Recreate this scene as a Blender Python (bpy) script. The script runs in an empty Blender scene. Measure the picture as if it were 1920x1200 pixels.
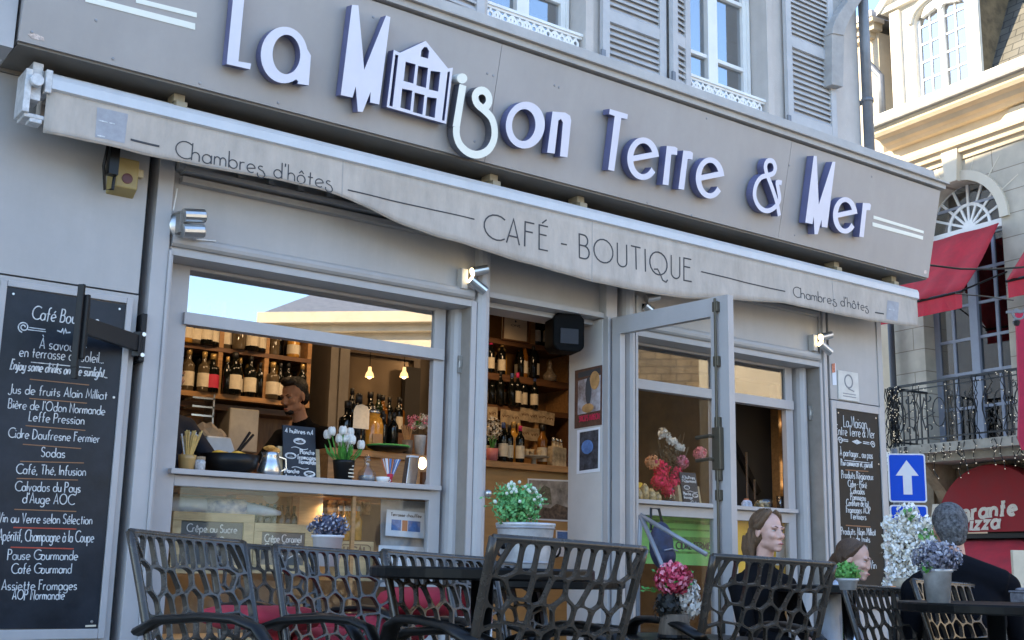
import bpy, math, random
from math import sin, cos, pi, radians, sqrt, atan2
from mathutils import Vector, Matrix, Euler
from mathutils.geometry import tessellate_polygon

random.seed(7)
SC = bpy.context.scene
COL = SC.collection

# ------------------------------------------------------------------ camera
CAM = Vector((0.0, -5.6, 0.8))
YAW, PIT, ROL, FPX = 0.6332, 0.205416, 0.019584, 2228.8
FWD = Vector((sin(YAW) * cos(PIT), cos(YAW) * cos(PIT), sin(PIT)))
_r = Vector((cos(YAW), -sin(YAW), 0)); _u = _r.cross(FWD)
RGT = _r * cos(ROL) + _u * sin(ROL)
UPV = -_r * sin(ROL) + _u * cos(ROL)
cam = bpy.data.objects.new('camera', bpy.data.cameras.new('camera'))
COL.objects.link(cam)
cam.matrix_world = Matrix(((RGT.x, UPV.x, -FWD.x, CAM.x), (RGT.y, UPV.y, -FWD.y, CAM.y), (RGT.z, UPV.z, -FWD.z, CAM.z), (0, 0, 0, 1)))
cam.data.sensor_width = 36.0
cam.data.lens = FPX / 1920 * 36
cam.data.clip_start = 0.05; cam.data.clip_end = 2000
SC.camera = cam

# ------------------------------------------------------------------ light
SUN_EL, SUN_AZ = radians(32), radians(-62)      # azimuth from +Y towards +X : the sun stands behind the cafe, to the left
w = bpy.data.worlds.new("World"); SC.world = w; w.use_nodes = True
nt = w.node_tree; nt.nodes.clear()
wo = nt.nodes.new('ShaderNodeOutputWorld'); bg = nt.nodes.new('ShaderNodeBackground')
sk = nt.nodes.new('ShaderNodeTexSky'); sk.sky_type = 'NISHITA'; sk.sun_disc = False
sk.sun_elevation = SUN_EL; sk.sun_rotation = SUN_AZ; sk.air_density = 1.0; sk.dust_density = 0.25; sk.ozone_density = 2.5
bg.inputs['Strength'].default_value = 0.15
nt.links.new(sk.outputs[0], bg.inputs['Color']); nt.links.new(bg.outputs[0], wo.inputs['Surface'])
sd = bpy.data.lights.new('sun', 'SUN'); sd.energy = 3.2; sd.angle = radians(0.5); sd.color = (1.0, 0.84, 0.58)
so = bpy.data.objects.new('sun', sd); COL.objects.link(so)
to_sun = Vector((sin(SUN_AZ) * cos(SUN_EL), cos(SUN_AZ) * cos(SUN_EL), sin(SUN_EL)))
so.rotation_euler = to_sun.to_track_quat('Z', 'Y').to_euler()
SC.view_settings.view_transform = 'Standard'; SC.view_settings.look = 'None'
SC.view_settings.exposure = 2.15; SC.view_settings.gamma = 1.0
SC.cycles.max_bounces = 8; SC.cycles.transparent_max_bounces = 12
SC.cycles.use_denoising = True
SC.cycles.sample_clamp_indirect = 6.0

# ------------------------------------------------------------------ materials
MATS = {}
def mat(name, col, rough=0.5, metal=0.0, var=0.12, scale=9.0, bump=0.0, bscale=60.0, stretch=None, emit=None, spec=0.5, alt=None, sheen=0.0, streak=0.0):
    """principled material with a little procedural variation of its colour, roughness and surface"""
    if name in MATS: return MATS[name]
    m = bpy.data.materials.new(name); m.use_nodes = True
    n = m.node_tree.nodes; l = m.node_tree.links
    b = n['Principled BSDF']
    b.inputs['Roughness'].default_value = rough; b.inputs['Metallic'].default_value = metal
    b.inputs['Specular IOR Level'].default_value = spec
    if sheen: b.inputs['Sheen Weight'].default_value = sheen
    tc = n.new('ShaderNodeTexCoord'); mp = n.new('ShaderNodeMapping')
    l.new(tc.outputs['Object'], mp.inputs[0])
    if stretch: mp.inputs['Scale'].default_value = stretch
    nz = n.new('ShaderNodeTexNoise'); nz.inputs['Scale'].default_value = scale; nz.inputs['Detail'].default_value = 5; nz.inputs['Roughness'].default_value = .65
    l.new(mp.outputs[0], nz.inputs['Vector'])
    rp = n.new('ShaderNodeValToRGB')
    a = alt if alt else tuple(max(0, c * (1 - var)) for c in col); c2 = tuple(min(1, c * (1 + var * .8)) for c in col)
    rp.color_ramp.elements[0].position = .32; rp.color_ramp.elements[0].color = (*a, 1)
    rp.color_ramp.elements[1].position = .68; rp.color_ramp.elements[1].color = (*c2, 1)
    l.new(nz.outputs['Fac'], rp.inputs[0])
    if streak:      # rain streaks and a blotchy film of dust
        m3 = n.new('ShaderNodeMapping'); m3.inputs['Scale'].default_value = (7, 7, .7); l.new(tc.outputs['Object'], m3.inputs[0])
        n3 = n.new('ShaderNodeTexNoise'); n3.inputs['Scale'].default_value = 1.0; n3.inputs['Detail'].default_value = 6; n3.inputs['Roughness'].default_value = .7; l.new(m3.outputs[0], n3.inputs['Vector'])
        n4 = n.new('ShaderNodeTexNoise'); n4.inputs['Scale'].default_value = 1.3; n4.inputs['Detail'].default_value = 8; n4.inputs['Roughness'].default_value = .75; l.new(tc.outputs['Object'], n4.inputs['Vector'])
        ml = n.new('ShaderNodeMath'); ml.operation = 'MULTIPLY'; l.new(n3.outputs['Fac'], ml.inputs[0]); l.new(n4.outputs['Fac'], ml.inputs[1])
        r3 = n.new('ShaderNodeMapRange'); r3.inputs['From Min'].default_value = .14; r3.inputs['From Max'].default_value = .36; r3.inputs['To Min'].default_value = 1 - streak; r3.inputs['To Max'].default_value = 1.0; l.new(ml.outputs[0], r3.inputs[0])
        mx = n.new('ShaderNodeMixRGB'); mx.blend_type = 'MULTIPLY'; mx.inputs[0].default_value = 1.0; l.new(rp.outputs[0], mx.inputs[1]); l.new(r3.outputs[0], mx.inputs[2]); l.new(mx.outputs[0], b.inputs['Base Color'])
    else: l.new(rp.outputs[0], b.inputs['Base Color'])
    mr = n.new('ShaderNodeMapRange'); mr.inputs['To Min'].default_value = max(0.02, rough * .8); mr.inputs['To Max'].default_value = min(1, rough * 1.2)
    l.new(nz.outputs['Fac'], mr.inputs[0]); l.new(mr.outputs[0], b.inputs['Roughness'])
    if bump:
        n2 = n.new('ShaderNodeTexNoise'); n2.inputs['Scale'].default_value = bscale; n2.inputs['Detail'].default_value = 3
        l.new(mp.outputs[0], n2.inputs['Vector'])
        bp = n.new('ShaderNodeBump'); bp.inputs['Strength'].default_value = bump; bp.inputs['Distance'].default_value = .01
        l.new(n2.outputs['Fac'], bp.inputs['Height']); l.new(bp.outputs[0], b.inputs['Normal'])
    if emit:
        b.inputs['Emission Color'].default_value = (*emit[:3], 1); b.inputs['Emission Strength'].default_value = emit[3]
    MATS[name] = m
    return m

def glass_mat(name, tint=(1, 1, 1), ior=1.5, rough=0.0, base=0.0):
    if name in MATS: return MATS[name]
    m = bpy.data.materials.new(name); m.use_nodes = True
    n = m.node_tree.nodes; l = m.node_tree.links; n.clear()
    o = n.new('ShaderNodeOutputMaterial'); mx = n.new('ShaderNodeMixShader'); t = n.new('ShaderNodeBsdfTransparent'); g = n.new('ShaderNodeBsdfGlossy')
    t.inputs[0].default_value = (*tint, 1); g.inputs['Roughness'].default_value = rough
    ge = n.new('ShaderNodeNewGeometry'); dt = n.new('ShaderNodeVectorMath'); dt.operation = 'DOT_PRODUCT'
    l.new(ge.outputs['Incoming'], dt.inputs[0]); l.new(ge.outputs['Normal'], dt.inputs[1])
    ab = n.new('ShaderNodeMath'); ab.operation = 'ABSOLUTE'; l.new(dt.outputs['Value'], ab.inputs[0])
    om = n.new('ShaderNodeMath'); om.operation = 'SUBTRACT'; om.inputs[0].default_value = 1.0; l.new(ab.outputs[0], om.inputs[1])
    pw = n.new('ShaderNodeMath'); pw.operation = 'POWER'; pw.inputs[1].default_value = 5.0; l.new(om.outputs[0], pw.inputs[0])
    f0 = ((ior - 1) / (ior + 1)) ** 2 + base
    a = n.new('ShaderNodeMath'); a.operation = 'MULTIPLY_ADD'; a.inputs[1].default_value = 1 - f0; a.inputs[2].default_value = f0; a.use_clamp = True
    l.new(pw.outputs[0], a.inputs[0]); l.new(a.outputs[0], mx.inputs[0]); l.new(t.outputs[0], mx.inputs[1]); l.new(g.outputs[0], mx.inputs[2]); l.new(mx.outputs[0], o.inputs[0])
    MATS[name] = m
    return m

def brick_mat(name, c1, c2, mortar, sc, bw=.5, rh=.25, ms=.02, rough=.85, offs=.5, bump=.3):
    if name in MATS: return MATS[name]
    m = mat(name, c1, rough)
    n = m.node_tree.nodes; l = m.node_tree.links; b = n['Principled BSDF']
    tc = n.new('ShaderNodeTexCoord'); br = n.new('ShaderNodeTexBrick')
    br.inputs['Color1'].default_value = (*c1, 1); br.inputs['Color2'].default_value = (*c2, 1); br.inputs['Mortar'].default_value = (*mortar, 1)
    br.inputs['Scale'].default_value = sc; br.inputs['Brick Width'].default_value = bw; br.inputs['Row Height'].default_value = rh; br.inputs['Mortar Size'].default_value = ms
    br.offset = offs
    l.new(tc.outputs['UV'], br.inputs['Vector'])
    nz = n.new('ShaderNodeTexNoise'); nz.inputs['Scale'].default_value = 3; nz.inputs['Detail'].default_value = 7
    l.new(tc.outputs['Object'], nz.inputs['Vector'])
    mx = n.new('ShaderNodeMixRGB'); mx.blend_type = 'MULTIPLY'; mx.inputs[0].default_value = .62
    l.new(br.outputs[0], mx.inputs[1]); l.new(nz.outputs['Fac'], mx.inputs[2])
    hs = n.new('ShaderNodeBrightContrast'); hs.inputs['Bright'].default_value = 0.0
    l.new(mx.outputs[0], hs.inputs[0]); l.new(hs.outputs[0], b.inputs['Base Color'])
    bp = n.new('ShaderNodeBump'); bp.inputs['Strength'].default_value = bump; bp.inputs['Distance'].default_value = .01; bp.invert = True
    l.new(br.outputs['Fac'], bp.inputs['Height']); l.new(bp.outputs[0], b.inputs['Normal'])
    return m

paint = mat('grey_paint', (.43, .41, .40), .42, var=.07, scale=3, bump=.06, bscale=25, streak=.07)
paint_panel = mat('grey_panel_paint', (.43, .412, .395), .5, var=.07, scale=2.2, bump=.08, bscale=14, streak=.09)
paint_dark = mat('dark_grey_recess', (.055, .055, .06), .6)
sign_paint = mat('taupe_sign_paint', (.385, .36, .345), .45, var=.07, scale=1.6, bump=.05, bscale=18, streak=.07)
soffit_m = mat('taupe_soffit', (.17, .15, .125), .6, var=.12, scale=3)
letter_face = mat('white_letter_face', (.70, .70, .80), .3, var=.04, scale=5)
letter_side = mat('blue_letter_side', (.125, .13, .25), .4)
letter_cream = mat('cream_letter_face', (.84, .86, .78), .35, var=.03)
white_paint = mat('white_paint', (.80, .79, .76), .5, var=.06, scale=6)
old_white = mat('weathered_white', (.70, .69, .66), .6, var=.15, scale=14)
shutter_m = mat('grey_shutter_paint', (.47, .46, .455), .55, var=.1, scale=7)
stucco = mat('pale_stucco', (.56, .51, .465), .9, var=.08, scale=5, bump=.2, bscale=120, streak=.12)
zinc = mat('zinc', (.30, .31, .335), .45, metal=.35, var=.2, scale=8)
pipe_m = mat('zinc_pipe', (.19, .2, .22), .45, metal=.3, var=.2, scale=5)
rail_white = mat('white_aluminium', (.62, .64, .67), .3, var=.05, scale=4, streak=.08)
canvas = mat('cream_canvas', (.53, .462, .395), .85, var=.12, scale=4, bump=.5, bscale=9, stretch=(3, 3, 1.2), streak=.16)
ink = mat('dark_grey_ink', (.055, .055, .06), .8)
patch_m = mat('grey_patch', (.36, .36, .38), .7, var=.15, scale=20)
slate = mat('blackboard_slate', (.017, .021, .029), .38, var=.3, scale=4, alt=(.006, .008, .012), bump=.05, spec=.28)
slate_brown = mat('brown_blackboard', (.020, .019, .018), .5, var=.25, scale=6, spec=.2)
chalk = mat('chalk_white', (.74, .74, .72), .9, scale=55, alt=(.36, .37, .38))
chalk_or = mat('chalk_orange', (.28, .14, .07), .9)
chalk_red = mat('chalk_red', (.42, .07, .04), .9)
black_metal = mat('black_metal', (.008, .008, .009), .4, spec=.25)
chrome = mat('chrome', (.62, .62, .62), .15, metal=1.0, var=.05)
nickel = mat('brushed_nickel', (.55, .54, .52), .3, metal=.9, var=.08)
brass = mat('brass_lock', (.10, .085, .06), .45, metal=.6)
yellow_box = mat('mustard_plastic', (.36, .27, .10), .5, var=.12, scale=12)
wood = mat('warm_wood', (.36, .19, .07), .5, var=.3, scale=6, stretch=(1, 6, 8))
wood_dark = mat('dark_shelf_wood', (.13, .06, .025), .5, var=.35, scale=6, stretch=(1, 6, 8))
wood_pale = mat('pale_crate_wood', (.50, .37, .2), .7, var=.22, scale=8, stretch=(1, 5, 6))
ceil_m = mat('brown_ceiling', (.05, .037, .027), .8)
inner_wall = mat('grey_brown_wall', (.13, .105, .08), .8, var=.12, scale=4)
inner_dark = mat('dark_interior', (.03, .026, .022), .8)
inner_white = mat('white_partition', (.55, .53, .50), .7, var=.05)
tile_m = mat('floor_tiles', (.16, .13, .1), .4)
glass = glass_mat('window_glass', (.97, .98, .98), 1.28)
glass_tr = glass_mat('transom_glass', (.55, .55, .55), 1.6, base=.42)
glass_tr2 = glass_mat('faint_transom_glass', (.7, .7, .7), 1.55, base=.14)
glass_up = glass_mat('upper_window_glass', (.45, .5, .55), 1.52, base=.38)
glass_dark = glass_mat('facade_window_glass', (.35, .37, .4), 1.6, base=.10)
clear_glass = glass_mat('clear_glassware', (.9, .93, .93), 1.45, base=.08)
bronze = mat('bronze_plastic', (.036, .028, .020), .27, var=.25, scale=12, bump=.05, bscale=140, spec=.55)
black_plastic = mat('black_plastic', (.008, .0075, .007), .35, var=.2, spec=.25)
table_m = mat('black_laminate', (.007, .007, .007), .35, var=.2, spec=.12)
red_fabric = mat('red_cushion_fabric', (.34, .018, .035), .85, bump=.2, bscale=300)
red_canvas = mat('red_canvas', (.40, .018, .03), .85, var=.22, scale=5, bump=.1, bscale=160)
dark_red = mat('deep_red_canvas', (.25, .008, .012), .8, var=.1, scale=5)
zinc_pot = mat('galvanised_pot', (.50, .51, .52), .42, metal=.3, var=.25, scale=16)
pot_white = mat('pale_pot', (.6, .6, .62), .4, var=.06)
leaf_m = mat('bright_leaf', (.12, .34, .07), .55, var=.45, scale=40)
leaf_d = mat('deep_leaf', (.06, .24, .03), .55, var=.5, scale=40)
petal_white = mat('white_petal', (.72, .70, .64), .8, var=.15, scale=60)
petal_cream = mat('cream_petal', (.66, .6, .5), .8, var=.2, scale=60)
petal_red = mat('raspberry_petal', (.55, .05, .10), .75, var=.45, scale=60)
petal_pink = mat('pink_petal', (.68, .22, .28), .75, var=.35, scale=60)
petal_hot = mat('hot_pink_petal', (.88, .015, .09), .75, var=.3, scale=60)
petal_peach = mat('peach_petal', (.72, .36, .16), .75, var=.35, scale=60)
lavender = mat('grey_lavender', (.17, .17, .22), .85, var=.5, scale=60)
skin_m = mat('skin', (.52, .29, .21), .5, var=.12, scale=14)
skin_f = mat('fair_skin', (.62, .37, .29), .5, var=.12, scale=14)
skin_w = mat('warm_lit_skin', (.52, .28, .18), .5, var=.12, scale=14)
lip_m = mat('lips', (.42, .13, .12), .5)
eye_m = mat('eye_dark', (.02, .015, .012), .3)
eyew_m = mat('eye_white', (.55, .52, .5), .3)
hair_blond = mat('light_brown_hair', (.13, .072, .034), .55, var=.5, scale=30, stretch=(6, 6, 1), bump=.5, bscale=90)
hair_brown = mat('brown_hair', (.09, .05, .028), .55, var=.5, scale=30, stretch=(6, 6, 1), bump=.5, bscale=90)
hair_black = mat('black_hair', (.012, .010, .009), .5, var=.4, scale=30, bump=.5, bscale=90)
hair_grey = mat('greying_hair', (.13, .13, .135), .7, var=.5, scale=60, alt=(.016, .016, .018), bump=.9, bscale=90, spec=.2)
cloth_black = mat('black_cloth', (.006, .006, .007), .9, bump=.2, bscale=60, spec=.08)
cloth_navy = mat('navy_black_cloth', (.005, .0055, .008), .9, bump=.2, bscale=40, spec=.08)
cloth_pale = mat('pale_blue_cloth', (.50, .55, .64), .85, var=.15, scale=8)
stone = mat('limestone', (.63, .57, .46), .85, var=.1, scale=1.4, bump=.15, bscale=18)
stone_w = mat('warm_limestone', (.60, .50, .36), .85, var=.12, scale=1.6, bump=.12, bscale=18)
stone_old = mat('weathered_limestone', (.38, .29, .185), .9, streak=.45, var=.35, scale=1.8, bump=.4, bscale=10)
stone_joint = mat('masonry_joint', (.24, .2, .15), .9)
iron = mat('wrought_iron', (.015, .016, .018), .45)
grey_blue = mat('grey_blue_joinery', (.30, .33, .40), .5, var=.06)
slate_roof = None
blue_sign = mat('blue_road_sign', (.0, .075, .62), .4, var=.03, spec=.2)
sign_white = mat('white_reflective', (.8, .81, .84), .35, var=.03)
green_card = mat('green_poster', (.18, .52, .12), .6, var=.15, scale=4)
yellow_card = mat('yellow_poster', (.78, .45, .02), .6, var=.08, scale=4)
paper = mat('white_paper', (.74, .76, .8), .8, var=.03)
paper_cream = mat('cream_paper', (.62, .52, .38), .8, var=.08)
paper_blue = mat('blue_print', (.10, .2, .45), .7, var=.3, scale=40)
paper_red = mat('orange_print', (.6, .2, .08), .7)
kraft = mat('kraft_paper', (.40, .29, .18), .8, var=.2)
label_cream = mat('cream_label', (.62, .55, .42), .7, var=.12, scale=30)
label_red = mat('red_label', (.5, .02, .06), .6, var=.1, scale=30)
gl_dark = mat('dark_bottle_glass', (.006, .007, .006), .08, var=.3)
gl_green = mat('green_bottle_glass', (.012, .025, .01), .08, var=.3)
gl_amber = mat('amber_bottle_glass', (.22, .085, .012), .1, var=.3)
gl_honey = mat('honey_glass', (.5, .25, .04), .12, var=.3, scale=25)
cap_gold = mat('gold_capsule', (.5, .33, .12), .4, metal=.5)
cap_pink = mat('pink_capsule', (.65, .03, .16), .4)
cap_blue = mat('blue_capsule', (.06, .1, .25), .4)
cap_black = mat('black_capsule', (.012, .012, .012), .4)
steel = mat('stainless_steel', (.55, .55, .55), .25, metal=.9, var=.15, scale=12)
bulb_m = mat('lit_bulb', (1, .8, .5), .4, emit=(1.0, .68, .34, 2.0))
spot_m = mat('lit_spot', (1, .85, .6), .4, emit=(1.0, .72, .36, 1.8))
amber_lit = mat('amber_candle_glass', (.6, .2, .02), .3, emit=(1.0, .32, .03, .12))
tungsten = mat('lit_floodlight', (1, .85, .6), .4, emit=(1.0, .80, .45, 2.2))
fairy_m = mat('fairy_light_bulb', (.8, .75, .6), .4, emit=(1.0, .85, .6, .12))
lemon = mat('yellow_fruit', (.75, .42, .04), .5, var=.2)
rope_m = mat('straw_yellow', (.62, .42, .14), .7, var=.25, scale=40)
pave = brick_mat('grey_paving', (.46, .41, .33), (.52, .46, .37), (.2, .18, .15), 1.0, .5, .25, .012)

# ------------------------------------------------------------------ frames and mesh building
def ray(px, py):
    return FWD + RGT * ((px - 960) / FPX) - UPV * ((py - 600) / FPX)
class Fr:
    """a plane with its own 2-D axes; w() turns (a, b, off) into a point, px() finds where a line of sight of the photo meets it"""
    def __init__(s, o, ex, ey):
        s.o = Vector(o); s.ex = Vector(ex).normalized(); s.ey = Vector(ey).normalized(); s.n = s.ex.cross(s.ey).normalized()
    def w(s, a, b, off=0.0):
        return s.o + s.ex * a + s.ey * b + s.n * off
    def px(s, px, py, off=0.0):
        d = ray(px, py); o = s.o + s.n * off
        t = (o - CAM).dot(s.n) / d.dot(s.n); p = CAM + d * t - o
        return (p.dot(s.ex), p.dot(s.ey))
    def pl(s, pts, off=0.0, k=1.0, ox=0, oy=0):
        return [s.px(ox + x / k, oy + y / k, off) for x, y in pts]
def at(px, py, d):
    return CAM + ray(px, py) * d
F1 = Fr((0, 0, 0), (1, 0, 0), (0, 0, 1))          # the shop front, facing the street (-Y)
def FY(y): return Fr((0, y, 0), (1, 0, 0), (0, 0, 1))
def FX(x): return Fr((x, 0, 0), (0, -1, 0), (0, 0, 1))   # a wall facing -X

class MB:
    def __init__(s): s.v = []; s.f = []; s.m = []; s.rk = 0
    def add(s, vs, fs):
        k = len(s.v); s.v += [tuple(p) for p in vs]; s.f += [[k + i for i in f] for f in fs]; s.m += [0] * len(fs)
        return s
    def hexa(s, p):
        return s.add(p, [(0, 3, 2, 1), (4, 5, 6, 7), (0, 1, 5, 4), (1, 2, 6, 5), (2, 3, 7, 6), (3, 0, 4, 7)])
    def box(s, F, a0, a1, b0, b1, o0, o1):
        return s.hexa([F.w(a0, b0, o0), F.w(a1, b0, o0), F.w(a1, b1, o0), F.w(a0, b1, o0), F.w(a0, b0, o1), F.w(a1, b0, o1), F.w(a1, b1, o1), F.w(a0, b1, o1)])
    def b3(s, x0, x1, y0, y1, z0, z1):
        return s.hexa([(x0, y0, z0), (x1, y0, z0), (x1, y1, z0), (x0, y1, z0), (x0, y0, z1), (x1, y0, z1), (x1, y1, z1), (x0, y1, z1)])
    def poly(s, F, outer, o0, o1, holes=(), fn=None):
        loops = [list(outer)] + [list(h) for h in holes]
        flat = [p for L in loops for p in L]; n = len(flat)
        tri = tessellate_polygon([[Vector((a, b, 0)) for a, b in L] for L in loops])
        wf = fn if fn else F.w
        vs = [wf(a, b, o1) for a, b in flat] + [wf(a, b, o0) for a, b in flat]
        fs = []
        for t in tri:
            a, b, c = [flat[i] for i in t]
            ccw = (b[0] - a[0]) * (c[1] - a[1]) - (b[1] - a[1]) * (c[0] - a[0]) > 0
            t = t if ccw else (t[0], t[2], t[1])
            fs.append(tuple(t)); fs.append((t[2] + n, t[1] + n, t[0] + n))
        k = 0
        for li, L in enumerate(loops):
            m = len(L); area = sum(L[i][0] * L[(i + 1) % m][1] - L[(i + 1) % m][0] * L[i][1] for i in range(m))
            fl = (area > 0) == (li == 0)
            for i in range(m):
                a, b = k + i, k + (i + 1) % m
                fs.append((a + n, b + n, b, a) if fl else (a, b, b + n, a + n))
            k += m
        return s.add(vs, fs)
    def ribbon(s, F, pts, w, o0, o1, closed=False, fn=None):
        """a flat stroke of width w along pts in the frame"""
        P = [Vector((p[0], p[1])) for p in pts]
        Q = [P[0]]
        for p in P[1:]:
            if (p - Q[-1]).length > 1e-6: Q.append(p)
        P = Q; n = len(P)
        if n < 2: return s
        Ls, Rs = [], []
        ws = w if isinstance(w, (list, tuple)) else [w] * n
        for i in range(n):
            if closed: d0 = P[i] - P[i - 1]; d1 = P[(i + 1) % n] - P[i]
            else: d0 = P[i] - P[i - 1] if i else P[1] - P[0]; d1 = P[i + 1] - P[i] if i < n - 1 else d0
            d0 = d0.normalized(); d1 = d1.normalized(); t = d0 + d1
            if t.length < .3: t = d1
            t.normalize(); nn = Vector((-t.y, t.x)); k = 1 / max(.5, nn.dot(Vector((-d1.y, d1.x))))
            Ls.append(P[i] + nn * ws[i] / 2 * k); Rs.append(P[i] - nn * ws[i] / 2 * k)
        wf = fn if fn else F.w
        vs = []; s.rk = (s.rk + 1) % 6; lift = s.rk * .00016      # crossing strokes lie a hair apart
        for i, (a, b) in enumerate(zip(Ls, Rs)): q = o1 + lift + i * .00001; vs += [wf(a.x, a.y, q), wf(b.x, b.y, q), wf(a.x, a.y, o0 - lift), wf(b.x, b.y, o0 - lift)]
        fs = []
        for i in range(n if closed else n - 1):
            a = 4 * i; b = 4 * ((i + 1) % n)
            fs += [(a + 1, b + 1, b, a), (a, b, b + 2, a + 2), (a + 3, b + 3, b + 1, a + 1), (a + 2, b + 2, b + 3, a + 3)]
        if not closed:
            fs += [(0, 2, 3, 1)]; e = 4 * (n - 1); fs += [(e + 1, e + 3, e + 2, e)]
        return s.add(vs, fs)
    def tube(s, pts, r, n=8, closed=False):
        P = [Vector(p) for p in pts]; m = len(P); rs = r if isinstance(r, (list, tuple)) else [r] * m
        up = None; vs = []
        for i in range(m):
            if closed: t = P[(i + 1) % m] - P[i - 1]
            else: t = P[min(i + 1, m - 1)] - P[max(i - 1, 0)]
            t = t.normalized() if t.length > 1e-9 else Vector((0, 0, 1))
            if up is None: up = Vector((0, 0, 1)) if abs(t.z) < .9 else Vector((1, 0, 0))
            a = up - t * up.dot(t); a = a.normalized() if a.length > 1e-6 else t.orthogonal().normalized()
            up = a; b = t.cross(a)
            for k in range(n):
                q = 2 * pi * k / n; vs.append(P[i] + (a * cos(q) + b * sin(q)) * rs[i])
        fs = []
        for i in range(m if closed else m - 1):
            j = (i + 1) % m
            for k in range(n): fs.append((i * n + k, i * n + (k + 1) % n, j * n + (k + 1) % n, j * n + k))
        if not closed: fs += [tuple(range(n - 1, -1, -1)), tuple((m - 1) * n + k for k in range(n))]
        return s.add(vs, fs)
    def lathe(s, c, prof, n=16, M=None, cap=True):
        c = Vector(c); vs = []
        for r, z in prof:
            for k in range(n):
                q = 2 * pi * k / n; p = Vector((r * cos(q), r * sin(q), z)); vs.append(c + (M @ p if M else p))
        fs = []
        for i in range(len(prof) - 1):
            for k in range(n): fs.append((i * n + k, i * n + (k + 1) % n, (i + 1) * n + (k + 1) % n, (i + 1) * n + k))
        if cap: fs += [tuple(range(n - 1, -1, -1)), tuple((len(prof) - 1) * n + k for k in range(n))]
        return s.add(vs, fs)
    def ell(s, c, r, n=12, M=None):
        c = Vector(c); m = max(6, n // 2 + 2); r = (r, r, r) if not isinstance(r, (tuple, list)) else r
        vs = []; fs = []
        vs.append(Vector((0, 0, r[2])))
        for i in range(1, m):
            t = pi * i / m
            for k in range(n): q = 2 * pi * k / n; vs.append(Vector((r[0] * sin(t) * cos(q), r[1] * sin(t) * sin(q), r[2] * cos(t))))
        vs.append(Vector((0, 0, -r[2])))
        for k in range(n): fs.append((0, 1 + k, 1 + (k + 1) % n))
        for i in range(m - 2):
            for k in range(n): a = 1 + i * n; fs.append((a + k, a + n + k, a + n + (k + 1) % n, a + (k + 1) % n))
        a = 1 + (m - 2) * n
        for k in range(n): fs.append((a + k, len(vs) - 1, a + (k + 1) % n))
        return s.add([c + (M @ p if M else p) for p in vs], fs)
    def quad(s, c, u, v):
        c = Vector(c); return s.add([c - u - v, c + u - v, c + u + v, c - u + v], [(0, 1, 2, 3)])

def rnd_unit():
    z = random.uniform(-1, 1); q = random.uniform(0, 2 * pi); r = sqrt(1 - z * z)
    return Vector((r * cos(q), r * sin(q), z))

def tag(o, label=None, cat=None, group=None, kind=None):
    if label: o['label'] = label
    if cat: o['category'] = cat
    if group: o['group'] = group
    if kind: o['kind'] = kind
    return o
def obj(name, mb, m, parent=None, smooth=False, bevel=0, loc=None, uvF=None):
    me = bpy.data.meshes.new(name); me.from_pydata(mb.v, [], mb.f); me.update()
    for mm in (m if isinstance(m, (list, tuple)) else [m]): me.materials.append(mm)
    if isinstance(m, (list, tuple)): me.polygons.foreach_set('material_index', mb.m)
    if smooth: me.polygons.foreach_set('use_smooth', [True] * len(me.polygons))
    if uvF is not None:
        ul = me.uv_layers.new(name='UVMap')
        for lp in me.loops:
            p = me.vertices[lp.vertex_index].co - uvF.o; ul.data[lp.index].uv = (p.dot(uvF.ex), p.dot(uvF.ey))
    o = bpy.data.objects.new(name, me); COL.objects.link(o)
    if parent: o.parent = parent
    if loc: o.location = loc
    if bevel:
        b = o.modifiers.new('bevel', 'BEVEL'); b.width = bevel; b.segments = 2; b.limit_method = 'ANGLE'
    return o
def thing(name, label, cat, group=None, loc=(0, 0, 0), rz=0.0):
    o = bpy.data.objects.new(name, None); COL.objects.link(o); o.location = loc; o.rotation_euler = (0, 0, rz)
    return tag(o, label, cat, group)
def dup(root, loc, rot=(0, 0, 0), label=None, sc=None, group=None):
    r = root.copy(); COL.objects.link(r); r.location = loc; r.rotation_euler = rot
    if label: r['label'] = label
    if group: r['group'] = group
    if sc: r.scale = (sc, sc, sc) if not isinstance(sc, (tuple, list)) else sc
    for ch in [c for c in bpy.data.objects if c.parent == root]:
        c = ch.copy(); COL.objects.link(c); c.parent = r
        for g in [q for q in bpy.data.objects if q.parent == ch]:
            d = g.copy(); COL.objects.link(d); d.parent = c
    return r
ORD = ['first', 'second', 'third', 'fourth', 'fifth', 'sixth', 'seventh', 'eighth', 'ninth', 'tenth', 'eleventh', 'twelfth']

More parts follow.
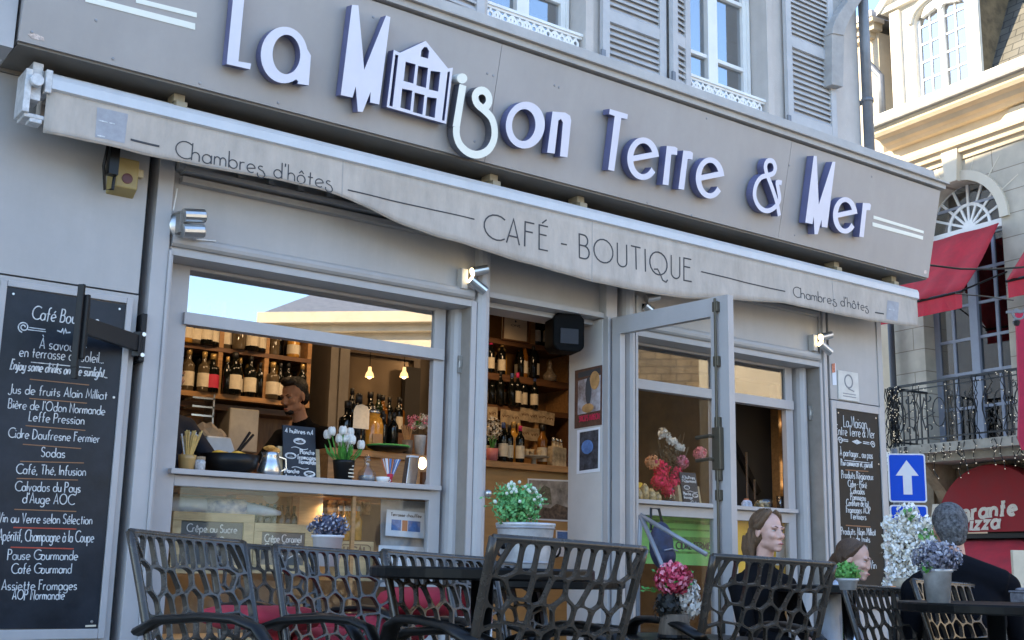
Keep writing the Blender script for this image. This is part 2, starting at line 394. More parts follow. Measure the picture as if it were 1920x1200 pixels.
# ------------------------------------------------------------------ single-stroke lettering (tuple of 2 = point, tuple of 6 = arc cx, cy, rx, ry, from, to in degrees)
O_ = [(.23, .25, .23, .26, 90, 450)]
GL = {
 'a': (.46, [O_, [(.46, .5), (.46, 0)]]), 'b': (.46, [[(0, 1), (0, 0)], O_]), 'c': (.40, [[(.23, .25, .23, .26, 50, 310)]]),
 'd': (.46, [O_, [(.46, 1), (.46, 0)]]), 'e': (.45, [[(.01, .2), (.45, .3), (.23, .25, .23, .26, 12, 310)]]),
 'f': (.30, [[(.12, -.05), (.12, .8), (.28, .8, .16, .2, 180, 70)], [(0, .5), (.28, .5)]]),
 'g': (.46, [O_, [(.46, .5), (.46, -.12), (.23, -.12, .23, .2, 0, -150)]]),
 'h': (.40, [[(0, 1), (0, 0)], [(0, .28), (.2, .28, .2, .22, 180, 0), (.4, 0)]]), 'i': (.04, [[(.02, .5), (.02, 0)], [(.02, .68), (.02, .76)]]),
 'j': (.14, [[(.12, .5), (.12, -.15), (.0, -.15, .12, .15, 0, -120)], [(.12, .68), (.12, .76)]]), 'k': (.36, [[(0, 1), (0, 0)], [(.33, .5), (.02, .2)], [(.1, .28), (.36, 0)]]),
 'l': (.04, [[(.02, 1), (.02, 0)]]),
 'm': (.60, [[(0, .5), (0, 0)], [(0, .3), (.15, .3, .15, .2, 180, 0), (.3, 0)], [(.3, .3), (.45, .3, .15, .2, 180, 0), (.6, 0)]]),
 'n': (.38, [[(0, .5), (0, 0)], [(0, .28), (.19, .28, .19, .22, 180, 0), (.38, 0)]]), 'o': (.46, [O_]), 'p': (.46, [[(0, .5), (0, -.35)], O_]),
 'q': (.46, [O_, [(.46, .5), (.46, -.35)]]), 'r': (.24, [[(0, .5), (0, 0)], [(0, .3), (.18, .3, .18, .2, 180, 70)]]),
 's': (.32, [[(.16, .375, .15, .13, 30, 270), (.15, .125, .16, .125, 90, -150)]]), 't': (.28, [[(.13, .8), (.13, .0)], [(0, .5), (.28, .5)]]),
 'u': (.38, [[(0, .5), (0, .2), (.19, .2, .19, .2, 180, 360), (.38, .5)], [(.38, .3), (.38, 0)]]), 'v': (.36, [[(0, .5), (.18, 0), (.36, .5)]]),
 'w': (.54, [[(0, .5), (.14, 0), (.27, .5), (.40, 0), (.54, .5)]]), 'x': (.36, [[(0, .5), (.36, 0)], [(.36, .5), (0, 0)]]),
 'y': (.38, [[(0, .5), (0, .2), (.19, .2, .19, .2, 180, 360), (.38, .5), (.38, -.12), (.19, -.12, .19, .2, 0, -150)]]), 'z': (.36, [[(0, .5), (.36, .5), (0, 0), (.36, 0)]]),
 'A': (.52, [[(0, 0), (.26, 1), (.52, 0)], [(.08, .3), (.44, .3)]]), 'B': (.44, [[(0, 0), (0, 1), (.2, 1), (.2, .77, .17, .23, 90, -90), (0, .54)], [(.2, .54), (.22, .27, .22, .27, 90, -90), (0, 0)]]),
 'C': (.70, [[(.5, .5, .5, .5, 50, 310)]]), 'D': (.54, [[(0, 0), (0, 1), (.12, 1), (.12, .5, .42, .5, 90, -90), (0, 0)]]),
 'E': (.36, [[(.36, 1), (0, 1), (0, 0), (.36, 0)], [(0, .62), (.3, .62)]]), 'F': (.36, [[(.36, 1), (0, 1), (0, 0)], [(0, .62), (.3, .62)]]),
 'G': (.72, [[(.5, .5, .5, .5, 50, 360), (.55, .5)]]), 'H': (.5, [[(0, 0), (0, 1)], [(.5, 0), (.5, 1)], [(0, .5), (.5, .5)]]), 'I': (.04, [[(.02, 0), (.02, 1)]]),
 'J': (.3, [[(.3, 1), (.3, .1), (.13, .1, .17, .25, 0, -160)]]), 'K': (.44, [[(0, 0), (0, 1)], [(.42, 1), (0, .45)], [(.14, .6), (.44, 0)]]), 'L': (.34, [[(0, 1), (0, 0), (.34, 0)]]),
 'M': (.62, [[(0, 0), (.08, 1), (.31, .2), (.54, 1), (.62, 0)]]), 'N': (.5, [[(0, 0), (0, 1), (.5, 0), (.5, 1)]]), 'O': (.84, [[(.42, .5, .42, .5, 90, 450)]]),
 'P': (.42, [[(0, -.08), (0, 1), (.2, 1), (.2, .75, .22, .25, 90, -90), (0, .5)]]), 'Q': (.84, [[(.42, .5, .42, .5, 90, 450)], [(.2, .2), (.38, .24), (.52, .02), (.62, -.2), (.78, -.26), (.86, -.14)]]),
 'R': (.44, [[(0, 0), (0, 1), (.2, 1), (.2, .75, .22, .25, 90, -90), (0, .5)], [(.16, .5), (.44, 0)]]), 'S': (.4, [[(.2, .76, .19, .24, 30, 270), (.19, .26, .2, .26, 90, -150)]]),
 'T': (.44, [[(0, 1), (.44, 1)], [(.22, 1), (.22, 0)]]), 'U': (.42, [[(0, 1), (0, .22), (.21, .22, .21, .22, 180, 360), (.42, 1)]]), 'V': (.46, [[(0, 1), (.23, 0), (.46, 1)]]),
 'Y': (.44, [[(0, 1), (.22, .5), (.44, 1)], [(.22, .5), (.22, 0)]]), 'Z': (.42, [[(0, 1), (.42, 1), (0, 0), (.42, 0)]]),
 '&': (.6, [[(.58, .55), (.3, 0.0), (.25, .25, .24, .25, 270, 90), (.4, .62), (.28, .8, .15, .2, -30, 210), (.6, 0)]]),
 '-': (.24, [[(0, .42), (.24, .42)]]), '.': (.03, [[(0, 0), (.03, .0), (.03, .05)]]), ',': (.05, [[(.05, .06), (0, -.12)]]), "'": (.05, [[(.04, 1), (.02, .8)]]),
 '(': (.14, [[(.2, .45, .18, .6, 120, 240)]]), ')': (.14, [[(-.06, .45, .18, .6, 60, -60)]]), '%': (.4, [[(0, 0), (.4, .8)], [(.08, .65, .08, .1, 0, 360)], [(.32, .15, .08, .1, 0, 360)]]),
 '0': (.4, [[(.2, .45, .2, .45, 90, 450)]]), '1': (.16, [[(0, .7), (.14, .9), (.14, 0)]]), '2': (.36, [[(.18, .7, .18, .2, 160, -30), (0, 0), (.36, 0)]]), '4': (.4, [[(.3, 0), (.3, .9), (0, .28), (.4, .28)]]),
 '5': (.36, [[(.34, .9), (.05, .9), (.02, .5), (.16, .28, .2, .28, 110, -150)]]), '6': (.38, [[(.3, .9), (.03, .35), (.19, .24, .19, .24, 150, 510)]]), '8': (.36, [[(.18, .68, .15, .2, 90, 450)], [(.18, .24, .18, .24, 90, 450)]]),
 '9': (.38, [[(.08, 0), (.36, .56), (.19, .66, .19, .24, -20, 340)]]), '3': (.34, [[(.17, .7, .15, .2, 140, -90), (.17, .26, .17, .25, 90, -140)]]),
 ':': (.03, [[(0, .1), (.03, .1), (.03, .15)], [(0, .4), (.03, .4), (.03, .45)]]), '/': (.3, [[(0, 0), (.3, 1)]]), '+': (.3, [[(0, .4), (.3, .4)], [(.15, .25), (.15, .55)]]),
}
ACC = {'é': ('e', [[(.2, .64), (.34, .8)]]), 'è': ('e', [[(.3, .64), (.16, .8)]]), 'ê': ('e', [[(.1, .62), (.23, .78), (.36, .62)]]), 'à': ('a', [[(.3, .64), (.16, .8)]]),
       'ô': ('o', [[(.1, .62), (.23, .78), (.36, .62)]]), 'î': ('i', [[(-.1, .64), (.02, .8), (.14, .64)]]), 'û': ('u', [[(.08, .62), (.2, .78), (.32, .62)]]),
       'É': ('E', [[(.12, 1.1), (.3, 1.28)]]), 'À': ('A', [[(.3, 1.08), (.16, 1.25)]]), 'ç': ('c', [[(.22, 0), (.26, -.12), (.16, -.2)]])}
for k_, (b_, s_) in ACC.items(): GL[k_] = (GL[b_][0], [q for q in GL[b_][1] if not (b_ == 'i' and q[0][1] > .6)] + s_)
def strokes(txt, gap=.16, deco=False):
    out = []; x = 0
    for ch in txt:
        if ch == ' ': x += .34; continue
        wd, st = GL[ch]
        if deco and ch == 's': wd, st = .40, [[(.16, .40, .13, .11, 40, 250), (.3, .22), (.19, -.0, .21, .2, 45, -200)]]
        for s in st:
            P = []
            for q in s:
                if len(q) == 2: P.append((x + q[0], q[1]))
                else:
                    cx, cy, rx, ry, a0, a1 = q; n = max(4, int(abs(a1 - a0) / 20))
                    P += [(x + cx + rx * cos(radians(a0 + (a1 - a0) * i / n)), cy + ry * sin(radians(a0 + (a1 - a0) * i / n))) for i in range(n + 1)]
            out.append(P)
        x += wd + gap
    return out, x - gap
def text(mb, F, txt, pL, pR, cap, wd, off=.0015, th=.001, slant=0.0, gap=.16, deco=False, center=False, jit=0.0):
    """write txt along the baseline pL-pR (photo pixels on frame F); cap is the height of its capitals in metres"""
    A = Vector(F.px(*pL, off)); B = Vector(F.px(*pR, off)); S, W = strokes(txt, gap, deco)
    u = (B - A) / W; v = Vector((0, 1))
    for P in S:
        dy = random.uniform(-jit, jit)
        pts = [A + u * (p[0] + slant * p[1]) + v * (p[1] + dy) * cap for p in P]
        mb.ribbon(F, pts, wd, off, off + th)
def textw(mb, F, txt, a, b, wtot, cap, wd, off=.0015, th=.001, slant=0.0, gap=.16):
    S, W = strokes(txt, gap); k = wtot / W
    for P in S: mb.ribbon(F, [(a - wtot / 2 + (p[0] + slant * p[1]) * k, b + p[1] * cap) for p in P], wd, off, off + th)

# ------------------------------------------------------------------ ground
def gz(x): return .02 - .033 * (x - 1)
g = MB(); g.add([(-300, -300, gz(-300) * 0 + 8), (300, -300, gz(30)), (300, 300, gz(30)), (-300, 300, 8)], [(0, 1, 2, 3)])
g = MB()
xs = [-300, -20, 0, 30, 300]; zs = [gz(-20), gz(-20), gz(0), gz(30), gz(30)]
vs_ = [(x, y, z) for x, z in zip(xs, zs) for y in (-300, 300)]
g.add(vs_, [(2 * i, 2 * i + 2, 2 * i + 3, 2 * i + 1) for i in range(4)])
tag(obj('pavement', g, pave, uvF=Fr((0, 0, 0), (1, 0, 0), (0, 1, 0))), kind='structure')

# ------------------------------------------------------------------ the cafe building
BLD = thing('cafe_building', 'grey painted cafe front with stuccoed upper floor and louvred shutters', 'building')
def bpart(name, mb, m, **k): return obj(name, mb, m, BLD, **k)

m = MB()   # left wall: lower and upper panel with a joint
zj = F1.px(180, 540.5)[1]
m.box(F1, .2, 1.865, -.7, zj - .004, -.3, 0); m.box(F1, .2, 1.862, zj + .004, 3.2, -.3, .004)
bpart('wall_panel', m, paint_panel)
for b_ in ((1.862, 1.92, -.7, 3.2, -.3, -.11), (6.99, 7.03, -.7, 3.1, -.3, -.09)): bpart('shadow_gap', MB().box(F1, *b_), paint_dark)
# pilasters
Z0 = -.7
def pil(a0, a1, o, top=3.0, rnd=0):
    m = MB(); m.box(F1, a0, a1, Z0, top, -.32, o)
    return m
m = pil(1.905, 1.985, .03); m.box(F1, 1.985, 2.0, Z0, 2.30, -.3, .042); m.box(F1, 2.0, 2.013, Z0, 2.278, -.3, .026)
m.box(F1, 1.985, 2.0, 2.30, 3.0, -.3, .0)
bpart('pilaster', m, paint, bevel=.003)
m = MB()   # second pilaster, half round
m.poly(Fr((0, 0, Z0), (1, 0, 0), (0, -1, 0)), [(3.835, -.3), (3.835, .0), (3.843, .025), (3.86, .043), (3.885, .05), (3.91, .043), (3.927, .025), (3.935, 0), (3.935, -.3)], -3.72, 0)
m.box(F1, 3.80, 3.8345, Z0, 2.312, -.3, .028); bpart('pilaster', m, paint, smooth=False)
m = pil(4.854, 4.945, .0); m.box(F1, 4.8525, 4.872, Z0, 2.37, -.028, .02)
bpart('pilaster', m, paint, bevel=.003)
m = MB(); m.poly(Fr((0, 0, Z0), (1, 0, 0), (0, -1, 0)), [(4.99, -.3), (4.99, .0), (4.998, .025), (5.015, .043), (5.035, .05), (5.06, .043), (5.072, .025), (5.08, 0), (5.08, -.3)], -3.72, 0)
m.box(F1, 5.08, 5.10, Z0, 2.312, -.3, .028)
m.box(F1, 4.9455, 4.99, Z0, 3.0, -.3, -.05)
bpart('pilaster', m, paint)
m = MB(); m.box(F1, 6.893, 6.918, Z0, 2.31, -.3, .028); m.box(F1, 6.918, 6.99, Z0, 3.0, -.3, .012); m.box(F1, 6.935, 6.972, Z0, 3.0, 0, .03)
bpart('pilaster', m, paint, bevel=.003)
# right wall panel
m = MB(); zj2 = F1.px(1620, 758)[1]
m.box(F1, 7.03, 7.64, -.9, zj2 - .003, -.3, 0); m.box(F1, 7.03, 7.635, zj2 + .003, 3.1, -.3, .004)
m.box(F1, 7.60, 7.655, -.9, 3.1, -.31, .012)
bpart('wall_panel', m, paint_panel)
# headers above the openings
for a0, a1 in ((2.0, 3.835), (5.08, 6.918)):
    m = MB()
    m.box(F1, a0, a1, 2.395, 3.0, -.3, -.004)
    m.box(F1, a0, a1 - .002, 2.28, 2.3115, -.29, .0255)
    m.box(F1, a0, a1, 2.312, 2.395, -.3, .004)
    P = Fr((a0, 0, 0), (0, -1, 0), (0, 0, 1))
    m.poly(P, [(.0, 2.325), (.02, 2.327), (.034, 2.34), (.038, 2.357), (.034, 2.374), (.02, 2.387), (0, 2.39)], -(a1 - a0 - .02), 0)
    bpart('header_panel', m, paint_panel)
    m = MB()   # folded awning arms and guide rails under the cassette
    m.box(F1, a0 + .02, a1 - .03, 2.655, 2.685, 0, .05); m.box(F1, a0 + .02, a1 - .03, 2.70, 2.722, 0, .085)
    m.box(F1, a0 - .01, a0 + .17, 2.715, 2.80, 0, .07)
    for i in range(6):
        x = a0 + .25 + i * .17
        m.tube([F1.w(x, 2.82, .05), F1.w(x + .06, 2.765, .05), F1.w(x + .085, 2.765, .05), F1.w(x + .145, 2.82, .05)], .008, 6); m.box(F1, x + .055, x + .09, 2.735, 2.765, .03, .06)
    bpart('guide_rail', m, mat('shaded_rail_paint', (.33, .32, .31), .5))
m = MB(); m.box(F1, 3.935, 4.854, 2.40, 3.0, -.3, -.07); m.box(F1, 3.935, 4.854, 2.368, 2.40, -.3, -.02)
m.box(F1, 3.94, 4.85, 2.335, 2.366, -.3, -.12)
bpart('header_panel', m, paint_panel)
# ---- shop windows : frames behind the trim
def shop_window(a0, a1, g0, g1, zt0, zt1, zs, zsill, zp, name):
    """a0..a1 opening between trims, g0..g1 glazed width, recess .15"""
    R = -.15
    w_ = obj('window', MB().box(F1, a0 - .01, g0, Z0, 2.279, R - .03, R + .012).box(F1, g1, g1 + .075, Z0, 2.279, R - .03, R + .012)
             .box(F1, g0, g1, zt1, 2.279, R - .03, R + .01).box(F1, g0 - .02, g1 + .06, zs, zt0, R - .03, R + .035)
             .box(F1, g0, g1, zp, zsill - .03, R - .03, R + .014).box(F1, g0, g1, Z0, .3, R - .03, R + .014), paint, BLD, bevel=.002)
    obj('sill', MB().box(F1, g0 - .035, g1 + .055, zsill - .027, zsill, R - .12, R + .055), paint, w_, bevel=.003)
    obj('transom_pane', MB().box(F1, g0, g1, zt0, zt1, R - .012, R - .006), glass_tr if a0 < 3 else glass_tr2, w_)
    obj('lower_pane', MB().box(F1, g0 + .0, g1, .3, zp, R - .012, R - .006), glass_mat('case_glass', (.95, .96, .96), 1.27), w_)
    # side column and reveal
    m = MB(); m.poly(Fr((0, 0, Z0), (1, 0, 0), (0, -1, 0)), [(g1 + .10, -.2), (g1 + .10, -.12), (g1 + .108, -.095), (g1 + .125, -.078), (g1 + .145, -.073), (g1 + .165, -.08), (g1 + .18, -.1), (g1 + .185, -.12), (g1 + .185, -.2)], -2.979, 0)
    obj('column', m, paint, w_, smooth=False)
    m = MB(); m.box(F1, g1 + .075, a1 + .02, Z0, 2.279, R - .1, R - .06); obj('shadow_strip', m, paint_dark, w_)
    m = MB(); m.box(F1, a1 - .002, a1 + .003, Z0, 2.279, -.15, .02); obj('reveal', m, mat('taupe_reveal', (.30, .265, .23), .5), w_)
    m = MB(); m.box(F1, a1 - .025, a1 - .003, 1.9, 2.0, -.07, -.055); m.box(F1, a1 - .020, a1 - .004, 1.93, 1.97, -.055, -.048); obj('hinge', m, nickel, w_)
    return w_
W1 = shop_window(2.013, 3.80, 2.165, 3.655, 2.035, 2.262, 1.972, 1.247, 1.165, 'w1')
m = MB(); m.box(F1, 3.175, 3.195, .3, 1.165, -.17, -.15); obj('divider', m, wood, W1)
W2 = shop_window(5.10, 6.893, 5.185, 6.70, 2.03, 2.262, 1.965, 1.247, 1.15, 'w2')
m = MB(); m.box(F1, 5.94, 6.0, Z0, 2.262, -.18, -.14); obj('mullion', m, paint, W2)
m = MB(); m.box(F1, 5.185, 5.94, 1.247, 1.965, -.162, -.156); obj('middle_pane', m, glass, W2)
m = MB(); m.lathe(F1.w(5.225, 2.085, -.145), [(.03, 0), (.036, .004), (.0, .006)], 18, Matrix.Rotation(pi / 2, 3, 'X')); obj('round_sticker', m, mat('orange_sticker', (.5, .25, .12), .6, var=.5, scale=60), W2)
# ---- door frame and the open leaf
H = F1.w(4.885, 0, .02)
leaf = obj('door', MB(), paint, BLD)
t_ = FY(0)
pt = CAM + ray(1365, 552) * ((2.365 - CAM.z) / ray(1365, 552).z)
FD = Fr((H.x, H.y, 0), (pt.x - H.x, pt.y - H.y, 0), (0, 0, 1)); LW = sqrt((pt.x - H.x) ** 2 + (pt.y - H.y) ** 2)
m = MB(); T = .045
m.box(FD, 0, LW - .13, 2.255, 2.365, -T, 0); m.box(FD, 0, .07, -.1, 2.255, -T, 0); m.box(FD, LW - .13, LW, -.1, 2.365, -T, .004); m.box(FD, .07, LW - .13, -.1, .25, -T, 0)
leaf.data = obj('tmp', m, paint).data; bpy.data.objects.remove(bpy.data.objects['tmp'])
obj('glass', MB().box(FD, .07, LW - .13, .25, 2.255, -.028, -.022), glass, leaf)
m = MB(); ax = LW - .075
m.tube([FD.w(ax, -.05, .028), FD.w(ax, 2.35, .028)], .0085, 8)
for z in (2.30, 1.98, 1.22, .5): m.box(FD, ax - .018, ax + .018, z - .03, z + .03, .004, .034)
m.box(FD, ax - .03, ax + .03, 1.36, 1.6, .004, .04); m.box(FD, ax - .018, ax + .018, 1.30, 1.66, .004, .03)
obj('rod_lock', m, brass, leaf, bevel=.004)
for z in (1.55, 1.42): obj('handle', MB().tube([FD.w(ax - .02, z, .035), FD.w(ax - .02, z, .07), FD.w(ax - .12, z - .005, .07)], .010, 8), brass, leaf)
m = MB(); m.box(F1, 3.928, 3.95, Z0, 2.366, -.15, -.03)
for z in (1.62, 1.40, 1.05, .8): m.tube([F1.w(3.94, z, -.02), F1.w(3.94, z + .05, -.02)], .013, 8)
obj('door_jamb', m, paint, BLD)
m = MB(); m.ell(F1.w(3.93, 1.21, .05), .022, 12); obj('door_knob', m, nickel, BLD, smooth=True)

# ---- upper floor
m = MB()
up0, up1 = 3.5, 12.0
def wall_with_holes(F, a0, a1, b0, b1, holes, o0, o1):
    return MB().poly(F, [(a0, b0), (a1, b0), (a1, b1), (a0, b1)], o0, o1, [[(h[0], h[2]), (h[0], h[3]), (h[1], h[3]), (h[1], h[2])] for h in holes])
UW = [(3.86, 4.66, 4.08, 6.1), (5.60, 6.43, 4.08, 6.1), (2.0, 2.8, 4.08, 6.1)]
bpart('upper_wall', wall_with_holes(F1, .2, 7.53, up0, up1, UW, -.3, 0), stucco)
m = MB(); m.b3(7.57, 7.655, .3, 16, -1, 13.5); m.b3(.2, 7.57, 3.4, 16, -1, 13.5); m.b3(.2, 7.655, .3, 16, 13.5, 13.7); bpart('side_wall_blocker', m, stucco)  # height shaped so its shadow edge falls below the corner building's cornice
for (a0, a1, b0, b1) in UW[:2]:
    m = MB(); R = -.16
    m.box(F1, a0, a0 + .075, b0, b1, R - .05, R); m.box(F1, a1 - .075, a1, b0, b1, R - .05, R); c = (a0 + a1) / 2
    m.box(F1, c - .05, c + .05, b0, b1, R - .05, R + .012); m.box(F1, a0 + .075, a1 - .075, b0, b0 + .08, R - .05, R)
    m.box(F1, a0 + .02, a0 + .04, b0, b1, R, R + .02); m.box(F1, a1 - .04, a1 - .02, b0, b1, R, R + .02)
    for z in (b0 + .42, b0 + .95, b0 + 1.5):
        for q0, q1 in ((a0 + .075, c - .05), (c + .05, a1 - .075)): m.box(F1, q0, q1, z, z + .03, R - .045, R - .002)
    uw = obj('upper_window', m, white_paint, BLD, bevel=.003)
    obj('pane', MB().box(F1, a0 + .07, a1 - .07, b0 + .05, b1, R - .035, R - .03), glass_up, uw)
    m = MB()
    for i in range(14): m.box(F1, c + .04, a1 - .07, b0 + .2 + i * .12, b0 + .305 + i * .12, R - .075, R - .06)
    obj('blind', m, mat('taupe_blind', (.35, .31, .27), .8), uw)
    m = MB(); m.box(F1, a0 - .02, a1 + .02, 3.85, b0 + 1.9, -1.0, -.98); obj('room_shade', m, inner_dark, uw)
    # pierced cast-iron window guard
    m = MB(); z0, z1 = 4.085, 4.215; o = -.03
    m.box(F1, a0 - .015, a1 + .02, z1 + .012, z1 + .03, o - .025, o + .02); m.box(F1, a0, a1 + .008, z1 - .004, z1 + .012, o - .01, o + .008); m.box(F1, a0, a1 + .008, z0 - .03, z0 + .003, o - .01, o + .008)
    n = 7; st = (a1 - a0) / n; WG = .018
    for i in range(n):
        x = a0 + (i + .5) * st; zc = (z0 + z1) / 2
        for dx, dz, r in ((0, .022, .022), (-.024, -.018, .02), (.024, -.018, .02)): m.ribbon(F1, [(x + dx + r * cos(t * pi / 5), zc + dz + r * sin(t * pi / 5)) for t in range(10)], .014, o - .006, o + .004, True)
        m.ribbon(F1, [(x, zc - .03), (x, z0)], .018, o - .006, o + .004); m.ribbon(F1, [(x, zc + .04), (x, z1)], .018, o - .006, o + .004)
        xx = a0 + i * st
        m.ribbon(F1, [(xx, z0), (xx, z1)], .019, o - .006, o + .004)
        for s in (-1, 1):
            m.ribbon(F1, [(xx + .004 * s, zc + .055), (xx + s * .03, zc + .03), (xx + s * .012, zc), (xx + s * .032, zc - .04), (xx + s * .006, zc - .06)], .017, o - .006, o + .004)
    obj('window_guard', m, white_paint, uw)
    m = MB(); m.box(F1, a0 - .03, a0 + .006, b0, b1, -.155, .014); m.box(F1, a1 - .006, a1 + .06, b0, b1, -.155, .016); obj('surround', m, stucco, uw)
def shutter(F, a0, a1, b0, b1, off, mids):
    m = MB(); s = .06; t = .035
    m.box(F, a0, a0 + s, b0, b1, off, off + t); m.box(F, a1 - s, a1, b0, b1, off, off + t)
    zz = [b0] + mids + [b1 - .08]
    for z in zz: m.box(F, a0 + s, a1 - s, z, z + .08, off, off + t - .002)
    for i in range(len(zz) - 1):
        z = zz[i] + .08
        n = int((zz[i + 1] - z) / .042)
        for k in range(n):
            q = z + (k + .5) * (zz[i + 1] - z) / n
            m.hexa([F.w(a0 + s, q - .022, off + .028), F.w(a1 - s, q - .022, off + .028), F.w(a1 - s, q - .016, off + .03), F.w(a0 + s, q - .016, off + .03),
                    F.w(a0 + s, q + .014, off + .004), F.w(a1 - s, q + .014, off + .004), F.w(a1 - s, q + .02, off + .006), F.w(a0 + s, q + .02, off + .006)])
    m.box(F, a0 + s, a1 - s, b0 + .05, b1 - .05, off + .0, off + .003)
    o = obj('shutter', m, shutter_m, BLD)
    for z in (b0 + .22, b0 + 1.4): obj('hinge', MB().box(F, a0 - .015, a0 + .02, z, z + .09, off + t - .01, off + t + .006), pipe_m, o)
shutter(F1, 4.77, 5.345, 3.84, 6.1, .02, [4.12 + .25, 5.2])
shutter(F1, 6.60, 7.165, 3.84, 6.1, .02, [4.12 - .02, 4.72])
def slantframe(x0, y0, x1, y1): return Fr((x0, y0, 0), (x1 - x0, y1 - y0, 0), (0, 0, 1))
shutter(slantframe(5.37, -.055, 5.57, -.015), 0, .215, 3.84, 6.1, 0, [4.37, 5.2])
shutter(slantframe(3.28, -.06, 3.82, -.015), 0, .54, 3.84, 6.1, 0, [4.25, 5.2])
m = MB()   # timber bracket at the corner of the upper floor
m.poly(F1, F1.pl([(1560, 62), (1583, 66), (1581, 163), (1560, 158)], .12), .0, .12)
m.poly(F1, F1.pl([(1561, 62), (1562, 50), (1570, 30), (1585, 8), (1600, -14), (1625, -14), (1608, 12), (1594, 36), (1586, 55), (1583, 66)], .13), .0, .13)
m.poly(F1, F1.pl([(1561, 62), (1556, 10), (1563, -20), (1600, -14), (1585, 8), (1570, 30)], .05), .0, .05)
bpart('corner_bracket', m, mat('shaded_timber', (.36, .34, .32), .7, var=.18, scale=10), bevel=.004)  # brownish grey holds the bracket's shade in its colour
m = MB(); m.tube([(7.56, -.05, 3.6), (7.56, -.05, 7)], .042, 12); m.tube([(7.56, -.05, 4.5), (7.56, -.05, 4.53)], .05, 12); m.b3(7.545, 7.575, -.02, .05, 4.5, 4.53)
bpart('downpipe', m, pipe_m, smooth=True)
m = MB(); m.tube([(.93, -.28, 2.2), (.93, -.28, 6)], .05, 12)
bpart('downpipe', m, rail_white, smooth=True)

# ------------------------------------------------------------------ the shop sign
SGN = thing('shop_sign', 'long taupe fascia sign with raised white letters above the awning', 'sign')
zb, yb, zt, yt = 3.038, -.35, 3.70, -.496
FS = Fr((0, yb, zb), (1, 0, 0), (0, yt - yb, zt - zb))
SX0, SX1 = 1.117, 7.81; SH = sqrt((yt - yb) ** 2 + (zt - zb) ** 2)
m = MB()
seams = [SX0, FS.px(933, 140)[0], FS.px(1460, 440)[0], SX1]
for a, b in zip(seams, seams[1:]):
    m.hexa([FS.w(a + .0015, 0, 0), FS.w(b - .0015, 0, 0), (b - .0015, -.02, zb), (a + .0015, -.02, zb), FS.w(a + .0015, SH, 0), FS.w(b - .0015, SH, 0), (b - .0015, -.02, zt), (a + .0015, -.02, zt)])
obj('sign_panel', m, sign_paint, SGN)
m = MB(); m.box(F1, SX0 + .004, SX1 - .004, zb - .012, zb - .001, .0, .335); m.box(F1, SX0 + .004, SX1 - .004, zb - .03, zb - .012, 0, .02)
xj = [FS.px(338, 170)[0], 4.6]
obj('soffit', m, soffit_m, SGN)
m = MB()
m.box(F1, SX0, SX1 + .03, zt + .012, zt + .05, 0, .525); m.box(F1, SX0, SX1 + .05, zt + .05, zt + .062, 0, .55)
m.box(F1, SX0, SX1 - .02, zt + .062, zt + .1, 0, .40)
m.hexa([(SX0, -.44, zt + .1), (SX1 + .03, -.44, zt + .1), (SX1 + .03, 0, zt + .1), (SX0, 0, zt + .1), (SX0, -.43, zt + .185), (SX1 + .03, -.43, zt + .185), (SX1 + .03, 0, zt + .23), (SX0, 0, zt + .23)])
obj('cap_moulding', m, mat('taupe_moulding', (.43, .40, .365), .6, var=.12, scale=5, bump=.1, bscale=30), SGN, bevel=.002)
m = MB(); m.box(F1, SX0 - .09, SX0 - .012, 3.0, 6.0, .18, .34); obj('end_strip', m, paint, SGN)
m = MB()
rs = random.Random(3)
for (x, y) in ((212, 110), (375, 156), (522, 193), (1214, 380), (1297, 403), (1490, 441), (1660, 504), (1635, 331), (1480, 310), (1325, 222), (914, 138), (925, 142), (1048, 60 + 104), (1040, 160), (890, 265), (700, 28 + 4), (180, 38), (60, 60)):
    a, b = FS.px(x, y); m.lathe(FS.w(a, b, 0), [(.008, 0), (.007, .003), (.001, .004)], 8, Matrix((FS.ex, FS.ey, FS.n)).transposed())
obj('screw', m, zinc, SGN)['kind'] = 'stuff'
m = MB(); a, b = FS.px(60, 66); m.poly(FS, [(a - .02, b), (a + .01, b + .012), (a + .05, b + .004), (a + .055, b - .012), (a, b - .014)], .0005, .0015); a, b = FS.px(1735, 511); m.poly(FS, [(a - .02, b - .01), (a + .02, b - .008), (a + .02, b + .018), (a - .02, b + .016)], .0005, .0015)
obj('torn_sticker', m, mat('torn_sticker', (.6, .5, .45), .8, var=.5, scale=60), SGN)
D0, D1 = .012, .072
def letter(loops, ox=0, oy=0, k=1.0, name='letter', m_=None):
    L = [FS.pl(l, D1, k, ox, oy) for l in loops]
    b = MB(); b.poly(FS, L[0], D0, D1, L[1:])
    mm = m_ or (letter_face, letter_side)
    # faces on the front keep the white material, everything else the side
    for i, f in enumerate(b.f):
        P = [Vector(b.v[q]) for q in f[:3]]; nn = (P[1] - P[0]).cross(P[2] - P[0])
        b.m[i] = 0 if nn.length and nn.normalized().dot(FS.n) > .9 else 1
    return obj(name, b, list(mm), SGN)
def ell_px(cx, cy, rx, ry, n=36, sh=0.0, a0=0, a1=360, rot=0.0):
    out = []
    for i in range(n):
        t = radians(a0 + (a1 - a0) * i / n); x, y = rx * cos(t), ry * sin(t)
        x, y = x * cos(rot) - y * sin(rot), x * sin(rot) + y * cos(rot)
        out.append((cx + x + sh * y, cy + y))
    return out
letter([[(440, -34), (461, -34), (447, 115), (471, 119), (469, 130), (425, 120)]])
ring = ell_px(533, 103, 44, 53, 40, 0)
oa = [p for p in ring if not (p[0] > 560 and p[1] > 100)] 
letter([[(583, 104), (579, 160), (558, 157), (559, 152)] + [(533 + 44 * cos(radians(t)), 103 + 53 * sin(radians(t)) * 1.0) for t in range(60, 355, 9)], ell_px(537, 102, 26, 37)])
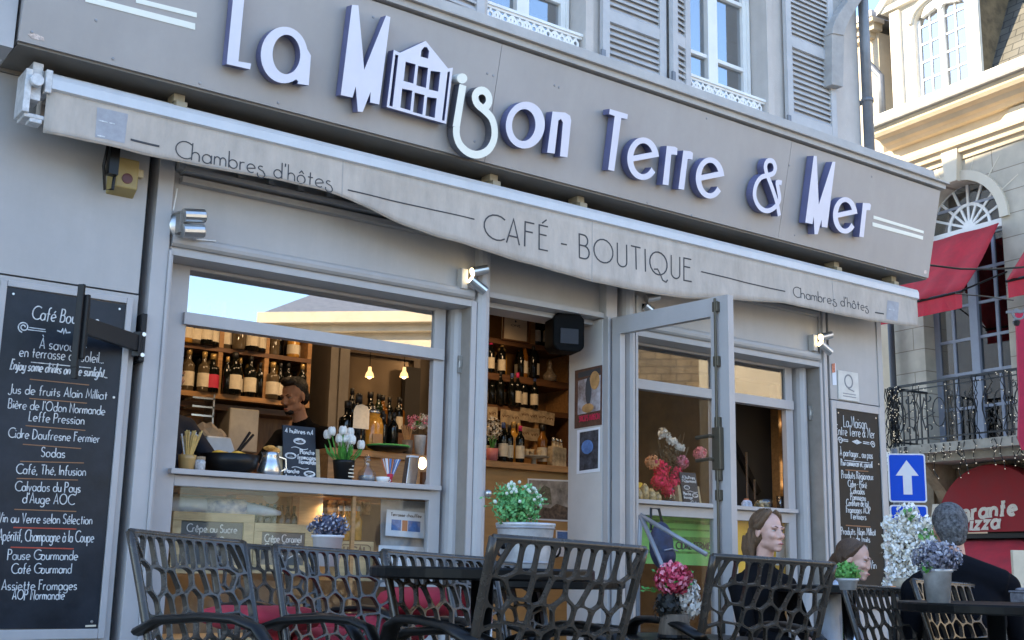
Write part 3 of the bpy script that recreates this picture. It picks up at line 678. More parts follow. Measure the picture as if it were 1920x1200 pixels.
letter([[(660, 9), (672, 10), (683, 131), (724, 29), (732, 32), (711, 196), (694, 192), (695, 172), (680, 210), (671, 209), (667, 162), (661, 183), (639, 178)]])
hx = 640
letter([[(295, 280), (330, 297), (475, 230), (600, 385), (628, 380), (590, 697), (255, 602)],
        [(362, 347), (418, 362), (405, 470), (350, 455)], [(432, 370), (488, 382), (476, 495), (422, 480)], [(503, 398), (557, 405), (545, 515), (492, 503)],
        [(342, 498), (400, 510), (388, 622), (332, 605)], [(413, 520), (468, 535), (456, 645), (403, 630)], [(483, 545), (537, 553), (525, 663), (473, 650)],
        [(447, 318), (450, 285), (466, 264), (482, 266), (494, 288), (488, 330)], [(304, 305), (321, 312), (288, 600), (270, 595)], [(598, 405), (612, 402), (580, 680), (566, 676)]], hx, 0, 3.0, name='house_emblem')
def pxstroke(P, wpx, ox=0, oy=0, k=1.0, name='letter', mats=None, closed=False, sub=3):
    P = [(ox + x / k, oy + y / k) for x, y in P]
    if sub > 1 and len(P) > 2:     # Catmull-Rom
        Q = []; n = len(P)
        for i in range(n - 1):
            p0, p1, p2, p3 = P[max(i - 1, 0)], P[i], P[i + 1], P[min(i + 2, n - 1)]
            for j in range(sub):
                t = j / sub
                Q.append(tuple(.5 * (2 * p1[c] + (p2[c] - p0[c]) * t + (2 * p0[c] - 5 * p1[c] + 4 * p2[c] - p3[c]) * t * t + (3 * p1[c] - p0[c] - 3 * p2[c] + p3[c]) * t ** 3) for c in (0, 1)))
        P = Q + [P[-1]]
    A = FS.pl(P, D1); sc = (Vector(A[-1]) - Vector(A[0])).length / max(1e-6, (Vector(P[-1]) - Vector(P[0])).length)
    c0 = FS.px(*P[len(P) // 2], D1); c1 = FS.px(P[len(P) // 2][0], P[len(P) // 2][1] + 1, D1); sc = (Vector(c0) - Vector(c1)).length * 1.12
    b = MB(); b.ribbon(FS, A, [q * sc for q in wpx] if isinstance(wpx, list) else wpx * sc, D0, D1, closed)
    for i, f in enumerate(b.f):
        pp = [Vector(b.v[q]) for q in f[:3]]; nn = (pp[1] - pp[0]).cross(pp[2] - pp[0])
        b.m[i] = 0 if nn.length and nn.normalized().dot(FS.n) > .9 else 1
    return b, obj(name, b, list(mats or (letter_face, letter_side)), SGN)
cm = (letter_cream, mat('dark_letter_side', (.10, .10, .12), .4))
pxstroke([(684, 478), (646, 715)], 14, hx, 0, 3.0, mats=cm, sub=1)
b, o = pxstroke([(648, 715), (648, 760), (668, 815), (715, 858), (770, 870), (825, 845), (857, 790), (862, 725), (845, 665), (805, 620), (765, 585), (752, 545), (768, 515), (800, 510), (826, 535), (830, 575), (812, 603), (790, 612)], 13, hx, 0, 3.0, mats=cm)
b = MB(); a_ = FS.pl(ell_px(640 + 680 / 3, 441 / 3, 9.5, 9.5, 20), D1); b.poly(FS, a_, D0, D1); obj('letter', b, letter_cream, SGN)
letter([ell_px(985, 234.5, 36.5, 44, 40, -.03), ell_px(982, 234.5, 22, 30, 36, -.03)])
letter([[(1036, 209), (1042, 209.5), (1060, 211), (1069, 217), (1071, 226), (1064, 295), (1050, 293), (1055.5, 230), (1052, 223), (1047, 226), (1040, 288), (1026, 286)]])
Tk = 6.0; Tx, Ty = 1120, 190
letter([[(140, 85), (343, 145), (338, 200), (270, 188), (190, 785), (122, 770), (195, 165), (133, 143)]], Tx, Ty, Tk)
def e_px(cx, cy, rx, ry, th, sh=-.05):
    """the slanted-bar e : outer arc, bar and open tail"""
    out = []
    for t in range(-12, -325, -9):
        out.append((cx + rx * cos(radians(t)) + 0, cy + ry * sin(radians(t))))
    inn = [(cx + (rx - th) * cos(radians(t)), cy + (ry - th * 1.05) * sin(radians(t))) for t in range(-324, -190, 9)]
    return out, inn
def letter_e(cx, cy, rx, ry, th, ox, oy, k):
    # upper eye hole, single outline with the lower opening
    out = [(cx + rx * cos(radians(t)), cy + ry * sin(radians(t))) for t in range(-8, -326, -8)]
    inn = [(cx + (rx - th) * cos(radians(t)), cy + (ry - th) * sin(radians(t))) for t in range(-326, -186, 8)]
    bx0 = cx - (rx - th) * .99
    ol = [(cx + rx * 1.02, cy - ry * .11)] + out + inn + [(bx0, cy + ry * .13), (cx + rx * 1.02, cy - ry * .10)]
    hole = [(bx0 + 2, cy - ry * .14)] + [(cx + (rx - th) * cos(radians(t)), cy + (ry - th) * sin(radians(t))) for t in range(-166, -20, 9)] + [(cx + (rx - th) * .97, cy - ry * .31)]
    return letter([ol[:-1] if False else ol, hole], ox, oy, k)
letter_e(515, 645, 178, 240, 66, Tx, Ty, Tk)
def letter_r(x0, y0, x1, y1, wd, arm, ox, oy, k):
    # x0,y0 top-left of stem; x1,y1 bottom-left
    return letter([[(x0, y0), (x0 + arm * .75, y0 + 10), (x0 + arm, y0 + 28), (x0 + arm * .96, y0 + 104), (x0 + arm * .6, y0 + 98), (x0 + wd * .75, y0 + 100), (x1 + wd, y1 + 10), (x1, y1)]], ox, oy, k)
letter_r(782, 500, 735, 935, 66, 120, Tx, Ty, Tk)
letter_r(968, 552, 912, 985, 64, 108, Tx, Ty, Tk)
letter_e(1268, 862, 160, 232, 60, Tx, Ty, Tk)
Mk = 1733 / 260; Mx, My = 1390, 280
pxstroke([(505, 420), (450, 415), (462, 500), (478, 620), (440, 700), (380, 752), (310, 768), (235, 730), (180, 640), (165, 540), (190, 430), (250, 350), (330, 325), (400, 300), (424, 235), (405, 165), (370, 140), (325, 150), (300, 215), (320, 310), (380, 470), (440, 650), (475, 830)], 8.2, Mx, My, Mk)
letter([[(905, 80), (942, 82), (968, 690), (1140, 155), (1176, 155), (1075, 978), (1005, 970), (1003, 880), (955, 1062), (915, 1060), (905, 835), (890, 935), (800, 915)]], Mx, My, Mk)
letter_e(1298, 825, 152, 228, 60, Mx, My, Mk)
letter([[(1520, 668), (1605, 675), (1620, 695), (1612, 760), (1565, 760), (1530, 1100), (1475, 1092)]], Mx, My, Mk)
for P in (((1638, 404), (1732, 433), (1732, 438), (1638, 410)), ((1636, 416.5), (1731, 443), (1730.5, 449.5), (1636, 424)), ((255, -4), (369, 24), (369, 33), (255, 5)), ((160, -9), (366, 44), (366, 56), (160, 3))):
    b = MB(); b.poly(FS, FS.pl(P, .003), .0008, .003); obj('stripe', b, letter_cream, SGN)

# ------------------------------------------------------------------ the awning
AWN = thing('awning', 'rolled up cream canvas awning with a lettered valance and white front rail', 'awning')
FA = Fr((0, -.25, 0), (1, 0, 0), (0, 0, 1)); AX0, AX1 = 1.30, 7.79
m = MB(); P = Fr((AX0, -.25, 0), (0, -1, 0), (0, 0, 1))
m.poly(P, [(-.12, 2.955), (-.02, 2.962), (.012, 2.955), (.024, 2.93), (.024, 2.885), (.005, 2.878), (-.12, 2.878)], -(AX1 - AX0), 0)
obj('front_rail', m, rail_white, AWN)
low = [(87, 251), (180, 271), (265, 290), (350, 307), (430, 324), (510, 337), (590, 354), (650, 374), (700, 397), (760, 424), (820, 446), (890, 466), (950, 484), (1000, 498), (1060, 516), (1110, 529), (1200, 548), (1290, 560), (1380, 563), (1460, 568), (1520, 580), (1580, 593), (1640, 603), (1690, 611), (1717, 613)]
pts = [FA.px(x, y) for x, y in low]
m = MB(); nV = 7; vs = []; fs = []
def lowz(a):
    for (a0, z0), (a1, z1) in zip(pts, pts[1:]):
        if a0 <= a <= a1: return z0 + (z1 - z0) * (a - a0) / (a1 - a0)
    return pts[0][1] if a < pts[0][0] else pts[-1][1]
NA = 150
def wob(a, q): return .006 * sin(a * 9.3) * q + .004 * sin(a * 23 + 2) * q * q + .010 * q * sin(a * 3.1) ** 2
for i in range(NA + 1):
    a = AX0 - .015 + (AX1 - AX0 + .01) * i / NA; zl = lowz(a)
    for j in range(nV + 1):
        q = j / nV; vs.append(FA.w(a, 2.884 + (zl - 2.884) * q, .006 + wob(a, q)))
for i in range(NA):
    for j in range(nV): b = i * (nV + 1) + j; fs.append((b, b + 1, b + nV + 2, b + nV + 1))
m.add(vs, fs); VAL = obj('valance', m, canvas, AWN, smooth=True)
md = VAL.modifiers.new('thick', 'SOLIDIFY'); md.thickness = .003; md.offset = -1
def wf(a, b, off):
    q = max(0, min(1, (2.884 - b) / (2.884 - lowz(a)))); return FA.w(a, b, .006 + wob(a, q) + off)
m = MB()
class _FAw:   # lettering follows the hanging cloth
    pass
def vtext(txt, pL, pR, cap, wd, **k):
    A = Vector(FA.px(*pL, .01)); B = Vector(FA.px(*pR, .01)); S, W = strokes(txt, k.get('gap', .16), k.get('deco', False)); u = (B - A) / W
    m = MB()
    for Pp in S: m.ribbon(FA, [A + u * p[0] + Vector((0, p[1] * cap)) for p in Pp], wd, .0012, .002, fn=wf)
    obj('lettering', m, ink, VAL)
def capm(x, y0, y1): return FA.px(x, y0)[1] - FA.px(x, y1)[1]
vtext("Chambres d'hôtes", (329, 293), (622, 356), capm(362, 265, 297), .0055, deco=True)
vtext("CAFÉ - BOUTIQUE", (907, 445), (1297, 528), capm(985, 416, 462), .0085, gap=.2)
vtext("Chambres d'hôtes", (1487, 556), (1630, 584), capm(1504, 539, 558), .0055, deco=True)
for p, q, wd in (((243, 263), (298, 275), .010), ((650, 357), (887, 412), .007), ((1312, 510), (1469, 547), .008), ((1640, 586), (1655, 589), .010)):
    A, B = Vector(FA.px(*p)), Vector(FA.px(*q)); obj('printed_line', MB().ribbon(FA, [A + (B - A) * i / 12 for i in range(13)], wd, .0012, .002, fn=wf), ink, VAL)
m = MB()
for x_ in (636, 1109, 1560):
    a_ = FA.px(x_, 420 if x_ < 1200 else 560)[0]; m.ribbon(FA, [(a_, 2.88 - (2.88 - lowz(a_)) * i / 8) for i in range(9)], .004, .0008, .0016, fn=wf)
m.ribbon(FA, [(AX0 + (AX1 - AX0 - .03) * i / 120, lowz(AX0 + (AX1 - AX0 - .03) * i / 120) + .012) for i in range(121)], .0025, .0008, .0014, fn=wf)
obj('seam', m, mat('seam_thread', (.40, .37, .34), .8), VAL)
m = MB()
for sq in ([(181, 202), (239, 215), (231, 271), (176, 259)], [(1662, 563), (1683, 567.6), (1679.6, 603), (1659, 599)]):
    P = FA.pl(sq)
    for i in range(4):
        for j in range(4):
            def L(s, t): 
                a = Vector(P[0]) * (1 - s) * (1 - t) + Vector(P[1]) * s * (1 - t) + Vector(P[2]) * s * t + Vector(P[3]) * (1 - s) * t; return (a.x, a.y)
            c = [L(i / 4, (j + 1) / 4), L((i + 1) / 4, (j + 1) / 4), L((i + 1) / 4, j / 4), L(i / 4, j / 4)]
            m.add([wf(x, y, .0015) for x, y in c], [(0, 1, 2, 3)])
    obj('logo_patch', m, patch_m, VAL); m = MB()
m = MB()
for (x0, y0, x1, y1) in ((183, 227, 200, 231), (203, 232, 213, 234), (180, 256, 194, 259), (1664, 580, 1674, 582)):
    A, B = FA.px(x0, y0), FA.px(x1, y1); m.ribbon(FA, [A, B], .006, .002, .0026, fn=wf)
obj('patch_lettering', m, chalk, VAL)
for x, y in ((340, 197), (930, 351), (1093, 391), (1573, 511), (1680, 537)):
    a = FA.px(x, y)[0]; m = MB(); m.box(FA, a - .028, a + .028, 2.95, 2.985, -.06, .008); m.box(FA, a - .036, a + .02, 2.985, 3.026, -.10, -.01); obj('bracket', m, mat('bracket_cream', (.34, .29, .2), .5), AWN, bevel=.003)
m = MB()
m.box(F1, 1.185, 1.215, 2.75, 2.955, .12, .27); m.box(F1, 1.215, 1.262, 2.82, 3.0, .14, .25); m.box(F1, 1.27, 1.30, 2.86, 2.97, .15, .275)
m.box(F1, 1.20, 1.29, 2.735, 2.755, .12, .25); m.tube([F1.w(1.23, 2.9, .27), F1.w(1.23, 2.9, .30)], .03, 12); m.box(F1, 1.225, 1.28, 2.715, 2.735, .18, .25)
m.tube([F1.w(1.25, 2.95, .2), F1.w(6.9, 2.93, .2)], .035, 10)
obj('end_bracket', m, mat('worn_white_metal', (.6, .6, .6), .45, var=.25, scale=30), AWN, bevel=.004)
m = MB(); m.box(F1, AX0, AX1 - .05, 2.79, 2.955, .03, .12); m.tube([F1.w(AX0, 2.90, .17), F1.w(AX1 - .05, 2.90, .17)], .06, 12)
obj('cloth_roll', m, canvas, AWN)
m = MB(); x = F1.px(184, 300)[0]
m.tube([F1.w(x, 2.78, .16), F1.w(x - .012, 2.62, .14), F1.w(x + .01, 2.51, .12), F1.w(x + .045, 2.52, .12), F1.w(x + .05, 2.62, .12), F1.w(x + .05, 2.78, .12)], .008, 8)
m.box(F1, x + .005, x + .05, 2.58, 2.78, .12, .17)
obj('cable_loop', m, black_plastic, AWN)

# ------------------------------------------------------------------ interior of the cafe (part of the building)
m = MB(); m.b3(.5, 7.57, .36, 3.4, -.15, -.05); bpart('inside_floor', m, tile_m)
m = MB(); m.b3(.5, 3.95, .3, 3.4, 2.74, 2.8); m.b3(3.95, 4.0, .3, 3.4, 2.74, 3.3); m.b3(4.0, 7.57, .3, 3.4, 3.3, 3.36); bpart('ceiling', m, ceil_m)
m = MB(); m.b3(.5, 7.57, 3.3, 3.39, -.05, 3.3); m.b3(.5, .6, .3, 3.3, -.05, 2.74); bpart('back_wall', m, inner_wall)
m = MB(); m.b3(7.5, 7.56, .3, 3.3, -.05, 3.3); bpart('end_wall', m, mat('end_wall_wood', (.22, .11, .04), .6, var=.3, scale=4))
m = MB(); m.b3(2.0, 3.82, .27, .36, -.4, .3); m.b3(5.08, 6.9, .27, .36, -.4, .3); m.b3(2.0, 3.93, .2, .25, 2.28, 2.74); m.b3(4.86, 6.9, .2, .25, 2.28, 3.3); m.b3(3.93, 4.86, .31, .36, 2.42, 3.3); bpart('wall_lining', m, inner_wall)
m = MB(); m.b3(2.1, 3.72, .20, .30, 2.16, 2.262); m.b3(5.15, 6.72, .20, .30, 2.16, 2.262); bpart('blind_box', m, mat('blind_box_brown', (.12, .09, .06), .6))
# white partition wall beside the door
FPx = FX(4.846)
m = MB(); m.b3(4.846, 4.853, .03, .36, -.3, 2.36); bpart('partition', m, inner_white)
def PX(P): return FPx.pl(P, .003)
po = obj('poster', MB().poly(FPx, PX([(1078, 695), (1129, 684), (1128, 796), (1077, 804)]), .001, .003), mat('poster_brown', (.10, .045, .03), .6, var=.4, scale=40)); tag(po, 'brown framed advertising poster high on the white wall beside the door', 'poster')
obj('print', MB().poly(FPx, FPx.pl([(1084, 714), (1126, 703), (1125, 769), (1083, 778)], .004), .003, .004), mat('poster_print', (.42, .42, .45), .6, var=.6, scale=7, alt=(.12, .06, .04)), po)
m = MB()
m.ell(FPx.w(*FPx.px(1115, 713, .006), .006), (.003, .05, .06), 10); m.ell(FPx.w(*FPx.px(1102, 765, .006), .006), (.003, .06, .03), 10); obj('figure_patch', m, mat('poster_orange', (.5, .27, .10), .6, var=.3, scale=20), po)
m = MB(); m.ell(FPx.w(*FPx.px(1103, 733, .006), .006), (.003, .03, .09), 10); m.poly(FPx, FPx.pl([(1084, 699), (1126, 689), (1126, 699), (1084, 709)], .004), .003, .004); obj('dark_patch', m, ink, po)
m = MB(); text(m, FPx, 'SIROPS MAISON', (1086, 791), (1124, 785), .035, .007, off=.005); obj('lettering', m, label_red, po)
po = obj('poster', MB().poly(FPx, PX([(1082, 807), (1125, 800), (1124, 884), (1081, 889)]), .001, .003), paper); tag(po, 'small white edged poster with a dark picture, lower on the white wall', 'poster')
obj('print', MB().poly(FPx, FPx.pl([(1087, 811), (1122, 805), (1121, 878), (1086, 883)], .004), .003, .004), mat('poster_dark', (.05, .055, .07), .5, var=.8, scale=25), po)
m = MB(); m.ell(FPx.w(*FPx.px(1101, 838, .005), .005), (.002, .06, .045), 10); obj('figure_patch', m, paper_blue, po)
# black wall heater near the ceiling
hp = at(1062, 625, 1.0) - CAM; hp = CAM + hp * ((4.62 - CAM.x) / hp.x)
h = thing('wall_speaker', 'black rounded loudspeaker hanging above the doorway shelves', 'speaker', loc=tuple(hp))
Fh = Fr(hp, (.95, -.31, 0), (0, 0, 1))
hw = .105
m = MB(); m.poly(Fh, [(-hw, -.09), (-hw + .03, -.12), (hw - .03, -.12), (hw, -.09), (hw, .09), (hw - .03, .12), (-hw + .03, .12), (-hw, .09)], -.12, .05)
o = obj('case', m, mat('matt_black', (.004, .004, .004), .6, spec=.08), h, bevel=.012); o.matrix_parent_inverse = Matrix.Translation(-hp)
m = MB(); m.box(Fh, -.06, .06, -.075, .02, .05, .056); o = obj('grille', m, mat('grey_grille', (.03, .03, .035), .4, spec=.2), h); o.matrix_parent_inverse = Matrix.Translation(-hp)
m = MB(); m.box(Fh, -.02, .02, .1, .9, -.1, -.08); o = obj('mount', m, black_plastic, h); o.matrix_parent_inverse = Matrix.Translation(-hp)

# ---- bottles
def bottle(kind, name, glassm, labm, capm, label):
    r, h = {'wine': (.037, .30), 'spirit': (.040, .27), 'square': (.044, .25), 'tall': (.033, .33), 'jar': (.05, .22), 'small': (.028, .19)}[kind]
    prof = {'wine': [(r, 0), (r, .19), (r * .95, .205), (r * .5, .232), (.0145, .25), (.0145, h)],
            'spirit': [(r, 0), (r, .16), (r * .9, .178), (r * .45, .196), (.0155, .21), (.0155, h)],
            'square': [(r, 0), (r, .15), (r * .93, .165), (r * .5, .175), (.017, .185), (.017, h)],
            'tall': [(r, 0), (r, .2), (r * .7, .24), (.014, .27), (.014, h)],
            'jar': [(r * .9, 0), (r, .02), (r, .16), (r * .7, .18), (.03, .19), (.03, h)],
            'small': [(r, 0), (r, .11), (r * .5, .135), (.011, .145), (.011, h)]}[kind]
    t = thing(name, label, 'bottle')
    obj('glass', MB().lathe((0, 0, 0), [(r * .85, .0)] + [(a, max(z, .004)) for a, z in prof], 12), glassm, t, smooth=True)
    if labm: obj('label', MB().lathe((0, 0, 0), [(r + .0012, h * .12), (r + .0012, h * .46)], 12, cap=False), labm, t, smooth=True)
    if capm:
        cr = prof[-1][0] + .002; obj('cap', MB().lathe((0, 0, 0), [(cr, h * .86), (cr, h * 1.005), (cr * .8, h * 1.01)], 10), capm, t, smooth=True)
    return t
BT = {}
def place_bottle(kind, gm, lm, cm_, pos, label, group, sc=1.0):
    key = (kind, gm.name, lm.name if lm else '', cm_.name if cm_ else '')
    if key not in BT:
        BT[key] = t = bottle(kind, 'wine_bottle' if kind == 'wine' else 'jar' if kind == 'jar' else 'spirit_bottle', gm, lm, cm_, label)
        t.location = pos; t.rotation_euler = (0, 0, random.uniform(0, 6)); t['label'] = label; t['group'] = group; t.scale = (sc, sc, sc); return t
    return dup(BT[key], pos, (0, 0, random.uniform(0, 6)), label, sc, group)
CN = {gl_dark: 'dark', gl_green: 'green', gl_amber: 'amber', gl_honey: 'honey coloured', gl_dark: 'black'}
def row(F, y, base, items, where, group):
    """items : (px x, kind, glass, label, cap, scale) standing on the board at pixel height base; ordinal labels from the left"""
    for i, (x, kind, gm, lm, cm_, sc) in enumerate(items):
        a, b = F.px(x, base(x) if callable(base) else base)
        gn = {gl_dark.name: 'black', gl_green.name: 'dark green', gl_amber.name: 'amber', gl_honey.name: 'honey coloured', 'clear_bottle': 'clear'}.get(gm.name, 'dark')
        ln = {label_cream.name: 'with cream label', label_red.name: 'with red label', paper.name: 'with white label'}.get(lm.name if lm else '', 'without label')
        b0 = F._board if hasattr(F, '_board') and F._board is not None else b
        place_bottle(kind, gm, lm, cm_, tuple(F.w(a, b0, random.uniform(-.03, .05))), f'{gn} bottle {ln}, {ORD[i]} from left {where}', group, sc)
gl_clear = mat('clear_bottle', (.10, .075, .045), .08, var=.3, scale=15)
# ---- back bar shelf seen through the serving hatch
FA1 = FY(2.15)
a0 = FA1.px(300, 700)[0]; a1 = FA1.px(580, 700)[0]
z1 = FA1.px(410, 652)[1]; z2 = FA1.px(400, 738)[1]
sh = thing('wall_shelf', 'brown wooden bottle shelf on the wall behind the serving hatch', 'shelf')
m = MB(); m.b3(a0, a1, 2.13, 2.42, z1 - .03, z1); obj('board', m, wood_dark, sh)
m = MB(); m.b3(a0, a1, 2.12, 2.42, z2 - .035, z2); obj('board', m, wood, sh)
m = MB(); m.b3(a0, a1, 2.40, 2.43, z2 - .04, 2.7); obj('back', m, mat('shelf_back', (.045, .025, .012), .7), sh)
for x in (410, 497, 577):
    a = FA1.px(x, 700)[0]; m = MB(); m.b3(a - .016, a + .016, 2.135, 2.41, z2, z1 - .03); m.b3(a - .016, a + .016, 2.135, 2.41, z1, 2.7); obj('upright', m, wood, sh)
m = MB(); m.b3(a0, a1, 2.2, 2.42, z2 - .10, z2 - .06); obj('rail', m, wood_dark, sh)
W_ = 'on the main shelf behind the hatch'; G1 = 'bottles on the back bar shelf'
FA1._board = z2
row(FA1, 2.2, 735, [(352, 'spirit', gl_clear, label_cream, cap_gold, 1.08), (377, 'spirit', gl_clear, label_cream, cap_gold, 1.02), (394, 'square', gl_dark, label_red, cap_gold, 1.08), (418, 'tall', gl_dark, None, cap_gold, .78), (433, 'square', gl_dark, label_cream, cap_black, 1.18),
    (449, 'tall', gl_dark, label_cream, cap_gold, .82), (468, 'spirit', gl_dark, label_cream, cap_black, 1.1), (487, 'wine', gl_dark, None, cap_black, .85), (507, 'square', gl_clear, label_cream, cap_gold, 1.05), (522, 'tall', gl_dark, label_cream, cap_black, .8), (541, 'spirit', gl_dark, label_cream, cap_black, 1.05), (562, 'wine', gl_dark, label_cream, cap_gold, .92)], W_, G1)
rb = random.Random(21)
def back_row(F, z, xs, where, group, off, kinds, names):
    for i, x in enumerate(xs):
        g_, l_, c_ = rb.choice([(gl_dark, label_cream, cap_gold), (gl_dark, None, cap_black), (gl_amber, label_cream, cap_black), (gl_green, paper, cap_gold), (gl_clear, label_cream, cap_black), (gl_honey, None, cap_gold), (gl_dark, label_red, cap_black)])
        place_bottle(rb.choice(kinds), g_, l_, c_, tuple(F.w(F.px(x, 700)[0], z, off)), f'bottle in the back row, {names[i]} from left {where}', group, rb.uniform(.85, 1.1))
ORD2 = ORD + ['thirteenth', 'fourteenth', 'fifteenth', 'sixteenth']
back_row(FA1, z2, (343, 362, 385, 404, 424, 441, 459, 478, 502, 515, 532, 551, 568), W_, G1, -.13, ('spirit', 'tall', 'wine', 'square'), ORD2)
FA1._board = z1
back_row(FA1, z1, (352, 372, 389, 405, 434, 455, 478, 490, 507, 535, 565), 'on the top shelf behind the hatch', 'bottles on the top shelf', -.13, ('jar', 'square', 'spirit'), ORD2)
row(FA1, 2.2, 650, [(345, 'square', gl_honey, label_cream, None, 1), (363, 'jar', gl_clear, label_cream, cap_black, 1), (381, 'square', gl_dark, label_cream, None, 1.1), (397, 'square', gl_dark, label_cream, None, 1), (425, 'square', gl_clear, label_cream, None, 1), (445, 'jar', gl_clear, None, cap_black, .95), (469, 'square', gl_dark, label_cream, None, 1.05), (487, 'square', gl_dark, label_cream, None, 1), (517, 'jar', gl_clear, None, cap_black, .8), (552, 'jar', gl_honey, label_cream, cap_gold, .9)], 'on the top shelf behind the hatch', 'bottles on the top shelf')
FA1._board = None
m = MB(); aa = FA1.px(345, 760)[0]; m.b3(aa, FA1.px(585, 760)[0], 2.42, 2.45, .6, z2 - .03)
tag(obj('wood_panelling', m, mat('plank_panelling', (.27, .13, .045), .5, var=.35, scale=5, stretch=(7, 3, .8))), 'upright orange wood panelling under the bottle shelf', 'panelling')
m = MB(); P = FA1.pl([(433, 763), (489, 760), (489, 850), (433, 850)]); m.b3(P[0][0], P[1][0], 2.16, 2.40, P[2][1], P[0][1])
tag(obj('steel_cabinet', m, mat('dull_steel', (.35, .33, .30), .45, metal=.4, var=.15), bevel=.01), 'plain steel cabinet under the shelf to the left of the barman', 'cabinet')
m = MB()
for i in range(3): m.b3(*[FA1.px(x, 750)[0] for x in (330, 371)], 1.85, 2.0, FA1.px(340, 752 + i * 16)[1] - .012, FA1.px(340, 752 + i * 16)[1])
m.b3(FA1.px(368, 750)[0], FA1.px(371, 750)[0], 1.85, 2.0, FA1.px(340, 800)[1], FA1.px(340, 745)[1])
tag(obj('wire_rack', m, steel), 'small pale metal rack at the left end under the shelf', 'rack')
# ---- pass-through with frame, mirror wall, pendants
FB = FY(2.6)
def Bp(x, y): return FB.px(x, y)
m = MB(); m.b3(Bp(585, 700)[0], Bp(620, 700)[0], 2.3, 2.65, -.05, 2.74); m.b3(Bp(600, 700)[0], Bp(606, 700)[0], 2.28, 2.31, -.05, 2.74); tag(obj('frame_post', m, mat('grey_brown_joinery', (.17, .15, .125), .6)), 'grey brown timber post beside the barman behind the counter', 'post')
fr = thing('mirror', 'large wall mirror in a dark brown frame above the row of bottles', 'mirror')
Bx0, Bx1 = Bp(620, 700)[0], Bp(790, 700)[0]; bz0, bz1 = Bp(700, 830)[1], Bp(700, 665)[1]
m = MB(); m.b3(Bx0, Bx1, 2.62, 2.68, bz1, bz1 + .09); m.b3(Bx1 - .06, Bx1, 2.62, 2.68, bz0, bz1); m.b3(Bx0, Bx0 + .04, 2.62, 2.68, bz0, bz1); obj('frame', m, mat('mirror_frame', (.09, .065, .045), .5), fr)
m = MB(); m.b3(Bx0 + .04, Bx1 - .06, 2.66, 2.67, bz0, bz1); obj('mirror_glass', m, mat('smoky_mirror', (.20, .145, .09), .35, metal=.5, var=.12, scale=2), fr)
m = MB(); m.b3(Bp(756, 700)[0], Bp(784, 700)[0], 2.56, 2.61, Bp(770, 830)[1], Bp(770, 690)[1]); tag(obj('dark_panel', m, inner_dark), 'tall black panel at the right end of the mirror', 'panel')
def pendant(p, label, r=.055, light=None, L=.5):
    t = thing('pendant_lamp', label, 'lamp', 'glowing pendant lamps inside the cafe', loc=tuple(p))
    obj('shade', MB().lathe((0, 0, 0), [(r, 0), (r * .8, .03), (.015, .05), (.012, .08)], 14, cap=False), mat('amber_shade', (.5, .3, .1), .4, emit=(1, .6, .25, .4)), t, smooth=True)
    obj('bulb', MB().ell((0, 0, .008), (r * .55, r * .55, .022), 10), bulb_m, t, smooth=True)
    obj('cord', MB().tube([(0, 0, .08), (0, 0, .08 + L)], .003, 6), black_plastic, t)
    return t
pl0 = pendant(FB.w(*Bp(663, 714), .25), 'small glowing pendant lamp, left one of the two before the mirror', .035)
dup(pl0, tuple(FB.w(*Bp(727, 714), .25)), label='small glowing pendant lamp, right one of the two before the mirror')
FB2 = FY(2.4)
row(FB2, 2.4, lambda x: 806 + (x - 600) * .06, [(x, k, g_, l_, c_, s_) for x, k, g_, l_, c_, s_ in ((632, 'wine', gl_dark, None, cap_black, 1.05), (645, 'wine', gl_dark, label_cream, cap_black, 1.1), (657, 'tall', gl_dark, None, cap_black, 1.0), (673, 'wine', gl_dark, None, cap_black, 1.0), (690, 'square', gl_dark, None, cap_black, 1.25), (703, 'wine', gl_green, None, cap_black, 1.0), (716, 'spirit', gl_amber, None, cap_black, 1.1), (728, 'wine', gl_dark, None, cap_black, .95), (740, 'wine', gl_dark, label_cream, cap_black, .95), (750, 'spirit', gl_amber, None, cap_black, 1.05))], 'in the row before the mirror', 'dark bottles before the mirror')
m = MB(); m.b3(Bp(600, 800)[0], Bp(815, 800)[0], 2.2, 2.6, 1.2, FB2.px(690, 812)[1]); tag(obj('back_counter', m, wood_dark), 'dark wooden back counter under the mirror', 'counter')
# front counter inside the hatch
m = MB(); m.b3(2.05, 3.75, .30, .72, 1.165, 1.215); ct = obj('hatch_counter', m, wood, bevel=.004); tag(ct, 'pale wooden counter board along the serving hatch', 'counter')
# raised shelf carrying tray and big bottles
FC = FY(.95)
rz_ = FC.px(700, 850)[1]
m = MB(); m.b3(FC.px(600, 850)[0], FC.px(822, 850)[0], .80, 1.25, rz_ - .04, rz_); m.b3(FC.px(600, 850)[0], FC.px(822, 850)[0], .84, 1.2, 1.0, rz_ - .04)
tag(obj('bar_counter', m, wood, bevel=.003), 'honey coloured wooden bar with tray and large bottles on it', 'counter')
FC._board = rz_
row(FC, .95, 850, [(650, 'square', gl_dark, None, cap_black, 1.25), (712, 'wine', gl_dark, None, cap_black, .9), (722, 'wine', gl_dark, None, cap_black, .86), (736, 'wine', gl_dark, None, cap_black, .9)], 'on the wooden bar', 'bottles on the wooden bar')
t = place_bottle('spirit', gl_dark, None, cap_black, tuple(FC.w(FC.px(651, 850)[0], rz_, .12)), 'big black whisky bottle with an arched cream label on the bar', 'bottles on the wooden bar', 1.25)
c = FC.px(651, 790); m = MB(); w2 = .055
m.poly(FC, [(c[0] - w2, c[1] - .06), (c[0] + w2, c[1] - .06), (c[0] + w2, c[1] + .05), (c[0] + w2 * .7, c[1] + .08), (c[0], c[1] + .09), (c[0] - w2 * .7, c[1] + .08), (c[0] - w2, c[1] + .05)], .176, .178)
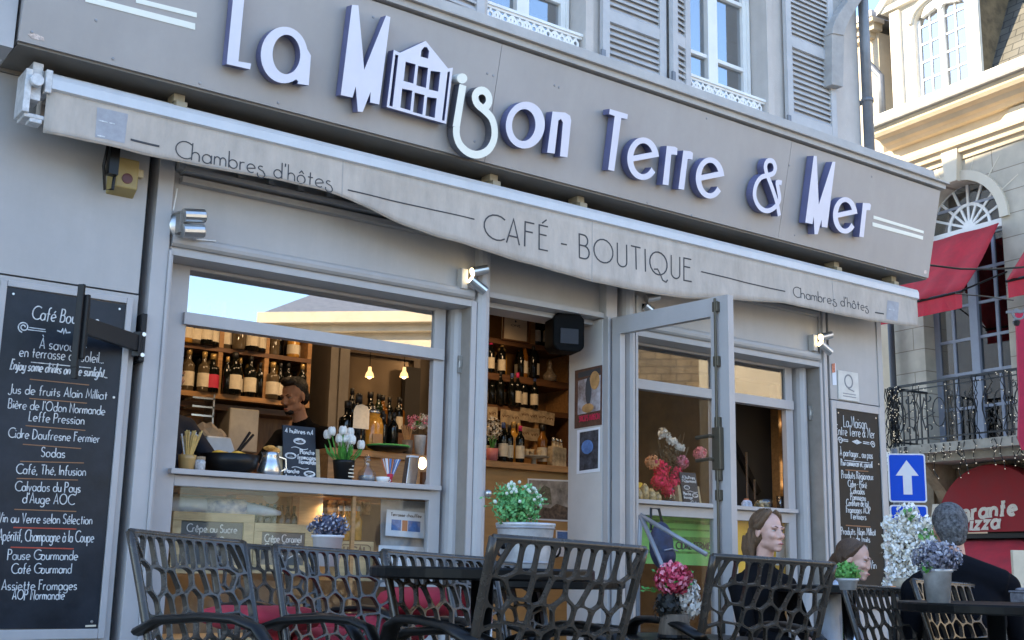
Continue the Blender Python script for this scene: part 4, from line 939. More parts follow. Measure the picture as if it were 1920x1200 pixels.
o = obj('label', m, label_cream, t); o.matrix_parent_inverse = Matrix.LocRotScale(t.location, t.rotation_euler, t.scale).inverted()
t = thing('glass_jar', 'tall amber glass jar glowing on the wooden bar', 'jar', loc=tuple(FC.w(FC.px(688, 850)[0], rz_, .05)))
obj('glass', MB().lathe((0, 0, 0), [(.068, .0), (.072, .02), (.072, .17), (.06, .21), (.045, .225), (.05, .24)], 18), gl_honey, t, smooth=True)
obj('lid', MB().lathe((0, 0, .24), [(.05, 0), (.05, .02), (.02, .03), (.018, .05)], 14), steel, t, smooth=True)
m = MB(); m.b3(-.035, .035, -.075, -.071, .05, .11); obj('label', m, gl_amber, t)
t = thing('serving_tray', 'black oval tray with a green rim on the wooden bar', 'tray', loc=tuple(FC.w(FC.px(708, 848)[0], rz_, .12)))
obj('dish', MB().lathe((0, 0, 0), [(.08, .0), (.13, .02), (.135, .032)], 20), black_plastic, t, smooth=True); obj('rim', MB().lathe((0, 0, 0), [(.133, .032), (.14, .036), (.14, .042), (.133, .04)], 20, cap=False), mat('green_rim', (.08, .4, .1), .4), t, smooth=True)

# ---- small things on the hatch sill
FSl = FY(.27); SZ = 1.240
def sx(x, off=0.0): return FSl.px(x, 885)[0]
def sp(x, off=0.0): return (FSl.px(x, 885, off)[0], .27 - off, SZ)
def flower_ball(mb, c, r, n, size, flat=.7, shell=.55):
    c = Vector(c); r = Vector(r) if isinstance(r, (tuple, list)) else Vector((r, r, r))
    for _ in range(n):
        d = rnd_unit(); k = random.uniform(shell, 1.0); p = c + Vector((d.x * r.x, d.y * r.y, d.z * r.z)) * k
        u = (d.orthogonal().normalized() + rnd_unit() * .5).normalized(); nrm = (d + rnd_unit() * flat).normalized(); u = (u - nrm * u.dot(nrm)).normalized(); v = nrm.cross(u); s = size * random.uniform(.6, 1.15)
        lift = nrm * s * .35
        mb.add([p - u * s, p - v * s * .6 + lift * .4, p + u * s + lift, p + v * s * .6 + lift * .4], [(0, 1, 2, 3)])
def leaves(mb, c, r, n, size, up=.4):
    flower_ball(mb, c, r, n, size, flat=1.0, shell=.2)
def fan(mb, base, n, h, spread, r, wob_=.1):
    for i in range(n):
        q = random.uniform(0, 2 * pi); s = random.uniform(.2, 1) * spread
        mb.tube([base, (base[0] + cos(q) * s, base[1] + sin(q) * s, base[2] + h * random.uniform(.85, 1.05))], r, 5)
t = thing('straw_cup', 'glass of yellow striped straws at the left end of the hatch sill', 'cup', loc=sp(349))
obj('cup', MB().lathe((0, 0, 0), [(.035, 0), (.045, .07), (.047, .09)], 14), mat('honey_cup', (.45, .28, .10), .2), t, smooth=True)
m = MB(); fan(m, (0, 0, .02), 34, .19, .065, .0045); obj('straws', m, rope_m, t)
m = MB(); fan(m, (0, 0, .02), 14, .185, .062, .0046); obj('white_straws', m, chalk, t)
t = thing('jam_jar', 'small pale jar between straw cup and black bowl on the sill', 'jar', loc=sp(374, .02)); obj('glass', MB().lathe((0, 0, 0), [(.026, 0), (.028, .06), (.022, .07)], 12), mat('pale_jar', (.5, .5, .5), .2, var=.5, scale=60), t, smooth=True); obj('lid', MB().lathe((0, 0, .07), [(.025, 0), (.025, .015)], 12), kraft, t)
t = thing('fruit_bowl', 'black bowl of yellow fruit with tongs on the hatch sill', 'bowl', loc=sp(428, -.1))
obj('bowl', MB().lathe((0, 0, 0), [(.09, .0), (.145, .05), (.16, .115), (.152, .115), (.135, .05), (.05, .02)], 22), black_plastic, t, smooth=True)
for dx, dy in ((-.06, 0), (.03, -.03), (.08, .03), (-.01, .05)): obj('lemon', MB().ell((dx, dy, .10), (.05, .042, .038), 12), lemon, t, smooth=True)
m = MB(); m.tube([(.02, 0, .1), (.13, .05, .25)], .008, 6); m.tube([(.03, .02, .1), (.155, .06, .24)], .008, 6); obj('tongs', m, black_metal, t)
t = thing('water_pitcher', 'shiny metal pitcher garnished with orange slices on the sill', 'pitcher', loc=sp(505, -.04))
obj('body', MB().lathe((0, 0, 0), [(.05, 0), (.065, .04), (.05, .09), (.04, .12), (.048, .14)], 18), steel, t, smooth=True); obj('handle', MB().tube([(.05, 0, .12), (.09, 0, .11), (.095, 0, .06), (.06, 0, .04)], .006, 6), steel, t)
m = MB()
for i in range(5): m.ell((random.uniform(-.03, .06), random.uniform(-.03, .03), .15 + random.uniform(-.01, .02)), (.03, .02, .012), 8)
obj('orange_slices', m, mat('orange_slice', (.7, .32, .06), .6), t)
def chalk_sign(p, wd, ht, lines, label, ph=SZ):
    t = thing('chalk_sign', label, 'sign', loc=p)
    F = Fr((0, 0, 0), (1, 0, 0), (0, .18, 1))
    obj('board', MB().box(F, -wd / 2, wd / 2, 0, ht, -.012, 0), slate, t); obj('stand', MB().box(F, -wd / 2 - .025, -wd / 2 + .01, 0, ht * .62, -.06, -.013).box(F, wd / 2 - .01, wd / 2 + .03, 0, ht * .62, -.06, -.013), wood_pale, t)
    m = MB()
    for kind, tx, a, b, ww, cp in lines:
        if kind == 't': textw(m, F, tx, a, b, ww, cp, .0055, .0012)
        elif kind == 'w': m.ribbon(F, [(a + ww * (i / 8 - .5), b + cp * sin(i * .8)) for i in range(9)], .004, .0012, .0022)
    obj('lettering', m, chalk, t)
    m = MB(); m2 = MB()
    for kind, tx, a, b, ww, cp in lines:
        if kind == 'o':
            m.poly(F, [(a + ww / 2 * cos(q * pi / 9), b + cp * sin(q * pi / 9)) for q in range(18)], .0012, .002); textw(m2, F, tx, a, b - cp * .45, ww * .6, cp * .9, .005, .0021)
    if m.v: obj('price_oval', m, chalk, t); obj('price', m2, slate, t)
    return t
w0 = abs(sx(600) - sx(537)) * .98; h0 = .31
chalk_sign((sx(569), .30, SZ - .005), w0, h0, [('t', '4 huîtres n°4'.replace('°', '.'), 0, h0 - .042, w0 * .85, .026), ('o', '6€'.replace('€', ''), 0, h0 - .085, .075, .018), ('w', '', 0, h0 - .125, .10, .006), ('o', '8', -.055, h0 - .17, .07, .018),
    ('t', 'Planche', .045, h0 - .155, .085, .024), ('t', 'fromages', .04, h0 - .185, .11, .024), ('t', 'Normande', .045, h0 - .21, .1, .024), ('w', '', .0, h0 - .235, .10, .005), ('t', 'Planche', -.05, .045, .085, .022), ('t', 'charcuterie', -.045, .015, .1, .022), ('o', '9', .055, .045, .07, .018)],
    'black chalk sign with white price ovals in the middle of the sill')
t = thing('tulip_pot', 'white tulips in a black pot beside the chalk sign', 'flower pot', loc=sp(644, -.01))
obj('pot', MB().lathe((0, 0, 0), [(.048, 0), (.06, .11), (.063, .125)], 16), black_plastic, t, smooth=True)
Fp = Fr((0, -.060, 0), (1, 0, 0), (0, .1, 1)); m = MB(); 
for k, z in enumerate((.03, .05, .07, .09)): m.box(Fp, .0, .035, z, z + .007, 0, .002)
obj('lettering', m, label_cream, t)
m = MB(); st = []
for i in range(13):
    q = random.uniform(0, 2 * pi); s = random.uniform(.02, .11); z = .20 + random.uniform(-.03, .08); p = Vector((cos(q) * s, sin(q) * s * .7, z)); st.append(p); m.tube([(0, 0, .1), (p.x * .6, p.y * .6, .15), p], .004, 5)
    m.add([(p.x * .4, p.y * .4, .11), (p.x * .9 + .012, p.y * .9, .16), (p.x * 1.15, p.y * 1.15, .21), (p.x * .9 - .012, p.y * .9, .16)], [(0, 1, 2, 3)])
obj('stems', m, leaf_d, t)
m = MB()
for p in st:
    for k in range(5): q = k * 2 * pi / 5; m.ell(p + Vector((cos(q) * .011, sin(q) * .011, .015)), (.013, .013, .026), 7)
obj('tulip_heads', m, petal_white, t, smooth=True)
def cupflowers(p, label, rc, hc, mats_, spread, hh, cupm):
    t = thing('flower_cup', label, 'flower pot', loc=p)
    obj('cup', MB().lathe((0, 0, 0), [(rc * .75, 0), (rc, hc), (rc * 1.05, hc + .004)], 16), cupm, t, smooth=True)
    for nm, mm, cnt in mats_:
        m = MB()
        for i in range(cnt):
            q = random.uniform(0, 2 * pi); s = random.uniform(0, spread); c = (cos(q) * s, sin(q) * s, hc + hh * random.uniform(.4, 1)); flower_ball(m, c, .028, 30, .011)
        obj(nm, m, mm, t)
    return t
cupflowers(tuple(FC.w(FC.px(768, 850)[0], rz_, .12)), 'zinc cup of pink and cream flowers on the wooden bar', .04, .12, [('pink_flowers', petal_pink, 6), ('cream_flowers', petal_cream, 8), ('foliage', leaf_d, 4)], .07, .12, zinc_pot)
t = thing('bitters_cup', 'dark cup of wooden sticks beside the zinc cup on the bar', 'cup', loc=tuple(FC.w(FC.px(748, 850)[0], rz_, .1))); obj('cup', MB().lathe((0, 0, 0), [(.03, 0), (.035, .09)], 12), mat('dull_cup', (.12, .1, .08), .4), t, smooth=True); m = MB(); fan(m, (0, 0, .03), 22, .15, .05, .003); obj('sticks', m, wood, t)
t = thing('decanter', 'round glass decanter on the sill right of the tulips', 'decanter', loc=sp(688, -.02)); obj('glass', MB().lathe((0, 0, 0), [(.04, 0), (.055, .03), (.05, .07), (.02, .1), (.016, .13), (.025, .14)], 16), clear_glass, t, smooth=True); obj('stopper', MB().ell((0, 0, .15), .02, 10), clear_glass, t, smooth=True); obj('liquid', MB().lathe((0, 0, 0), [(.035, .004), (.048, .03), (.045, .05)], 14), mat('pale_liquid', (.2, .2, .22), .2), t)
t = thing('sugar_cup', 'small white porcelain cup beside the striped paper cone', 'cup', loc=sp(718, .03)); obj('cup', MB().lathe((0, 0, 0), [(.022, 0), (.036, .03), (.04, .045), (.035, .045), (.02, .01)], 14), white_paint, t, smooth=True); obj('handle', MB().tube([(.036, 0, .04), (.052, 0, .03), (.036, 0, .012)], .004, 6), white_paint, t)
t = thing('paper_cone_holder', 'holder of red, white and blue striped paper straws on the sill', 'straw holder', loc=sp(731, -.03))
obj('foot', MB().lathe((0, 0, 0), [(.022, 0), (.012, .02), (.02, .07)], 12), label_red, t)
for nm, mm, s0 in (('red_straws', paper_red, -1), ('blue_straws', paper_blue, 1), ('white_straws', paper, 0)):
    m = MB()
    for i in range(14): x = s0 * .018 + random.uniform(-.045, .045); m.tube([(x * .25, 0, .05), (x, random.uniform(-.02, .02), .155)], .0042, 5)
    obj(nm, m, mm, t)
t = thing('napkin_holder', 'slanted steel napkin holder at the right of the hatch sill', 'napkin holder', loc=sp(771, 0)); F = Fr((0, 0, 0), (1, 0, 0), (.12, 0, 1)); obj('body', MB().box(F, -.035, .035, 0, .175, -.05, .0), steel, t, bevel=.004); obj('napkins', MB().box(F, -.03, .03, .02, .185, -.045, -.006), paper, t)
t = thing('globe_lamp', 'pair of lit globe bulbs on a wooden foot at the right of the sill', 'lamp', loc=sp(797, -.08))
for dx in (-.022, .035): obj('bulb', MB().ell((dx, 0, .15), (.026, .026, .036), 12), bulb_m, t, smooth=True)
obj('foot', MB().lathe((0, 0, 0), [(.05, 0), (.03, .03), (.03, .1)], 12), wood_dark, t)
t = thing('ceramic_vase', 'slim pale ceramic vase in the right corner of the hatch', 'vase', loc=sp(806, 0)); obj('body', MB().lathe((0, 0, 0), [(.02, 0), (.03, .03), (.016, .07), (.022, .1), (.012, .12)], 12), mat('pale_ceramic', (.4, .4, .37), .4), t, smooth=True); obj('flower', MB().ell((0, 0, .145), .022, 8), petal_white, t, smooth=True)
m = MB(); m.b3(sx(811), sx(811) + .02, .27, .34, 1.24, 1.97); m.b3(sx(811) + .045, sx(811) + .065, .3, .37, 1.24, 1.97); tag(obj('hatch_post', m, wood), 'lit wooden upright strip at the right side of the hatch', 'post')
t = thing('wall_lamp', 'round lit bulb above the beige lamp shade by the hatch', 'lamp', loc=tuple(FC.w(*FC.px(803, 758), .2))); obj('bulb', MB().ell((0, 0, 0), .034, 12), spot_m, t, smooth=True); obj('base', MB().tube([(.02, .01, 0), (.07, .05, 0)], .015, 8), nickel, t)
t = thing('straw_hat', 'beige woven dome shade by the right side of the hatch', 'shade', loc=tuple(FC.w(*FC.px(806, 815), .1))); obj('dome', MB().lathe((0, 0, 0), [(.09, 0), (.085, .08), (.06, .15), (.02, .18)], 16), mat('beige_weave', (.42, .32, .2), .8, bump=.3), t, smooth=True); obj('band', MB().lathe((0, 0, 0), [(.092, .01), (.09, .03)], 16, cap=False), kraft, t)
# till and paper bags in front of the barman
FD1 = FY(.95)
P = FD1.pl([(372, 835), (450, 835), (450, 868), (372, 868)]); t = thing('cash_register', 'white machine with round knobs in front of the barman', 'machine', loc=(P[0][0], .95, P[2][1]))
wd_ = P[1][0] - P[0][0]; m = MB(); m.add([(0, -.1, -.1), (wd_, -.1, -.1), (wd_, .15, -.1), (0, .15, -.1), (.03, -.04, .14), (wd_ * .7, -.04, .14), (wd_ * .7, .12, .14), (.03, .12, .14)], [(0, 3, 2, 1), (4, 5, 6, 7), (0, 1, 5, 4), (1, 2, 6, 5), (2, 3, 7, 6), (3, 0, 4, 7)])
obj('body', m, mat('pale_enamel', (.5, .54, .54), .3), t, bevel=.01)
for i in range(3): obj('knob', MB().ell((.06 + i * .075, -.095, .03 - i * .0), (.014, .012, .022), 8), black_plastic, t)
for i, (x, y, s) in enumerate(((385, 815, 1), (405, 808, 1.15), (425, 818, .9))):
    p = FD1.w(*FD1.px(x, y), -.15); m = MB(); m.ell(p, (.07 * s, .05, .055 * s), 9)
    m.v = [tuple(Vector(v) + rnd_unit() * .014) for v in m.v]
    tag(obj('paper_bag', m, kraft), ['crumpled paper bag at left above the white machine', 'largest crumpled paper bag, in the middle above the white machine', 'crumpled paper bag nearest the barman above the white machine'][i], 'bag', 'paper bags on the machine')

# ---- lower glass case under the hatch
FV = FY(.33)
m = MB(); m.b3(2.05, 3.75, .75, .8, .2, 1.16); tag(obj('case_back', m, mat('case_back_brown', (.17, .13, .085), .7, var=.3, scale=4)), 'brown board at the back of the glass case below the hatch', 'board')
m = MB(); m.b3(2.05, 3.75, .29, .75, .2, .42); tag(obj('case_floor', m, wood_pale), 'pale wooden floor of the glass case below the hatch', 'board')
def framed_slate(P, label, lines):
    q = FV.pl(P); x0, x1 = q[0][0], q[1][0]; z1_, z0_ = q[0][1], q[3][1]
    t = thing('framed_slate', label, 'menu board', 'framed slates in the glass case', loc=(x0, .34, z0_)); F = Fr((0, 0, 0), (1, 0, 0), (0, 0, 1)); w_, h_ = x1 - x0, z1_ - z0_; b = .045
    obj('frame', MB().box(F, 0, w_, h_ - b, h_, -.02, .012).box(F, 0, w_, 0, b, -.02, .012).box(F, 0, b, b, h_ - b, -.02, .01).box(F, w_ - b * 1.3, w_, b, h_ - b, -.02, .01), wood_pale, t, bevel=.002)
    obj('slate', MB().box(F, b, w_ - b * 1.3, b, h_ - b, -.015, .0), mat('grey_slate', (.085, .09, .095), .6, var=.2), t)
    m = MB()
    for tx, fz, ww in lines: textw(m, F, tx, b + (w_ - 2.3 * b) / 2, h_ - b - fz, (w_ - 2.3 * b) * ww, .040, .005, .001)
    m.ribbon(F, [(w_ * .42 + i * .012, h_ - b - lines[-1][1] - .03 + .008 * sin(i * 1.1)) for i in range(9)], .005, .001, .002)
    obj('lettering', m, chalk, t)
    return t
framed_slate([(326, 958), (478, 965), (478, 1075), (326, 1075)], 'wood framed slate chalked with sugar pancake in the glass case', [('Crêpe au Sucre', .055, .8)])
framed_slate([(478, 980), (592, 986), (592, 1075), (478, 1075)], 'wood framed slate chalked with caramel and whipped cream pancakes', [('Crêpe Caramel', .052, .84), ('Crêpe Chantilly', .10, .82)])
t = thing('wrapped_parcel', 'long blue and white wrapped parcel lying above the left slate', 'parcel')
a = FV.w(*FV.px(322, 945), -.12); b = FV.w(*FV.px(400, 948), -.1); c = FV.w(*FV.px(470, 952), -.08); d = FV.w(*FV.px(535, 962), -.06)
obj('wrap', MB().tube([a, a.lerp(b, .98)], .042, 12), mat('pale_blue_wrap', (.5, .6, .75), .3, var=.15), t, smooth=True); obj('printed_wrap', MB().tube([b, c], .045, 12), mat('printed_wrap', (.65, .66, .66), .4, var=.75, scale=16, alt=(.12, .18, .4)), t, smooth=True); obj('tail', MB().tube([c, c.lerp(d, .6), d], [.035, .026, .012], 12), mat('pale_blue_wrap', (.5, .6, .75), .3), t, smooth=True)
P = FV.pl([(440, 918), (535, 925), (535, 952), (440, 945)], -.3); m = MB(); m.b3(P[0][0], P[1][0], .6, .74, P[3][1], P[0][1] + .0); t = obj('wooden_box', m, mat('orange_box', (.42, .22, .05), .6, var=.3, scale=5), bevel=.004); tag(t, 'orange wooden box at the back of the glass case', 'box')
obj('round_stamp', MB().lathe((P[1][0] - .1, .598, (P[0][1] + P[3][1]) / 2 + .02), [(.05, 0), (.05, .003)], 18, Matrix.Rotation(pi / 2, 3, 'X')), paper_cream, t)
P = FV.pl([(552, 925), (605, 930), (605, 985), (552, 985)], -.2); m = MB(); m.b3(P[0][0], P[1][0], .52, .7, P[2][1] - .1, P[0][1]); t = obj('wooden_crate', m, wood_pale, bevel=.004); tag(t, 'upright pale wooden crate end in the middle of the glass case', 'crate'); obj('batten', MB().b3(P[0][0] - .02, P[0][0] + .02, .50, .52, P[2][1] - .1, P[0][1]), wood, t)
for i, (x, y) in enumerate(((492, 974), (505, 975), (518, 976), (532, 977), (545, 978), (557, 979), (569, 980))):
    place_bottle('small', [gl_green, gl_clear, gl_dark][i % 3], None, None, tuple(FV.w(FV.px(x, y)[0], FV.px(x, y)[1] - .06, -.12)), f'small corked bottle behind the right slate, {ORD[i]} from left', 'small bottles in the glass case', .8)
for i, x in enumerate((652, 663, 671, 685)):
    p = FV.px(x, 1013); place_bottle('small', gl_honey if i else gl_amber, None, chalk, tuple(FV.w(p[0], p[1], -.1)), f'orange juice bottle with white cap, {ORD[i]} of four above the stamped crate', 'orange juice bottles', 1.0)
P = FV.pl([(633, 1014), (703, 1018), (703, 1090), (633, 1090)]); t = obj('stamped_crate', MB().b3(P[0][0], P[1][0], .34, .55, P[2][1], P[0][1]), wood_pale, bevel=.004); tag(t, 'pale wooden crate with burnt capital letters in the glass case', 'crate')
m = MB(); F = FY(.338); textw(m, F, 'UGAL', (P[0][0] + P[1][0]) / 2, P[0][1] - .075, (P[1][0] - P[0][0]) * .62, .045, .009); cx_ = (P[0][0] + P[1][0]) / 2; hw_ = (P[1][0] - P[0][0]) * .4
m.ribbon(F, [(cx_ - hw_, P[0][1] - .09), (cx_ - hw_, P[0][1] - .03), (cx_ - hw_ + .02, P[0][1] - .018), (cx_ + hw_ - .02, P[0][1] - .018), (cx_ + hw_, P[0][1] - .03), (cx_ + hw_, P[0][1] - .09)], .005, .001, .002); obj('lettering', m, wood_dark, t)
t = thing('glass_stack', 'stack of dusty glasses and jars at the back of the glass case', 'glassware')
for i in range(5):
    for k in range(3):
        p = FV.px(622 + i * 16, 965 - k * 17, -.3); obj('tumbler', MB().lathe(FV.w(p[0], p[1], -.3), [(.026, 0), (.032, .06), (.028, .06), (.024, .01)], 10), mat('dusty_glass', (.45, .37, .24), .25, var=.4, scale=40), t, smooth=True)
P = FV.pl([(725, 955), (799, 961), (796, 1010), (722, 1004)], .06); F = FY(.27)
t = obj('notice', MB().poly(F, [F.px(x, y) for x, y in ((725, 955), (799, 962), (797, 1010), (722, 1004))], .0, .002), paper); tag(t, 'white notice with blue pictures taped inside the lower pane', 'notice')
for (x0, x1, mm) in ((734, 752, paper_blue), (754, 764, paper_red), (765, 788, paper_blue)):
    obj('picture', MB().poly(F, [F.px(x, y) for x, y in ((x0, 973 + (x0 - 725) * .08), (x1, 973 + (x1 - 725) * .08), (x1 - 1, 993 + (x1 - 725) * .08), (x0 - 1, 993 + (x0 - 725) * .08))], .002, .003), mm, t)
m = MB(); text(m, F, 'Terrasse chauffée', (733, 967), (790, 971), .018, .003, off=.003); obj('lettering', m, ink, t)
t = obj('notice', MB().poly(F, [F.px(x, y) for x, y in ((710, 1022), (796, 1026), (795, 1075), (708, 1075))], .0, .002), paper); tag(t, 'white sheet standing at the foot of the lower pane, mostly hidden by a chair', 'notice')
m = MB(); P = F.pl([(714, 930), (803, 940), (800, 1100), (712, 1100)], -.05); m.poly(FY(.32), P, 0, .004); tag(obj('marble_board', m, mat('grey_marble', (.5, .5, .52), .4, var=.35, scale=5)), 'grey marbled board behind the white notice', 'board')

# ---- doorway : wine shelf, bar front
FE = FY(2.65)
def Ez(x, y): return FE.px(x, y)[1]
x0, x1 = FE.px(880, 700)[0], FE.px(1064, 700)[0]
sh = thing('wine_shelf', 'tall dark wooden wine shelf seen through the open door', 'shelf')
m = MB(); m.b3(x0, x1, 2.95, 2.98, .9, 3.28); obj('back', m, mat('amber_shelf_back', (.20, .10, .03), .6, var=.35, scale=4), sh)
bz = [Ez(990, 645), Ez(990, 709), Ez(990, 767)]
for z, t_h in zip(bz, (.045, .06, .05)): obj('board', MB().b3(x0, x1, 2.62, 2.95, z - t_h, z), wood_dark, sh, bevel=.003)
obj('upright', MB().b3(x1, x1 + .05, 2.6, 2.97, .9, 3.28), wood_dark, sh)
ux = FE.px(996, 600)[0]; obj('upright', MB().b3(ux - .025, ux + .025, 2.62, 2.95, bz[0], 3.28), wood, sh)
obj('side_panel', MB().b3(x1 - .01, x1, 2.64, 2.95, bz[1], bz[0] - .05).b3(x1 - .01, x1, 2.64, 2.95, bz[2], bz[1] - .06), wood, sh)
ux = FE.px(1005, 800)[0]; obj('upright', MB().b3(ux - .02, ux + .02, 2.64, 2.95, Ez(990, 868), bz[2] - .05), wood, sh)
P = FE.pl([(942, 578), (987, 583), (986, 643), (940, 636)], .05); t = obj('framed_print', MB().poly(FE, P, .05, .07), paper_cream); tag(t, 'cream picture in a thin frame standing on the top wine shelf', 'picture')
m = MB(); m.ribbon(FE, P, .012, .07, .078, True); obj('frame', m, wood_dark, t)
m = MB(); cx_ = (P[0][0] + P[1][0]) / 2; cz = (P[0][1] + P[3][1]) / 2; textw(m, FE, 'CAVE', cx_, cz - .01, .10, .016, .003, .0705); m.lathe(FE.w(cx_, cz + .035, .071), [(.01, 0), (.008, .001)], 10, Matrix.Rotation(pi / 2, 3, 'X')); obj('lettering', m, ink, t)
back_row(FE, bz[1], (928, 952, 962, 990, 1014, 1022), 'on the second wine shelf', 'wine bottles on the shelves', -.14, ('wine', 'tall'), ORD2)
back_row(FE, bz[2], (918, 929, 943, 960, 990, 1005), 'on the third wine shelf', 'wine bottles on the shelves', -.14, ('wine', 'tall'), ORD2)
back_row(FE, bz[0], (1014, 1033, 1048), 'on the top wine shelf', 'wine bottles on the shelves', -.14, ('wine',), ORD2)
FE._board = bz[0]; row(FE, 2.65, 640, [(1008, 'wine', gl_dark, label_cream, cap_gold, 1), (1024, 'wine', gl_dark, label_cream, cap_gold, 1.02), (1040, 'wine', gl_dark, label_cream, cap_gold, .98)], 'on the top wine shelf', 'wine bottles on the shelves')
FE._board = bz[1]; row(FE, 2.65, 700, [(918, 'wine', gl_dark, label_cream, cap_pink, .95), (942, 'wine', gl_dark, label_cream, cap_gold, .95), (975, 'tall', gl_dark, None, cap_black, .9), (984, 'tall', gl_amber, label_cream, cap_black, .95), (995, 'wine', gl_dark, None, cap_black, .95), (1006, 'wine', gl_dark, label_cream, cap_gold, 1.02)], 'on the second wine shelf', 'wine bottles on the shelves')
FE._board = bz[2]; row(FE, 2.65, 760, [(924, 'wine', gl_dark, None, cap_black, .85), (934, 'wine', gl_dark, None, cap_black, .98), (953, 'wine', gl_dark, None, cap_blue, .95), (966, 'wine', gl_dark, label_cream, cap_pink, 1.0), (976, 'wine', gl_dark, label_cream, cap_gold, .9), (984, 'wine', gl_dark, label_cream, cap_gold, 1.02), (998, 'wine', gl_dark, label_cream, cap_blue, .95)], 'on the third wine shelf', 'wine bottles on the shelves')
FE._board = None
t = thing('glass_decanter', 'cut glass decanter at the right of the second wine shelf', 'decanter', loc=tuple(FE.w(FE.px(1031, 700)[0], bz[1], 0))); obj('glass', MB().lathe((0, 0, 0), [(.06, 0), (.065, .05), (.03, .09), (.02, .13), (.03, .14)], 14), mat('smoky_cut_glass', (.25, .2, .14), .15, var=.4, scale=50), t, smooth=True); obj('stopper', MB().ell((0, 0, .16), (.022, .022, .03), 10), mat('smoky_cut_glass', (.25, .2, .14), .15), t, smooth=True)
m = MB()
for i, (x, y) in enumerate(((923, 775), (948, 780), (966, 783), (984, 777), (1000, 780), (1016, 782), (1030, 785), (985, 812), (1002, 815), (948, 798))):
    p = FE.px(x, y, .03); q = random.uniform(-.1, .1); m = MB(); F = Fr(FE.w(*p, .03), (cos(q), sin(q) * .3, sin(q)), (-sin(q), 0, cos(q))); m.box(F, -.055, .055, -.055, .055, 0, .002)
    o = obj('price_card', m, mat('printed_card', (.40, .31, .2), .7, var=.45, scale=18)); tag(o, f'printed paper card hanging from the wine shelf, {ORD[i]} in reading order', 'card', 'paper cards on the wine shelf'); m = MB(); textw(m, F, 'vin', 0, -.01, .07, .035, .006, .002); obj('lettering', m, wood_dark, o)
FG = FY(1.75)
cz = FG.px(990, 870)[1]; x0, x1 = FG.px(870, 870)[0], FG.px(1090, 870)[0]
br = thing('bar', 'honey wood bar front with a photograph on it in the doorway', 'bar')
obj('top', MB().b3(x0, x1, 1.7, 2.3, cz - .05, cz), wood, br, bevel=.004); obj('front', MB().b3(x0, x1, 1.78, 1.83, -.05, cz - .05), mat('plywood', (.42, .24, .085), .5, var=.15, scale=4, stretch=(1, 1, 6)), br)
m = MB()
for i in range(16): p = FG.px(925 + random.uniform(0, 35), 905 + random.uniform(0, 22), -.02); m.ell(FG.w(*p, -.03), (.004, .001, .004), 6)
obj('red_specks', m, label_red, br)['kind'] = 'stuff'
back_row(FG, cz, (918, 932, 947, 965, 982, 992, 1036), 'on the bar in the doorway', 'wine bottles on the bar', -.12, ('wine', 'spirit', 'tall'), ORD2)
FG._board = cz; row(FG, 1.75, 866, [(938, 'wine', gl_dark, label_cream, cap_blue, .98), (955, 'wine', gl_dark, label_cream, cap_black, .95), (973, 'wine', gl_dark, label_cream, cap_pink, .95), (926, 'wine', gl_dark, None, cap_black, .85)], 'on the bar in the doorway', 'wine bottles on the bar')
for i, x in enumerate((1045, 1056, 1067)):
    t = thing('glass_carafe', f'square glass carafe on the bar, {ORD[i]} of three from left', 'carafe', 'carafes on the bar', loc=tuple(FG.w(FG.px(x, 866)[0], cz, -.05 - .03 * i))); obj('glass', MB().b3(-.035, .035, -.035, .035, 0, .16).lathe((0, 0, .16), [(.02, 0), (.015, .03), (.02, .04)], 10), mat('lit_carafe', (.48, .38, .24), .12, var=.5, scale=14), t, bevel=.006); obj('stopper', MB().ell((0, 0, .215), .018, 8), steel, t, smooth=True)
t = thing('cake_stand', 'low glass cake stand with small glasses on the bar', 'cake stand', loc=tuple(FG.w(FG.px(1008, 868)[0], cz, -.05))); obj('plate', MB().lathe((0, 0, 0), [(.06, 0), (.02, .01), (.02, .05), (.12, .06), (.125, .07), (.0, .066)], 20), mat('old_glass', (.4, .36, .28), .15, var=.3, scale=30), t, smooth=True)
for dx in (-.07, -.02, .05): obj('glass', MB().lathe((dx, 0, .07), [(.016, 0), (.022, .05)], 10), mat('lit_carafe', (.48, .38, .24), .12), t, smooth=True)
P = FG.pl([(989, 897), (1080, 901), (1080, 979), (988, 974)], -.03); t = obj('photo_print', MB().poly(FG, P, -.03, -.026), paper); tag(t, 'photograph of a harbour scene pinned on the bar front', 'picture')
cxp = (P[0][0] + P[1][0]) / 2
obj('print', MB().poly(FG, [(P[0][0] + .012, P[0][1] - .012), (P[1][0] - .012, P[1][1] - .012), (P[2][0] - .012, P[2][1] + .012), (P[3][0] + .012, P[3][1] + .012)], -.0255, -.0245), mat('sepia_print', (.30, .27, .24), .5, var=.6, scale=9), t)
m = MB(); zt_ = P[0][1]; zb_ = P[3][1]; hgt = zt_ - zb_
m.poly(FG, [(P[0][0] + .012, zb_ + .014), (P[1][0] - .012, zb_ + .014), (P[1][0] - .012, zb_ + hgt * .3), (cxp + .04, zb_ + hgt * .42), (cxp - .02, zb_ + hgt * .3), (P[0][0] + .012, zb_ + hgt * .36)], -.0245, -.0235); obj('quay', m, mat('brown_quay', (.12, .085, .06), .6, var=.8, scale=30), t)
m = MB(); m.poly(FG, [(P[0][0] + .06, zb_ + hgt * .4), (P[0][0] + .10, zb_ + hgt * .7), (P[0][0] + .16, zb_ + hgt * .86), (P[0][0] + .22, zb_ + hgt * .8), (P[0][0] + .24, zb_ + hgt * .4)], -.0245, -.0235); obj('tree_mass', m, mat('sepia_trees', (.14, .13, .09), .6, var=.6, scale=40), t)
